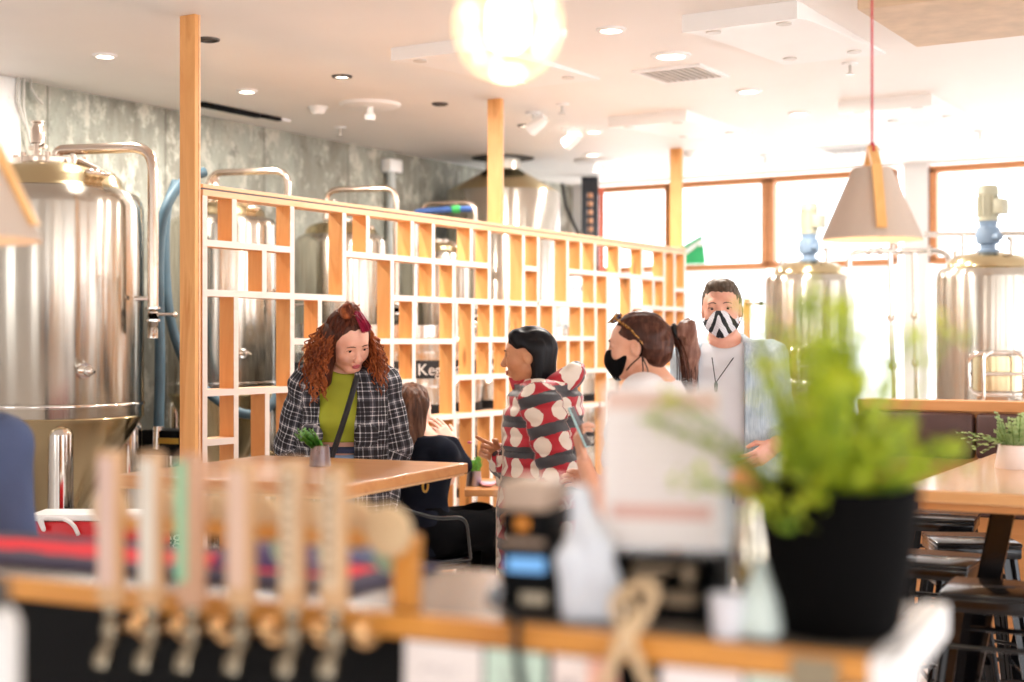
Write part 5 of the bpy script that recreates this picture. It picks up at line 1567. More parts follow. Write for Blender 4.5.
class Person:
    def __init__(s, label, cat, loc, rz, H, skin, lip, brow, fem=True, group=None):
        s.root = thing('person', label, cat, loc, rz, group); s.H = H; s.k = H/1.70; s.fem = fem
        s.M = XFORM[s.root.name]; s.Mi = s.M.inverted(); s.skin, s.lip, s.brow = skin, lip, brow
        k = s.k; w = .165 if fem else .19
        s.J = dict(hip=.09*k, pel=(0, 0, .95*k), waist=(0, 0, 1.08*k), chest=(0, .01, 1.27*k), neck=(0, -.02, 1.43*k), sh=w*k, shz=1.395*k)
        s.Rh = rotm(); s.hc = np.array((0, .015, 1.585*k))
    def loc(s, px, py, d):
        return np.array(s.Mi @ P(px, py, d))
    def hp(s, x, y, z):
        return s.hc + s.k*(s.Rh @ np.array((x, y, z)))
    def head(s, S):
        k = s.k; R = s.Rh; fem = s.fem
        E = lambda c, r, kk=.015, sub=False: S.ell(s.hp(*c), np.array(r)*k, R, kk, sub)
        C = lambda a, b, ra, rb, kk=.01: S.cap(s.hp(*a), s.hp(*b), ra*k, rb*k, kk)
        E((0, -.012, .035), (.076, .094, .085)); E((0, .02, .0), (.068, .075, .09), .03)
        jw = .050 if fem else .057
        E((0, .022, -.055), (jw+.006, .058, .06), .03); E((0, .066, -.098), (.022, .018, .017), .022)
        for sx in (-1, 1):
            E((sx*.036, .058, -.03), (.026, .026, .03), .025)
            C((sx*.052, -.002, -.06), (sx*.02, .06, -.097), .02, .014, .02)
            E((sx*.033, .101, .003), (.019, .015, .0115), .010, True)
            E((sx*.078, -.008, -.008), (.009, .02, .031), .006); E((sx*.086, -.002, -.004), (.006, .011, .018), .006, True)
            E((sx*.011, .105, -.036), (.009, .011, .008), .006)
        for sx in (-1, 1):
            for q in range(6):
                a0, a1 = [math.pi*(.06+.88*i/6) for i in (q, q+1)]
                pt = lambda a, s_: (sx*(.033+.0165*math.cos(a)), .0855-.005*abs(math.cos(a)), .0025+s_*(.0095*math.sin(a)))
                C(pt(a0, 1), pt(a1, 1), .0052, .0052, .003); C(pt(a0, -.8), pt(a1, -.8), .004, .004, .003)
        C((-.034, .081, .026), (.034, .081, .026), .010 if fem else .013, .010 if fem else .013, .016)
        C((0, .088, .012), (0, .110, -.028), .0075, .0105, .010); E((0, .111, -.033), (.0115, .010, .009), .006)
        E((0, .093, -.0635), (.021, .010, .0060), .006); E((0, .091, -.074), (.018, .011, .0070), .006)
        E((0, .1005, -.0685), (.02, .006, .0016), .003, True)
    def face_extra(s):
        """eyes, lashes and brows as islands of the body mesh"""
        parts = []; k = s.k
        R = Matrix([list(r) for r in s.Rh])
        for sx in (-1, 1):
            mb = MB(); mb.ball(s.hp(sx*.033, .0755, .0025), .0128*k, 16, 10); parts.append((mb.v, mb.f, 2))
            mb = MB(); mb.ball(s.hp(sx*.033, .0865, .002), (.0064*k, .0028*k, .0066*k), 14, 8, M=R); parts.append((mb.v, mb.f, 3))
            mb = MB(); pts = [s.hp(sx*(.033+.0155*math.cos(a)), .0905-.005*abs(math.cos(a)), .003+.0062*math.sin(a)) for a in np.linspace(.1, math.pi-.1, 9)]
            mb.tube(pts, [.0009*k]+[.0017*k]*7+[.0009*k], 6); parts.append((mb.v, mb.f, 4))
            mb = MB(); pts = [s.hp(sx*x, .0975-.9*(x-.02)**2*13, z) for x, z in ((.014, .0235), (.024, .0275), (.036, .0275), (.05, .022))]
            mb.tube(pts, [.0022*k, .0034*k, .003*k, .0012*k], 6, flat=.6); parts.append((mb.v, mb.f, 4))
        return parts
    def hand(s, S, w, f, t, n, curl=(.35,)*4, thumb=.3, pts=False):
        """w wrist, f towards the fingers, t towards the thumb side, n the way the palm faces"""
        k = s.k; w = np.array(w, float); f = np.array(f, float); f /= np.linalg.norm(f)
        t = np.array(t, float); t -= f*(t@f); t /= np.linalg.norm(t)
        n_ = np.cross(f, t); n = n_ if n_@np.array(n) > 0 else -n_
        R = np.stack([t, f, n], 1)
        S.box(w+f*.052*k, np.array((.038, .05, .0125))*k, .012*k, R, .008)
        S.ell(w+f*.02*k+t*.02*k+n*.006*k, np.array((.02, .028, .014))*k, R, .01)
        L = (.070, .079, .073, .056); off = (.0285, .0095, -.0095, -.028); fw = (.092, .098, .094, .085)
        for i in range(4):
            p = w+(f*fw[i]+t*off[i])*k; r = (.0088, .009, .0086, .0076)[i]*k
            ang = .12
            for j, fr in enumerate((.46, .3, .24)):
                ang += curl[i]*(1.0, 1.25, .8)[j]
                sp = t*(off[i]*1.2)
                dv = f*math.cos(ang)+n*math.sin(ang)+sp; dv /= np.linalg.norm(dv)
                q = p+dv*L[i]*fr*k; S.cap(p, q, r, r*.9, .0025); p = q; r *= .92
        b = w+(f*.028+t*.03)*k
        d1 = t*(.75-.4*thumb)+f*.7+n*(.15+.6*thumb); d1 /= np.linalg.norm(d1); q = b+d1*.042*k; S.cap(b, q, .0125*k, .0105*k, .006)
        d2 = t*(.25-.5*thumb)+f*.85+n*(.15+.6*thumb); d2 /= np.linalg.norm(d2); S.cap(q, q+d2*.034*k, .0102*k, .0085*k, .003)
    def body(s, arms, legs, lo=None, hi=None, vox=.0042, lean=None, torso=True):
        k = s.k; J = s.J
        s.arms, s.legs = arms, legs
        pts = [s.hc+.14, s.hc-.14]
        for a in arms: pts += [np.array(p) for p in a['pts']]+[np.array(a['pts'][-1])+np.array(a['f'])/np.linalg.norm(a['f'])*.2]
        for l in legs: pts += [np.array(p) for p in l]
        pts = np.array(pts); lo = pts.min(0)-.13; hi = pts.max(0)+.13; lo[2] = max(lo[2], -.01)
        lo = np.minimum(lo, (-.25, -.2, 9)); hi = np.maximum(hi, (.25, .22, 0))
        S = SDF(lo, hi, vox)
        f = s.fem; lx, ly = s.lean if hasattr(s, 'lean') else (0, 0)
        T = s.trunk()
        S.loft([(z, rx, ry, cx, cy) for z, rx, ry, cx, cy in T], .02)
        nk = np.array(s.nbase())
        S.cap(nk, s.hp(0, -.02, -.05), (.054 if f else .062)*k, (.05 if f else .058)*k, .03)
        S.ell(nk-np.array((0, 0, .035*k)), np.array((.13, .065, .06))*k, None, .05)
        if f:
            for sx in (-1, 1): S.ell(np.array((sx*.07*k+nk[0]*.8, nk[1]*.8+.085*k, 1.235*k+s.dz)), np.array((.06, .05, .062))*k, None, .03)
        ra = (.046, .041, .037, .026) if f else (.054, .047, .043, .031)
        for a in arms:
            sh, el, wr = [np.array(p, float) for p in a['pts']]
            S.ell(sh, np.array((.06, .06, .06))*k, None, .03)
            S.cap(sh, el, ra[0]*k, ra[1]*k, .015); S.cap(el, wr, ra[2]*k*1.05, ra[3]*k, .012)
            s.hand(S, wr, a['f'], a['t'], a['n'], a.get('curl', (.3,)*4), a.get('thumb', .3))
        rl = (.088, .06, .055, .038) if f else (.09, .062, .058, .042)
        for hp_, kn, an in legs:
            hp_, kn, an = [np.array(p, float) for p in (hp_, kn, an)]
            S.ell(hp_, np.array((.1, .1, .1))*k, None, .04)
            S.cap(hp_, kn, rl[0]*k, rl[1]*k, .03); S.cap(kn, an, rl[2]*k, rl[3]*k, .02)
            fd = np.array(s.toe if hasattr(s, 'toe') else (0, 1, 0), float)
            S.cap(an-np.array((0, 0, .045*k))-fd*.02, an-np.array((0, 0, .055*k))+fd*.14*k, .036*k, .03*k, .02)
        s.head(S)
        S.plane((0, 0, 0), (0, 0, -1))
        V, Q = S.mesh()
        C = V[Q].mean(1)
        H_ = (C-s.hc) @ s.Rh / k
        lipm = ((H_[:, 0]/.0225)**2+((H_[:, 1]-.099)/.014)**2+((H_[:, 2]+.0685)/.0100)**2) < 1
        mi = np.where(lipm, 1, 0)
        o = np_mesh('body', [(V, Q, mi)]+s.face_extra(), [s.skin, s.lip, M_eye, M_iris, s.brow], s.root)
        return o
    dz = 0.0
    def shoes(s, mat):
        fd = np.array(getattr(s, 'toe', (0, 1, 0)), float); k = s.k
        for hp_, kn, an in s.legs:
            an = np.array(an, float); S = SDF(an-(.16, .22, .12), an+(.16, .26, .12), .006); g = np.array((an[0], an[1], 0))
            S.cap(g-fd*.035+(0, 0, .045), g+fd*.06*k+(0, 0, .045), .046*k, .045*k, .02).cap(g+fd*.05*k+(0, 0, .04), g+fd*.165*k+(0, 0, .032), .047*k, .040*k, .02).cap(an-(0, 0, .03), an+(0, 0, .02), .05*k, .052*k, .02)
            S.plane((0, 0, .004), (0, 0, -1)); V, Q = S.mesh(); np_mesh('shoe', [(V, Q, 0)], mat, s.root)
    def nbase(s): return (s.J['neck'][0]+getattr(s, 'nx', 0), s.J['neck'][1]+getattr(s, 'ny', 0), s.J['neck'][2]+s.dz)
    def trunk(s, add=0.0, z0=.86, z1=1.40):
        """torso outline rows, optionally grown by add"""
        k = s.k; f = s.fem; nb = s.nbase(); dz = s.dz
        rows = ((.84, .165, .115), (.93, .170, .122), (1.0, .155, .108), (1.08, .130, .096), (1.16, .135, .10), (1.25, .150, .108), (1.33, .160, .10), (1.39, .150, .085), (1.425, .11, .065)) if f else \
               ((.84, .165, .115), (.93, .168, .12), (1.0, .162, .115), (1.08, .160, .112), (1.16, .168, .115), (1.25, .182, .12), (1.33, .19, .112), (1.39, .175, .09), (1.425, .125, .068))
        out = []
        zb = .84*k+dz; zt = 1.425*k+dz
        for z, rx, ry in rows:
            t = (z-.84)/(1.425-.84)
            out.append((z*k+dz, rx*k+add, ry*k+add, nb[0]*t, nb[1]*t))
        return out
    def cloth(s, name, S, mat, segs=None, parent=None):
        V, Q = S.mesh()
        pat = seg_pattern(V, segs) if segs else V
        return np_mesh(name, [(V, Q, 0)], mat, parent or s.root, pat=pat)
    def arm_segs(s):
        out = []
        for i, a in enumerate(s.arms):
            p = a['pts']; out += [(p[0], p[1], .07, .03*i), (p[1], p[2], .06, .03*i)]
        return out
    def bounds(s, add=.12, arms=True, z0=.4):
        pts = [np.array((-.25, -.2, z0)), np.array((.25, .2, 1.45*s.k+s.dz))]
        if arms:
            for a in s.arms: pts += [np.array(p) for p in a['pts']]
        pts = np.array(pts); return pts.min(0)-add, pts.max(0)+add

def arms_down(p, spread=.05, fwd=.06, el=None):
    out = []
    for sx in (1, -1):
        sh = (sx*p.J['sh'], p.nbase()[1]*.9, p.J['shz']+p.dz)
        e = (sx*(p.J['sh']+spread), -.03, 1.09*p.k+p.dz); w = (sx*(p.J['sh']+spread-.03), fwd, .86*p.k+p.dz)
        out.append(dict(pts=[sh, e, w], f=(0, .15, -1), t=(-sx*.2, 1, .1), n=(-sx, 0, 0)))
    return out
def legs_down(p, gap=.0):
    k = p.k
    return [((sx*.09*k, 0, .90*k), (sx*(.095+gap)*k, .01, .49*k), (sx*(.10+gap)*k, -.02, .085*k)) for sx in (1, -1)]

def hair_mat(name, stops, streak=1.0):
    n = NT(name); v = n.coord((1, 1, .18)); f = n.noise(v, 70, 4, .6); g = n.noise(n.coord((1, 1, .4)), 9, 3)
    m = n.math('ADD', n.math('MULTIPLY', f, .6*streak), n.math('MULTIPLY', g, .5))
    n.set(n.ramp(m, stops), .45, 0.0, Anisotropic=.5, Specular_IOR_Level=.22); n.bump(f, .5, .004); MATS[name] = n.mat; return n.mat

# ---------- woman in the plaid shirt
w1 = Person('woman with curly copper hair in an open plaid shirt and green top', 'person', W((345-512)/FPX*5.80, 5.80), face_angle(.20, -1), 1.64,
            skin_mat('skin_fair_rosy', '#e3a58c', '#eebba4'), simple('lips_red_rose', '#b9585c', .45), simple('brow_auburn', '#4c2a1e', .7))
w1.Rh = rotm(.34, .50, .12); w1.ny = .02
w1.hc = w1.loc(348.5, 341, 5.70)
k = w1.k
arms = []
for sx, epx, wpx in ((1, 291, 297), (-1, 396, 392)):
    e = w1.loc(epx, 443, 5.84); w_ = w1.loc(wpx+(16 if sx > 0 else -12), 490, 5.80)
    arms.append(dict(pts=[(sx*.165*k, .0, 1.375*k), e, w_], f=(-sx*.2, .3, -1), t=(-sx*.3, 1, .2), n=(-sx, -.3, 0)))
w1.body(arms, legs_down(w1))
# green top
S = SDF((-.3, -.25, .9), (.3, .3, 1.5), .006)
T = w1.trunk(.010)
zc = w1.loc(335, 443, 5.67)[2]
S.loft(T, .02)
for sx in (-1, 1): S.ell((sx*.07*k, w1.nbase()[1]*.8+.085*k, 1.235*k), np.array((.072, .062, .074))*k, None, .03)
S.ell(np.array(w1.nbase())-np.array((0, -.01, .03)), (.12, .07, .055), None, .04)
S.cap(np.array(w1.nbase())-(0, 0, .08), np.array(w1.nbase())+(0, .03, .02), .075, .066, .02)
S.fold(.0022, (22, 20, 30), .6)
S.ell(np.array(w1.nbase())+(0, .05, .055), (.09, .12, .07), None, .01, True)
S.plane((0, 0, zc), (0, 0, -1)); 
w1.cloth('crop_top', S, simple('lime_green_jersey', '#a5ac2c', .75, var=.08, bump=.1, bscale=240))
# jeans
S = SDF((-.3, -.3, 0), (.3, .3, 1.08), .008)
S.loft([r for r in w1.trunk(.014) if r[0] < 1.06], .02)
for h_, kn, an in w1.legs:
    S.cap(h_, kn, .105, .085, .03).cap(kn, (an[0], an[1], .05), .083, .075, .03)
S.fold(.003, (25, 25, 14), 1.4); S.plane((0, 0, zc-.022), (0, 0, 1)); S.plane((0, 0, .06), (0, 0, -1))
w1.cloth('jeans', S, simple('light_denim', '#8fa6c6', .8, var=.22, scale=18, bump=.2, bscale=300))
bl = MB(); zb_ = zc-.03
ring = []
T = w1.trunk(.017)
rx = np.interp(zb_, [r[0] for r in T], [r[1] for r in T]); ry = np.interp(zb_, [r[0] for r in T], [r[2] for r in T]); cy = np.interp(zb_, [r[0] for r in T], [r[4] for r in T])
for q in range(40):
    a = 2*math.pi*q/40; ring.append((rx*math.cos(a), cy+ry*math.sin(a), zb_))
bl.tube(ring, .013, 8, closed=True, flat=1); bl.build('dark_waistband', simple('dark_denim', '#2b3350', .8, var=.3, scale=60), w1.root)
# plaid overshirt
def plaid_mat():
    n = NT('black_white_plaid'); at = n.node('ShaderNodeAttribute', _attribute_name='pat'); s = n.node('ShaderNodeSeparateXYZ'); n.l(at.outputs['Vector'], s.inputs[0])
    def stripes(c, ph):
        t = n.math('FRACT', n.math('MULTIPLY_ADD', c, 1/.098, ph))
        pc = lambda c0, w, val: n.math('MULTIPLY', n.math('LESS_THAN', n.math('ABSOLUTE', n.math('SUBTRACT', t, c0)), w), val)
        a = pc(.16, .115, .42); a = n.math('MAXIMUM', a, pc(.16, .022, .95)); a = n.math('MAXIMUM', a, pc(.46, .022, .8)); a = n.math('MAXIMUM', a, pc(.62, .018, .55)); return n.math('MAXIMUM', a, pc(.8, .022, .8))
    a, b = stripes(s.outputs[0], .1), stripes(s.outputs[1], .35)
    m = n.math('ADD', n.math('MULTIPLY', a, .62), n.math('MULTIPLY', b, .62))
    m = n.math('MAXIMUM', m, n.math('MULTIPLY', n.math('MAXIMUM', a, b), .62))
    f = n.noise(n.coord(), 14, 3)
    m = n.math('MULTIPLY', m, n.math('MULTIPLY_ADD', f, 1.3, .12))
    n.set(n.ramp(m, [(.02, '#1a1a20'), (.3, '#4b4b54'), (.6, '#b7b6ba'), (.95, '#eceaea')]), .85)
    n.bump(n.noise(n.coord(), 260, 2), .25, .002); return n.mat
lo, hi = w1.bounds(.14, z0=.7)
S = SDF(lo, hi, .006)
T = w1.trunk(.045); nb = np.array(w1.nbase())
zh = w1.loc(375, 516, 5.68)[2]
rows = [(zh-.03, .215, .165, 0, .01), (zh+.12, .212, .16, 0, .01)]+[(z, rx+(.022 if z < 1.15 else -.004), ry+.008, cx, cy) for z, rx, ry, cx, cy in T if z > zh+.2]
S.loft(rows, .03)
S.ell(nb-np.array((0, .0, .035)), (.16, .09, .065), None, .05)
for a in w1.arms:
    sh, el, wr = [np.array(q) for q in a['pts']]
    S.cap(sh, el, .060, .064, .03); S.cap(el, wr+(wr-el)*.05, .066, .056, .03); S.ell(sh, (.066, .068, .062), None, .03)
S.cap(nb+(-.055, -.03, -.01), nb+(.055, -.03, -.01), .05, .05, .03)
S.fold(.0055, (24, 24, 15), .3); S.fold(.003, (50, 46, 30), 1.2)
# the open front
zt_ = nb[2]
cx0 = w1.loc(337.5, 400, 5.66)[0]
for (za, zb2, wa) in ((.6, 1.6, .068),):
    S.box((cx0+.0, .32, 1.1), (wa, .29, .6), .015, None, .012, True)
S.cap(nb+(0, .02, .02), nb+(cx0, .16, -.18), .062, .07, .012, True)
S.ell(nb+(0, .035, .08), (.085, .10, .10), None, .01, True)
for sx in (-1, 1): S.ell((cx0+sx*.11, .19, 1.17*k), (.05, .018, .05), None, .01)
S.plane((0, 0, zh), (0, 0, -1), .006)
w1.cloth('plaid_shirt', S, plaid_mat(), [((0, 0, zh-.1), (0, 0, 1.5), .17, 0)]+w1.arm_segs())
# bag strap across the top
a, b = w1.loc(357, 376, 5.60), w1.loc(331, 458, 5.60)
pts = []
for q in range(12):
    s_ = q/11; p = a*(1-s_)+b*s_; p[1] += .030*math.sin(math.pi*s_)+.012; pts.append(p)
MB().tube(pts, .0115, 8).build('bag_strap', simple('strap_black', '#141317', .6), w1.root)
# hair: scalp cap, side masses and curls
M_curl = hair_mat('copper_curls', [(.30, '#2e1610'), (.46, '#6a311c'), (.62, '#a65a30'), (.82, '#cf8a54')])
M_root = hair_mat('dark_roots', [(.3, '#1f120e'), (.55, '#43241a'), (.75, '#6d3a24')])
M_magenta = hair_mat('magenta_streak', [(.3, '#4d0f22'), (.6, '#a01c40'), (.8, '#c2385c')])
def scalp(p, S, g=.012, low=-.06, fringe=.055, back=True):
    S.ell(p.hp(0, -.018, .036), np.array((.080+g*.4, .096+g*.5, .088+g*.5))*p.k, p.Rh, .01)
    S.ell(p.hp(0, -.05, -.01), np.array((.076+g*.4, .066+g*.5, .085))*p.k, p.Rh, .03)
def cutface(p, S, hz=.05, w=.06, yy=.13, depth=.085, low=-.08):
    S.ell(p.hp(0, yy, (hz+low)/2-.01), np.array((w, depth, (hz-low)/2+.015))*p.k, p.Rh, .012, True)
S = SDF(w1.hc-.3, w1.hc+.25, .005)
scalp(w1, S, .012)
for sx in (-1, 1):
    S.cap(w1.hp(sx*.072, -.01, .03), w1.hp(sx*.088, -.01, -.05), .03, .036, .03)
    S.cap(w1.hp(sx*.088, -.01, -.05), w1.hp(sx*.115, .03, -.15), .036, .038, .03)
    S.cap(w1.hp(sx*.07, -.06, 0), w1.hp(sx*.10, -.05, -.15), .045, .042, .03)
S.cap(w1.hp(0, -.08, .02), w1.hp(0, -.085, -.13), .06, .055, .03)
cutface(w1, S, .072, .066, .135, .115, -.13)
S.fold(.0009, (90, 90, 30), .5)
w1h = w1.cloth('hair', S, M_root)
S = SDF(w1.hc-.3, w1.hc+.3, .005)
S.ell(w1.hp(0, -.02, .135), np.array((.045, .042, .032))*k, w1.Rh, .01).ell(w1.hp(.02, .0, .125), np.array((.03, .03, .025))*k, w1.Rh, .01)
S.fold(.004, (110, 110, 70), .4); w1.cloth('hair_bun', S, M_curl, parent=w1h)
S = SDF(w1.hc-.2, w1.hc+.3, .005)
S.cap(w1.hp(-.03, .05, .097), w1.hp(-.01, .01, .128), .014, .016).cap(w1.hp(-.05, .04, .078), w1.hp(-.03, .0, .120), .010, .014)
S.fold(.003, (120, 120, 90), 2.); w1.cloth('magenta_streak', S, M_magenta, parent=w1h)
rnd = random.Random(21)
cus = {-1: MB(), 1: MB()}
for q in range(300):
    sx = rnd.choice((-1, 1)); back = rnd.random()
    a0 = w1.hp(sx*(.078+.01*rnd.random()), .035-.12*back, .06-.10*rnd.random())
    spread = rnd.uniform(.012, .088 if sx > 0 else .062); ln = rnd.uniform(.10, .215)
    e = np.array(a0)+np.array((sx*spread+rnd.gauss(0, .008), rnd.uniform(-.015, .035)+.02*(1-back), -ln))
    R_ = rnd.uniform(.004, .0095); ph = rnd.uniform(0, 6.28); turns = rnd.uniform(2.5, 5); pts = []; n_ = 30
    for i in range(n_):
        s_ = i/(n_-1); c_ = np.array(a0)*(1-s_)+e*s_; c_[0] += sx*.018*math.sin(math.pi*s_)
        rr_ = R_*min(1, s_*3+.1); pts.append(c_+np.array((rr_*math.cos(ph+turns*6.28*s_), rr_*math.sin(ph+turns*6.28*s_), 0)))
    cus[sx].tube(pts, [.0028]*(n_-3)+[.0022, .0014, .0006], 4, caps=False)
for q in (-1, 1): cus[q].build('curls', M_curl, w1h)

# strands swept up to the bun
sw = MB(); rnd = random.Random(33)
for q in range(170):
    a = rnd.uniform(-2.6, 2.6); z0 = (.102 if abs(a) < .75 else .085-.05*abs(math.sin(a/2)))+rnd.uniform(-.006, .02)
    r_ = math.sqrt(max(0, 1-((z0-.036)/.096)**2))
    p0 = np.array((.087*r_*math.sin(a), -.018+.104*r_*math.cos(a), z0)); p2 = np.array((rnd.gauss(0, .014), -.015+rnd.gauss(0, .014), .134)); pts = []
    for i in range(9):
        s_ = i/8; v_ = p0*(1-s_)+p2*s_; d_ = v_-np.array((0, -.018, .036)); e_ = np.sqrt(((d_/np.array((.088, .105, .098)))**2).sum()); v_ = np.array((0, -.018, .036))+d_/e_*(1.0+.012*math.sin(3.1*s_+q)) if s_ < .85 else v_; pts.append(w1.hp(*v_))
    sw.tube(pts, [.0012]+[.0026]*7+[.0016], 4, caps=False)
bn = MB(); mg = MB()
for q in range(60):
    c_ = np.array((rnd.gauss(0, .006), -.02+rnd.gauss(0, .006), .134)); u_ = np.array([rnd.gauss(0, 1) for _ in range(3)]); u_ /= np.linalg.norm(u_); v_ = np.cross(u_, np.array([rnd.gauss(0, 1) for _ in range(3)])); v_ /= np.linalg.norm(v_)
    r_ = rnd.uniform(.026, .044); a0 = rnd.uniform(0, 6.28)
    bn.tube([w1.hp(*(c_+r_*(1+.1*math.sin(5*a))*(u_*math.cos(a0+a)+v_*math.sin(a0+a))*np.array((1, 1, .75)))) for a in np.linspace(0, 3.6, 16)], [.0024]*14+[.0014, .0006], 4, caps=False)
bn.build('bun_curls', M_curl, w1h)
for q in range(46):
    x0 = rnd.uniform(-.06, -.012); p0 = np.array((x0, .082-.25*(x0+.02)**2*20+rnd.gauss(0, .004), .088+rnd.gauss(0, .005))); p1 = np.array((x0*.8, .045, .132+rnd.gauss(0, .004))); p2 = np.array((rnd.gauss(-.004, .01), -.01, .150))
    mg.tube([w1.hp(*(p0*(1-s_)**2+p1*2*s_*(1-s_)+p2*s_*s_)) for s_ in np.linspace(0, 1, 10)], [.0014]+[.0028]*8+[.0014], 4, caps=False)
mg.build('magenta_strands', M_magenta, w1h)
sw.build('swept_strands', hair_mat('auburn_roots', [(.3, '#26130e'), (.5, '#4f2618'), (.75, '#7d3f26')]), w1h)
# ---------- woman in the puffer jacket
D2 = 5.6
w2 = Person('woman in a red white and charcoal dotted puffer jacket, pointing', 'person', W((540-512)/FPX*D2, D2), face_angle(-1, .10), 1.575,
            skin_mat('skin_tan', '#bf7f58', '#d39a72'), simple('lips_mauve', '#9a4c44', .4), simple('brow_black', '#17110f', .7))
w2.Rh = rotm(-.02, .06, 0); w2.ny = .0
w2.hc = w2.loc(528.5, 355.5, 5.58); k = w2.k
nb = w2.nbase()
eR, wR = w2.loc(516, 480, 5.80), w2.loc(499, 455, 5.68)
fR = w2.loc(478, 446, 5.62)-wR
eL, wL = w2.loc(562, 483, 5.42), w2.loc(530, 505, 5.40)
arms = [dict(pts=[(.165*k, -.01, 1.375*k), eR, wR], f=fR, t=(-.3, .25, 1), n=(-1, .2, -.1), curl=(.12, .95, 1.0, 1.05), thumb=.75),
        dict(pts=[(-.165*k, -.01, 1.375*k), eL, wL], f=wL-eL, t=(.3, 0, 1), n=(1, 0, 0), curl=(.5,)*4)]
w2.body(arms, legs_down(w2))
def puffer_mat(hx=.118):
    n = NT('dotted_puffer'); at = n.node('ShaderNodeAttribute', _attribute_name='pat'); s = n.node('ShaderNodeSeparateXYZ'); n.l(at.outputs['Vector'], s.inputs[0])
    wob = n.math('MULTIPLY_ADD', n.noise(n.coord(), 40, 2), .012, -.006)
    x = n.math('ADD', s.outputs[0], wob); y = n.math('ADD', s.outputs[1], wob)
    fy = n.math('SUBTRACT', n.math('FRACT', n.math('MULTIPLY', y, 1/hx)), .5)
    fx = n.math('SUBTRACT', n.math('FRACT', n.math('MULTIPLY', x, 1/.100)), .5)
    d = n.math('SQRT', n.math('ADD', n.math('POWER', n.math('ABSOLUTE', n.math('MULTIPLY', fx, .104)), 2.0), n.math('POWER', n.math('ABSOLUTE', n.math('MULTIPLY', fy, hx*.92)), 2.0)))
    dot = n.math('LESS_THAN', d, .0345)
    red = n.math('LESS_THAN', n.math('ABSOLUTE', fy), .31)
    c = n.mix(red, lin('#37383e'), lin('#b51028')); c = n.mix(dot, c, lin('#ece0d2'))
    n.set(c, .5, Sheen_Weight=.2); n.bump(n.noise(n.coord(), 60, 3), .25, .006); return n.mat
lo, hi = w2.bounds(.16, z0=.5)
S = SDF(lo, hi, .006)
T = w2.trunk(.042)
zh = .60
rows = [(zh-.03, .215, .16, 0, 0), (.85, .215, .16, 0, 0)]+[(z, rx, ry+.012, cx, cy) for z, rx, ry, cx, cy in T if z > .9]
S.loft(rows, .03)
nbv = np.array(nb)
S.ell(nbv-np.array((0, .01, .045)), (.155, .105, .07), None, .05)
for a in w2.arms:
    sh, el, wr = [np.array(q) for q in a['pts']]
    S.cap(sh+(0, 0, -.01), el, .072, .068, .010); S.cap(el, wr-(wr-el)*.10, .066, .050, .02); S.ell(sh, (.076, .078, .07), None, .03)
S.quilt(.010, .059, .01); S.fold(.003, (30, 30, 40), .8)
# stand-up collar, open at the throat
S.cap(nbv+(-.06, -.01, .0), nbv+(-.05, .075, .012), .026, .022, .02); S.cap(nbv+(.06, -.01, .0), nbv+(.05, .075, .012), .026, .022, .02); S.cap(nbv+(-.06, -.03, .0), nbv+(.06, -.03, 0), .03, .03, .02)
S.cap(nbv+(0, .08, .06), nbv+(0, .13, -.14), .035, .018, .01, True)
S.ell(nbv+(0, .03, .06), (.052, .06, .08), None, .008, True)
S.plane((0, 0, zh), (0, 0, -1), .01)
M_puff = puffer_mat()
jk = w2.cloth('puffer_jacket', S, M_puff, [((0, 0, .01), (0, 0, 1.6), .185, .052)]+w2.arm_segs())
# collar tips at the throat
ct = MB()
for sx in (-1, 1):
    a = nbv+(sx*.06, .05, .02); ct.prism([a, a+(-sx*.02, .085, .012), a+(-sx*.012, .07, -.035)], (sx*.012, .004, .0))
ct.build('collar_flap', simple('jacket_red', '#b3162d', .5), jk, smooth=0)
S = SDF(nbv-.3, nbv+.3, .006)
S.cap(nbv+(-.09, -.05, .0), nbv+(-.07, -.11, .045), .045, .036, .03).cap(nbv+(.09, -.05, .0), nbv+(.07, -.11, .045), .045, .036, .03).cap(nbv+(-.07, -.12, .055), nbv+(.07, -.12, .055), .034, .034, .03).cap(nbv+(-.07, -.08, .015), nbv+(.07, -.08, .015), .045, .045, .03)
S.ell(nbv+(0, -.065, .085), (.07, .06, .055), None, .015, True); S.fold(.004, (45, 40, 45), 1.)
w2.cloth('hood', S, puffer_mat.__call__(.10), [(nbv+np.array((-.265, -.1, -.02)), nbv+np.array((.2, -.1, -.02)), .06, .05)], jk)
rim = [nbv+np.array((x, -.148, .072+.01*math.cos(x*20))) for x in np.linspace(-.09, .09, 9)]
MB().tube(rim, .006, 8).build('hood_piping', simple('jacket_red', '#b3162d', .5), jk)
zp = [np.array((.0, r[4]+r[2]+.008, r[0])) for r in rows if r[0] < 1.24]
MB().tube([tuple(q) for q in zp], .007, 8).build('zip', simple('zip_cream', '#d9c9b8', .5), jk)
# cuff, trousers and hair
a = np.array(wR); b = np.array(eR); dv = (b-a)/np.linalg.norm(b-a)
MB().tube([a+dv*.0, a+dv*.045], .043, 18).build('knit_cuff', simple('cuff_dark', '#3b1d22', .8), jk)
S = SDF((-.3, -.3, 0), (.3, .3, 1.0), .01)
S.loft([r for r in w2.trunk(.012) if r[0] < 1.0], .02)
for h_, kn, an in w2.legs: S.cap(h_, kn, .10, .078, .03).cap(kn, (an[0], an[1], .05), .075, .062, .03)
S.plane((0, 0, .05), (0, 0, -1)); w2.cloth('trousers', S, simple('black_trousers', '#1b1b20', .8))
M_bob = hair_mat('black_bob', [(.3, '#050507'), (.6, '#0c0c11'), (.85, '#24252f')])
S = SDF(w2.hc-.28, w2.hc+.25, .005)
S.ell(w2.hp(0, -.016, .036), np.array((.083, .100, .090))*w2.k, w2.Rh, .01)
S.cap(w2.hp(0, -.046, .02), w2.hp(0, -.050, -.125), .068, .054, .03)
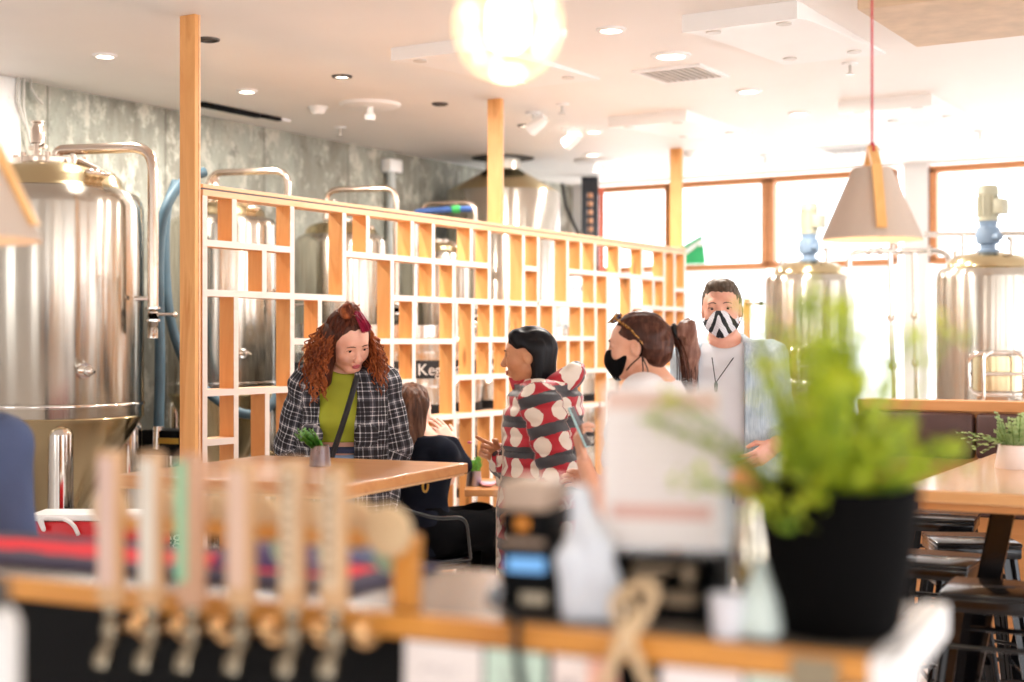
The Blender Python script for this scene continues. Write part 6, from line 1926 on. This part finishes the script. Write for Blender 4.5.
for sx in (-1, 1):
    S.cap(w2.hp(sx*.064, -.045, .03), w2.hp(sx*.056, -.05, -.13), .03, .024, .02); S.cap(w2.hp(sx*.045, .045, .085), w2.hp(sx*.07, -.02, .03), .028, .022, .03)
cutface(w2, S, .068, .075, .118, .088, -.15)
for sx in (-1, 1): S.ell(w2.hp(sx*.082, .02, -.015), np.array((.02, .045, .05))*k, w2.Rh, .01, True)
for sx in (-1, 1): S.ell(w2.hp(sx*.08, .045, -.06), np.array((.035, .06, .06))*k, w2.Rh, .01, True)
S.fold(.0018, (120, 60, 8), .5)
w2.cloth('hair', S, M_bob)
nl = MB(); tip = w2.loc(468.5, 442, 5.58)
nl.ball(np.array(wR)+fR/np.linalg.norm(fR)*.165*k, (.007, .01, .006), 10, 8); nl.build('pink_nail', simple('nail_pink', '#e9788c', .3), w2.root)

# ---------- woman in a black mask with a phone
D3 = 4.95
w3 = Person('woman with a ponytail and black face mask holding a phone', 'person', W((648-512)/FPX*D3, D3), face_angle(-1, .28), 1.625,
            skin_mat('skin_warm', '#d79a7c', '#e6b196'), simple('lips_soft', '#b8605a', .4), simple('brow_brown', '#38221a', .7))
w3.Rh = rotm(.02, .08, 0); w3.hc = w3.loc(637, 346, 4.95); k = w3.k
eL = w3.loc(601, 512, 4.62); wL = w3.loc(584, 462, 4.70)
hL = w3.loc(577, 432, 4.72)-wL
arms = [dict(pts=[(.165*k, -.01, 1.375*k), (.19, .02, 1.10), (.12, .2, .98)], f=(-.4, .8, .3), t=(-.4, 0, 1), n=(-1, 0, 0)),
        dict(pts=[(-.165*k, -.01, 1.375*k), eL, wL], f=hL, t=(.55, .35, .25), n=(.5, -.3, .2), curl=(.55, .6, .62, .65), thumb=.4)]
w3.body(arms, legs_down(w3))
lo, hi = w3.bounds(.12, z0=.75)
S = SDF(lo, hi, .006)
nb = np.array(w3.nbase())
S.loft([(.80, .215, .17, 0, 0), (.9, .212, .165, 0, 0)]+[(z, rx, ry+.005, cx, cy) for z, rx, ry, cx, cy in w3.trunk(.025) if z > .98] if True else [(z, rx, ry+.005, cx, cy) for z, rx, ry, cx, cy in w3.trunk(.025) if z > .83], .03)
S.ell(nb-np.array((0, 0, .06)), (.13, .07, .05), None, .05)
for sx in (-1, 1): S.ell((sx*.07*k, .085*k, 1.235*k), np.array((.075, .065, .075))*k, None, .03)
for a in w3.arms:
    sh, el, wr = [np.array(q) for q in a['pts']]; S.cap(sh, sh+(el-sh)*.55, .068, .064, .03); S.ell(sh, (.072, .072, .07), None, .04)
S.ell(nb+(0, .03, .06), (.075, .085, .075), None, .01, True); S.fold(.003, (28, 26, 18), .9); S.plane((0, 0, .8), (0, 0, -1), .006)
w3.cloth('blouse', S, simple('white_blouse', '#d9d3d3', .8, var=.03, bump=.15, bscale=200))
S = SDF((-.3, -.3, 0), (.3, .3, 1.0), .01)
S.loft([r for r in w3.trunk(.012) if r[0] < 1.0], .02)
for h_, kn, an in w3.legs: S.cap(h_, kn, .10, .08, .03).cap(kn, (an[0], an[1], .05), .078, .065, .03)
S.plane((0, 0, .05), (0, 0, -1)); w3.cloth('jeans', S, simple('navy_jeans', '#22263a', .8))
def face_mask(p, mat, name='face_mask', straps=True, strapmat=None, rear=.03):
    S = SDF(p.hc-.2, p.hc+.2, .0035); k = p.k
    E = lambda c, r, kk=.02: S.ell(p.hp(*c), np.array(r)*k, p.Rh, kk)
    E((0, .026, -.052), (.0735, .080, .066), .02); E((0, .078, -.10), (.024, .02, .02), .03); E((0, .096, -.045), (.026, .028, .034), .035)
    E((0, .09, -.02), (.02, .02, .018), .02)
    S.plane(p.hp(0, rear, -.05), p.Rh @ np.array((0, -1, -.45)), .014)
    S.ell(p.hp(.050, .085, .022), np.array((.044, .07, .038))*k, p.Rh, .006, True); S.ell(p.hp(-.050, .085, .022), np.array((.044, .07, .038))*k, p.Rh, .006, True)
    S.plane(p.hp(0, .1, -.006), p.Rh @ np.array((0, 0, 1)))
    V, Q = S.mesh(); H_ = (V-p.hc) @ p.Rh / k
    o = np_mesh(name, [(V, Q, 0)], mat, p.root, pat=H_)
    if straps:
        mb = MB()
        for sx in (-1, 1):
            for z0, z1 in ((-.025, .02), (-.085, -.04)):
                mb2 = MB().tube(fillet([p.hp(sx*.062, .035, z0), p.hp(sx*.074, .012, (z0+z1)/2), p.hp(sx*.083, -.024, z1), p.hp(sx*.087, -.034, -.01)], .02), .0022, 6)
                mb.merge(mb2)
        mb.build('ear_loop', strapmat or mat, o)
    return o
fm = face_mask(w3, simple('black_mask_cloth', '#070709', .8, Specular_IOR_Level=.1))
MB().ball(w3.hp(-.042, .083, -.052), .0032, 8, 6).build('mask_stud', M_chrome, fm)
tp = MB()
for dx in (0, .016): tp.tube([w3.hp(-.083, -.03, -.04), w3.hp(-.076, -.028-dx, -.085), w3.hp(-.068, -.02-dx*1.6, -.115)], .0024, 6)
tp.build('mask_tie', M_rubber, fm)
M_brn = hair_mat('brown_ponytail', [(.3, '#23130f'), (.55, '#40241b'), (.75, '#6b4536'), (.9, '#8d6a58')])
S = SDF(w3.hc-.33, w3.hc+.25, .005)
scalp(w3, S, .012)
S.ell(w3.hp(0, -.07, .0), np.array((.07, .06, .075))*k, w3.Rh, .03)
cutface(w3, S, .066, .075, .125, .095, -.15)
for sx in (-1, 1): S.ell(w3.hp(sx*.085, .0, -.028), np.array((.018, .034, .05))*k, w3.Rh, .008, True); S.ell(w3.hp(sx*.07, .02, -.09), np.array((.06, .085, .055))*k, w3.Rh, .012, True)
S.fold(.002, (70, 40, 90), .7)
w3h = w3.cloth('hair', S, M_brn)
tie = w3.loc(672.5, 332, 4.99)
back = (w3.Rh @ np.array((0, -1, 0)))
S = SDF(tie-.25, tie+.2, .005)
pe = w3.loc(688, 388, 5.05)
S.chain([tie, tie+back*.05+(0, 0, .008), (tie+back*.075+pe)/2+(0, 0, .02), pe, pe-(0, 0, .03)], [.02, .028, .032, .027, .010], .02)
S.fold(.004, (110, 110, 18), .2); S.fold(.0025, (190, 190, 30), .9)
w3.cloth('ponytail', S, hair_mat('ponytail_tips', [(.3, '#4a2d25'), (.55, '#7a5548'), (.8, '#b08a7a')]), parent=w3h)
MB().tube(arc(tie+back*.012, .022, 0, 2*math.pi, Vector(w3.Rh @ np.array((1, 0, 0))), Vector(w3.Rh @ np.array((0, .25, 1))), 20)[:-1], .009, 8, closed=True).build('hair_tie', M_rubber, w3h)
st = MB()
rnd = random.Random(8)
for q in range(70):
    o_ = np.array([rnd.gauss(0, .011) for _ in range(3)]); e_ = pe+o_*1.6+np.array((0, 0, rnd.uniform(-.06, .0)))
    m_ = (tie+back*.085+pe)/2+o_*1.5+np.array((0, 0, .03)); pts = []
    for i in range(9):
        s_ = i/8; pts.append((tie+o_*.5)*(1-s_)**2+m_*2*s_*(1-s_)+e_*s_*s_)
    st.tube(pts, [.0022]*7+[.0015, .0006], 4, caps=False)
st.build('ponytail_strands', M_brn, w3h)
# sunglasses pushed up into the hair
sg = thing('sunglasses', 'tortoiseshell sunglasses pushed up on the masked woman\'s hair', 'sunglasses', tuple(w3.M @ Vector(w3.hp(0, .07, .11))), w3.root.rotation_euler[2])
Mx = XFORM[sg.name].inverted() @ w3.M
M_tort = NT('tortoiseshell'); f = M_tort.noise(M_tort.coord(), 160, 2); M_tort.set(M_tort.ramp(f, [(.4, '#2a1710'), (.52, '#8a5320'), (.62, '#d9a94e')]), .2); M_tort = M_tort.mat
M_lens = simple('dark_violet_lens', '#4c4a6e', .08, var=.05)
for sx in (-1, 1):
    mb = MB()
    ring = [w3.hp(sx*(.036+.028*math.cos(a)), .077-.016*math.sin(a)-.010*max(0, math.cos(a)), .108+.016*math.sin(a)) for a in np.linspace(0, 2*math.pi, 22)[:-1]]
    mb.tube(ring, .0035, 8, closed=True); mb.xf(Mx).build('rim', M_tort, sg)
    ln = MB(); c_ = sum(ring)/len(ring); up = (w3.Rh @ np.array((0, .85, .5)))*.002
    ln.add([c_+up]+ring, [(0, i+1, (i+1) % len(ring)+1) for i in range(len(ring))]); ln.add([c_-up]+[r_-up*.3 for r_ in ring], [(0, (i+1) % len(ring)+1, i+1) for i in range(len(ring))]); ln.xf(Mx).build('lens', M_lens, sg)
    tmpl = MB().tube([w3.hp(sx*.066, .066, .109), w3.hp(sx*.088, .005, .062), w3.hp(sx*.089, -.028, .018), w3.hp(sx*.086, -.04, .0)], [.0042, .004, .0036, .003], 8); tmpl.xf(Mx).build('temple', M_tort, sg)
MB().tube([w3.hp(-.009, .077, .110), w3.hp(.009, .077, .110)], .0035, 8).xf(Mx).build('bridge', M_tort, sg)
# phone
ph = w3.loc(579.5, 427, 4.70)
t = thing('smartphone', 'thin pale smartphone held up by the masked woman', 'phone', tuple(w3.M @ Vector(ph)), 0)
up = P(569, 402, 4.70)-P(591, 452, 4.68); up.normalize(); sd = W(.25, 1)-W(0, 0); sd = (sd-up*sd.dot(up)).normalized(); nn = sd.cross(up)
Rm = Matrix((sd, nn, up)).transposed().to_4x4()
MB().box((-.036, -.0045, -.072), (.036, .0035, .072), .004).xf(Rm).build('case', simple('phone_mint', '#a9cfd0', .3), t)
MB().box((-.033, .0036, -.069), (.033, .0046, .069), .0).xf(Rm).build('screen', simple('phone_screen', '#2c3138', .1), t, smooth=0)
MB().box((-.034, -.0052, .035), (-.012, -.0044, .066), .002).xf(Rm).build('camera_bump', M_rubber, t)

# ---------- man in the denim shirt
D4 = 6.3
mn = Person('man in an open pale denim shirt and striped face mask', 'person', W((734-512)/FPX*D4, D4), face_angle(-.16, -1), 1.775,
            skin_mat('skin_ruddy', '#d99a82', '#e8b49d'), simple('lips_pale', '#b56a60', .4), simple('brow_dark', '#3a2a22', .7), fem=False)
mn.Rh = rotm(-.06, .03, .03); mn.hc = mn.loc(721.5, 309, 6.27); mn.nx = .04; k = mn.k
eL, wL = mn.loc(787, 436, 6.32), mn.loc(773, 447, 6.04)
arms = [dict(pts=[(.175*k+.02, .0, 1.365*k), mn.loc(676, 445, 6.35), mn.loc(690, 500, 6.15)], f=(0, .4, -1), t=(-.3, 1, .2), n=(-1, 0, 0)),
        dict(pts=[(-.172*k+.02, .0, 1.365*k), eL, wL], f=mn.loc(751, 463, 5.97)-wL, t=(.4, .35, .7), n=(.2, -.9, -.3), curl=(.3, .34, .36, .4), thumb=.75)]
mn.body(arms, legs_down(mn))
nb = np.array(mn.nbase())
S = SDF((-.32, -.25, .85), (.32, .3, 1.6), .006)
S.loft([(z, rx, ry, cx, cy) for z, rx, ry, cx, cy in mn.trunk(.012) if z > .86], .02)
S.ell(nb-np.array((0, 0, .04)), (.15, .085, .06), None, .05); S.fold(.003, (20, 20, 16), .5)
S.ell(nb+(0, .045, .035), (.085, .10, .07), None, .01, True); S.plane((0, 0, .9), (0, 0, -1))
mn.cloth('tee', S, simple('white_tee', '#dcdce0', .8, var=.02, bump=.1, bscale=220))
def denim_mat():
    n = NT('pale_denim'); f = n.noise(n.coord((1, 1, .05)), 120, 3); g = n.noise(n.coord(), 9, 4)
    m = n.math('ADD', n.math('MULTIPLY', f, .55), n.math('MULTIPLY', g, .45))
    n.set(n.ramp(m, [(.3, '#8fa3b3'), (.5, '#b4c4ce'), (.7, '#d3dde2')]), .85); n.bump(f, .25, .003); return n.mat
lo, hi = mn.bounds(.14, z0=.7)
S = SDF(lo, hi, .006)
S.loft([(.76, .225, .165, 0, 0)]+[(z, rx+.006, ry+.004, cx, cy) for z, rx, ry, cx, cy in mn.trunk(.042) if z > .82], .03)
S.ell(nb-np.array((0, .01, .04)), (.17, .10, .065), None, .05)
for i, a in enumerate(mn.arms):
    sh, el, wr = [np.array(q) for q in a['pts']]; S.ell(sh, (.072, .074, .066), None, .04); S.cap(sh, el, .068, .062, .03); S.cap(el, el+(wr-el)*.42, .070, .066, .02)
    q = el+(wr-el)*.40; q2 = el+(wr-el)*.56; S.cap(q, q2, .062, .060, .006)
S.cap(nb+(-.06, -.03, 0), nb+(.06, -.03, 0), .045, .045, .03); S.cap(nb+(-.065, -.02, .0), nb+(-.085, .085, -.06), .03, .022, .02); S.cap(nb+(.065, -.02, .0), nb+(.085, .085, -.06), .03, .022, .02)
S.fold(.0055, (22, 22, 14), 2.1); S.fold(.003, (55, 50, 22), .4)
cx0 = mn.loc(722, 400, 6.15)[0]
S.box((cx0+.0, .36, 1.1), (.095, .30, .7), .015, None, .012, True); S.ell(nb+(0, .05, .06), (.07, .12, .09), None, .01, True)
S.cap(nb+(0, .06, .02), nb+(cx0, .2, -.25), .07, .095, .015, True)
S.plane((0, 0, .78), (0, 0, -1), .006)
mn.cloth('denim_shirt', S, denim_mat())
S = SDF((-.32, -.3, 0), (.32, .3, 1.05), .01)
S.loft([r for r in mn.trunk(.016) if r[0] < 1.02], .02)
for h_, kn, an in mn.legs: S.cap(h_, kn, .11, .088, .03).cap(kn, (an[0], an[1], .05), .085, .075, .03)
S.fold(.003, (25, 25, 14), .4); S.plane((0, 0, .05), (0, 0, -1)); mn.cloth('trousers', S, simple('pale_trousers', '#c9d3d6', .85, var=.08))
def stripe_mask():
    n = NT('striped_mask'); at = n.node('ShaderNodeAttribute', _attribute_name='pat'); s = n.node('ShaderNodeSeparateXYZ'); n.l(at.outputs['Vector'], s.inputs[0])
    f = n.noise(n.coord(), 22, 2)
    x = n.math('ABSOLUTE', n.math('SUBTRACT', s.outputs[0], .004))
    v = n.math('ADD', n.math('MULTIPLY', x, 26.0), n.math('MULTIPLY', s.outputs[2], 11.0))
    v = n.math('FRACT', n.math('ADD', v, n.math('MULTIPLY', f, .5)))
    a = n.math('LESS_THAN', v, .42)
    fine = n.math('LESS_THAN', n.math('FRACT', n.math('ADD', n.math('MULTIPLY', s.outputs[2], 150.0), n.math('MULTIPLY', s.outputs[0], 60.0))), .3)
    c = n.mix(n.math('MULTIPLY', fine, .45), lin('#e9e8ee'), lin('#5c5c70')); n.set(n.mix(a, c, lin('#16161f')), .8); return n.mat
face_mask(mn, stripe_mask(), strapmat=M_rubber, rear=.022)
S = SDF(mn.hc-.2, mn.hc+.2, .004)
scalp(mn, S, .006)
S.ell(mn.hp(0, .03, .098), np.array((.06, .06, .032))*k, mn.Rh, .02)
cutface(mn, S, .072, .070, .135, .105, -.14)
for sx in (-1, 1): S.ell(mn.hp(sx*.085, .005, -.03), np.array((.02, .04, .05))*k, mn.Rh, .008, True)
S.plane(mn.hp(0, 0, -.05), mn.Rh @ np.array((0, 0, -1)), .01)
S.fold(.0022, (160, 160, 90), .7)
mn.cloth('hair', S, hair_mat('cropped_brown_grey', [(.3, '#33291f'), (.55, '#5b4d40'), (.8, '#857a6d')]))
nk = MB()
pc = mn.loc(716, 386, 6.10); pc[1] += .01
for sx in (-1, 1): nk.tube(fillet([nb+(sx*.065, -.01, .015), nb+(sx*.06, .075, -.035), pc+(sx*.002, 0, .018)], .04), .0022, 6)
pn = nk.build('necklace', M_rubber, mn.root)
MB().lathe([(0, -.028), (.006, -.024), (.009, .008), (.006, .016), (0, .018)], 14, tuple(pc)).build('pendant', simple('jade_pendant', '#3f5a49', .3), pn)

# ---------- seated woman, hand at her cheek
D5 = 6.95; SEAT = .455
fx, fd = .80, .60
ws = Person('seated woman in black with long brown hair, hand at her cheek', 'person', W((420-512)/FPX*D5, D5), face_angle(fx, fd), 1.62,
            skin_mat('skin_fair', '#e6b29c', '#f0c7b4'), simple('lips_rose', '#b9505a', .4), simple('brow_brown', '#38221a', .7))
k = ws.k; ws.dz = SEAT+.10-.90*k-.03; ws.ny = .05
ws.Rh = rotm(.28, .1, 0); ws.hc = ws.loc(413, 408, 6.98)
shR = np.array((.165*k, .03, 1.365*k+ws.dz)); shL = np.array((-.165*k, .03, 1.365*k+ws.dz))
eR = ws.loc(461, 464, 7.04); wR = ws.loc(452, 444, 6.94)
arms = [dict(pts=[shR, eR, wR], f=ws.loc(434, 417, 6.96)-wR, t=(-.2, .8, .6), n=(-.8, -.3, .2), curl=(.16, .18, .2, .22), thumb=.15),
        dict(pts=[shL, shL+(-.05, .05, -.27), shL+(.08, .20, -.40)], f=(.4, .8, 0), t=(.5, 0, 1), n=(0, 0, -1))]
z_ = SEAT+.10
legs = [((sx*.09*k, .03, z_), (sx*.11*k, .45*k, z_+.01), (sx*.11*k, .43*k, .085*k)) for sx in (1, -1)]
ws.body(arms, legs)
nb = np.array(ws.nbase())
lo, hi = ws.bounds(.13, z0=.40)
S = SDF(lo, hi, .006)
S.loft([(z, rx, ry, cx, cy) for z, rx, ry, cx, cy in ws.trunk(.022)], .03)
S.ell(nb-np.array((0, 0, .04)), (.14, .08, .06), None, .05)
for a in ws.arms:
    sh, el, wr = [np.array(q) for q in a['pts']]; S.ell(sh, (.06, .06, .055), None, .04); S.cap(sh, el, .054, .05, .03); S.cap(el, wr-(wr-el)*.05, .05, .038, .02)
S.ell(nb+(0, .02, .06), (.065, .07, .075), None, .01, True); S.fold(.004, (28, 28, 20), .4); S.plane((0, 0, SEAT+.01), (0, 0, -1))
ws.cloth('jumper', S, simple('navy_black_knit', '#12151f', .9, Specular_IOR_Level=.1, var=.2, bump=.3, bscale=150))
S = SDF((-.4, -.3, 0), (.4, .75, .75), .008)
S.loft([(z, rx, ry, cx, cy) for z, rx, ry, cx, cy in ws.trunk(.02) if z < SEAT+.25], .02)
for h_, kn, an in ws.legs: S.cap(h_, kn, .105, .10, .04).cap(kn, (an[0], an[1], .12), .10, .115, .04)
S.fold(.004, (24, 24, 14), 1.); S.plane((0, 0, SEAT+.002), (0, 0, -1)) if False else None
S.plane((0, 0, .09), (0, 0, -1)); ws.cloth('wide_trousers', S, simple('black_skirt', '#08080a', .9, Specular_IOR_Level=.05))
M_long = hair_mat('long_brown_hair', [(.3, '#21120c'), (.5, '#412617'), (.7, '#6a432b'), (.9, '#9a7350')])
S = SDF(ws.hc-.36, ws.hc+.25, .005)
scalp(ws, S, .014)
S.cap(ws.hp(0, -.055, .02), ws.hp(0, -.085, -.25), .080, .070, .03)
for sx in (-1, 1): S.cap(ws.hp(sx*.062, -.02, .02), ws.hp(sx*.07, -.03, -.17), .038, .035, .03)
cutface(ws, S, .066, .07, .12, .09, -.2)
S.fold(.003, (110, 90, 10), .5); S.fold(.002, (190, 170, 16), 1.5)
wsh = ws.cloth('hair', S, M_long)
st = MB(); rnd = random.Random(4)
for q in range(90):
    a = rnd.uniform(-1.9, 1.9); a0 = ws.hp(.078*math.sin(a), -.05-.065*math.cos(a), rnd.uniform(-.12, -.02)); e_ = np.array(a0)+np.array((rnd.gauss(0, .02), -.01+rnd.gauss(0, .015), rnd.uniform(-.20, -.08)))
    ph = rnd.uniform(0, 6.3); pts = []
    for i in range(18):
        s_ = i/17; c_ = np.array(a0)*(1-s_)+e_*s_; r_ = .012*s_; pts.append(c_+np.array((r_*math.cos(ph+s_*9), r_*math.sin(ph+s_*9), 0)))
    st.tube(pts, [.0024]*15+[.0018, .0012, .0005], 4, caps=False)
st.build('loose_strands', M_long, wsh)
ch = W((418-512)/FPX*6.93, 6.93)
metal_chair((ch.x, ch.y, 0), face_angle(fx, fd), 'black metal armchair under the seated woman')

# ---------- person at the left edge, seen from behind
D6 = 3.6
wl = Person('person in a navy jumper cut off by the left edge, seen from behind', 'person', W((-58-512)/FPX*D6, D6), face_angle(-.15, 1), 1.515,
            skin_mat('skin_fair', '#e6b29c', '#f0c7b4'), simple('lips_rose', '#b9505a', .4), simple('brow_brown', '#38221a', .7))
wl.body(arms_down(wl, .03, .02), legs_down(wl), vox=.006)
lo, hi = wl.bounds(.13, z0=.7); nb = np.array(wl.nbase())
S = SDF(lo, hi, .007)
S.loft([(.78, .2, .15, 0, 0)]+[(z, rx, ry, cx, cy) for z, rx, ry, cx, cy in wl.trunk(.03) if z > .82], .03)
S.ell(nb-np.array((0, 0, .04)), (.15, .085, .06), None, .05)
for a in wl.arms:
    sh, el, wr = [np.array(q) for q in a['pts']]; S.ell(sh, (.078, .075, .07), None, .04); S.cap(sh, el, .068, .064, .03); S.cap(el, wr-(wr-el)*.05, .06, .046, .02)
S.fold(.004, (22, 22, 14), .4); S.plane((0, 0, .79), (0, 0, -1), .006)
wl.cloth('jumper', S, simple('slate_navy_knit', '#465375', .9, var=.12, bump=.3, bscale=160))
S = SDF((-.3, -.3, 0), (.3, .3, 1.0), .01)
S.loft([r for r in wl.trunk(.012) if r[0] < .95], .02)
for h_, kn, an in wl.legs: S.cap(h_, kn, .10, .08, .03).cap(kn, (an[0], an[1], .05), .078, .065, .03)
S.plane((0, 0, .05), (0, 0, -1)); wl.cloth('trousers', S, simple('black_trousers', '#1b1b20', .8))
S = SDF(wl.hc-.25, wl.hc+.25, .006); scalp(wl, S, .012); cutface(wl, S, .07, .07, .125, .095, -.15); S.fold(.002, (90, 90, 30), .5)
wl.cloth('hair', S, M_root)

M_shoe = simple('black_shoe', '#17171a', .5); M_shoew = simple('white_trainer', '#dedcd8', .6, var=.03)
for p_, m_ in ((w1, M_shoe), (w2, M_shoe), (w3, M_shoew), (mn, M_shoew), (ws, M_shoe), (wl, M_shoe)): p_.shoes(m_)
# ------------------------------------------------------------------ camera, daylight, exposure
cam = bpy.data.cameras.new('camera'); co = bpy.data.objects.new('camera', cam); COL.objects.link(co)
co.location = (0, 0, CAMZ); co.rotation_euler = (math.pi/2, 0, ANG)
cam.sensor_width = 36.0; cam.lens = FPX/1024*36.0; cam.clip_start = .05; cam.clip_end = 200
cam.dof.use_dof = True; cam.dof.focus_distance = 5.9; cam.dof.aperture_fstop = 1.4
SC.camera = co
w = bpy.data.worlds.new('daylight'); SC.world = w; w.use_nodes = True
nt = w.node_tree; nt.nodes.clear()
out = nt.nodes.new('ShaderNodeOutputWorld'); bg = nt.nodes.new('ShaderNodeBackground')
tc = nt.nodes.new('ShaderNodeTexCoord')
def vdot(v):
    n = nt.nodes.new('ShaderNodeVectorMath'); n.operation = 'DOT_PRODUCT'; nt.links.new(tc.outputs['Generated'], n.inputs[0]); n.inputs[1].default_value = Vector(v).normalized(); return n.outputs['Value']
def rmp(val, stops):
    r = nt.nodes.new('ShaderNodeValToRGB'); nt.links.new(val, r.inputs[0]); e = r.color_ramp.elements
    e[0].position, e[0].color = stops[0]; e[1].position, e[1].color = stops[1]; return r.outputs[0]
g = rmp(vdot((1, .35, .25)), ((-0.2, (1.0, 1.0, 1.0, 1)), (1.0, (SUNNY, SUNNY, SUNNY*1.04, 1))))      # brighter sky on the sunny side
d_ = nt.nodes.new('ShaderNodeMath'); d_.operation = 'MULTIPLY_ADD'; nt.links.new(vdot((0, 0, 1)), d_.inputs[0]); d_.inputs[1].default_value = .5; d_.inputs[2].default_value = .5
h = rmp(d_.outputs[0], ((.46, (GROUND*1.02, GROUND, GROUND*.96, 1)), (.54, (SKY*.97, SKY, SKY*1.05, 1))))   # lower half brightened to light the ceiling, sky above
mxn = nt.nodes.new('ShaderNodeMix'); mxn.data_type = 'RGBA'; mxn.blend_type = 'MULTIPLY'; mxn.inputs[0].default_value = 1
nt.links.new(g, mxn.inputs[6]); nt.links.new(h, mxn.inputs[7]); nt.links.new(mxn.outputs[2], bg.inputs[0]); bg.inputs[1].default_value = 2.0
nt.links.new(bg.outputs[0], out.inputs[0])
def portal(name, loc, rot, sx_, sy_):
    L = bpy.data.lights.new(name, 'AREA'); L.shape = 'RECTANGLE'; L.size = sx_; L.size_y = sy_
    L.cycles.is_portal = True
    o = bpy.data.objects.new(name, L); COL.objects.link(o); o.location = loc; o.rotation_euler = rot
ymid = (YB+YF)/2
portal('daylight_right', (XR+.26, ymid, 1.5), (0, math.pi/2, 0), 2.5, YF-YB)
portal('daylight_far', ((XA+XF2)/2, YF+.27, 1.5), (-math.pi/2, 0, 0), XF2-XA, 2.8)
portal('daylight_rear', (-.5, YB-.26, 1.57), (math.pi/2, 0, 0), 11.0, 2.35)
vs = SC.view_settings
SC.display_settings.display_device = 'sRGB'
vs.view_transform = 'Standard'; vs.look = 'None'; vs.gamma = 1.0; vs.use_curve_mapping = False
vs.exposure = EXPOSURE
SC.cycles.max_bounces = 10; SC.cycles.diffuse_bounces = 5; SC.cycles.glossy_bounces = 5; SC.cycles.transparent_max_bounces = 12
SC.cycles.caustics_reflective = False; SC.cycles.caustics_refractive = False
SC.cycles.sample_clamp_indirect = 6.0
SC.cycles.use_denoising = True
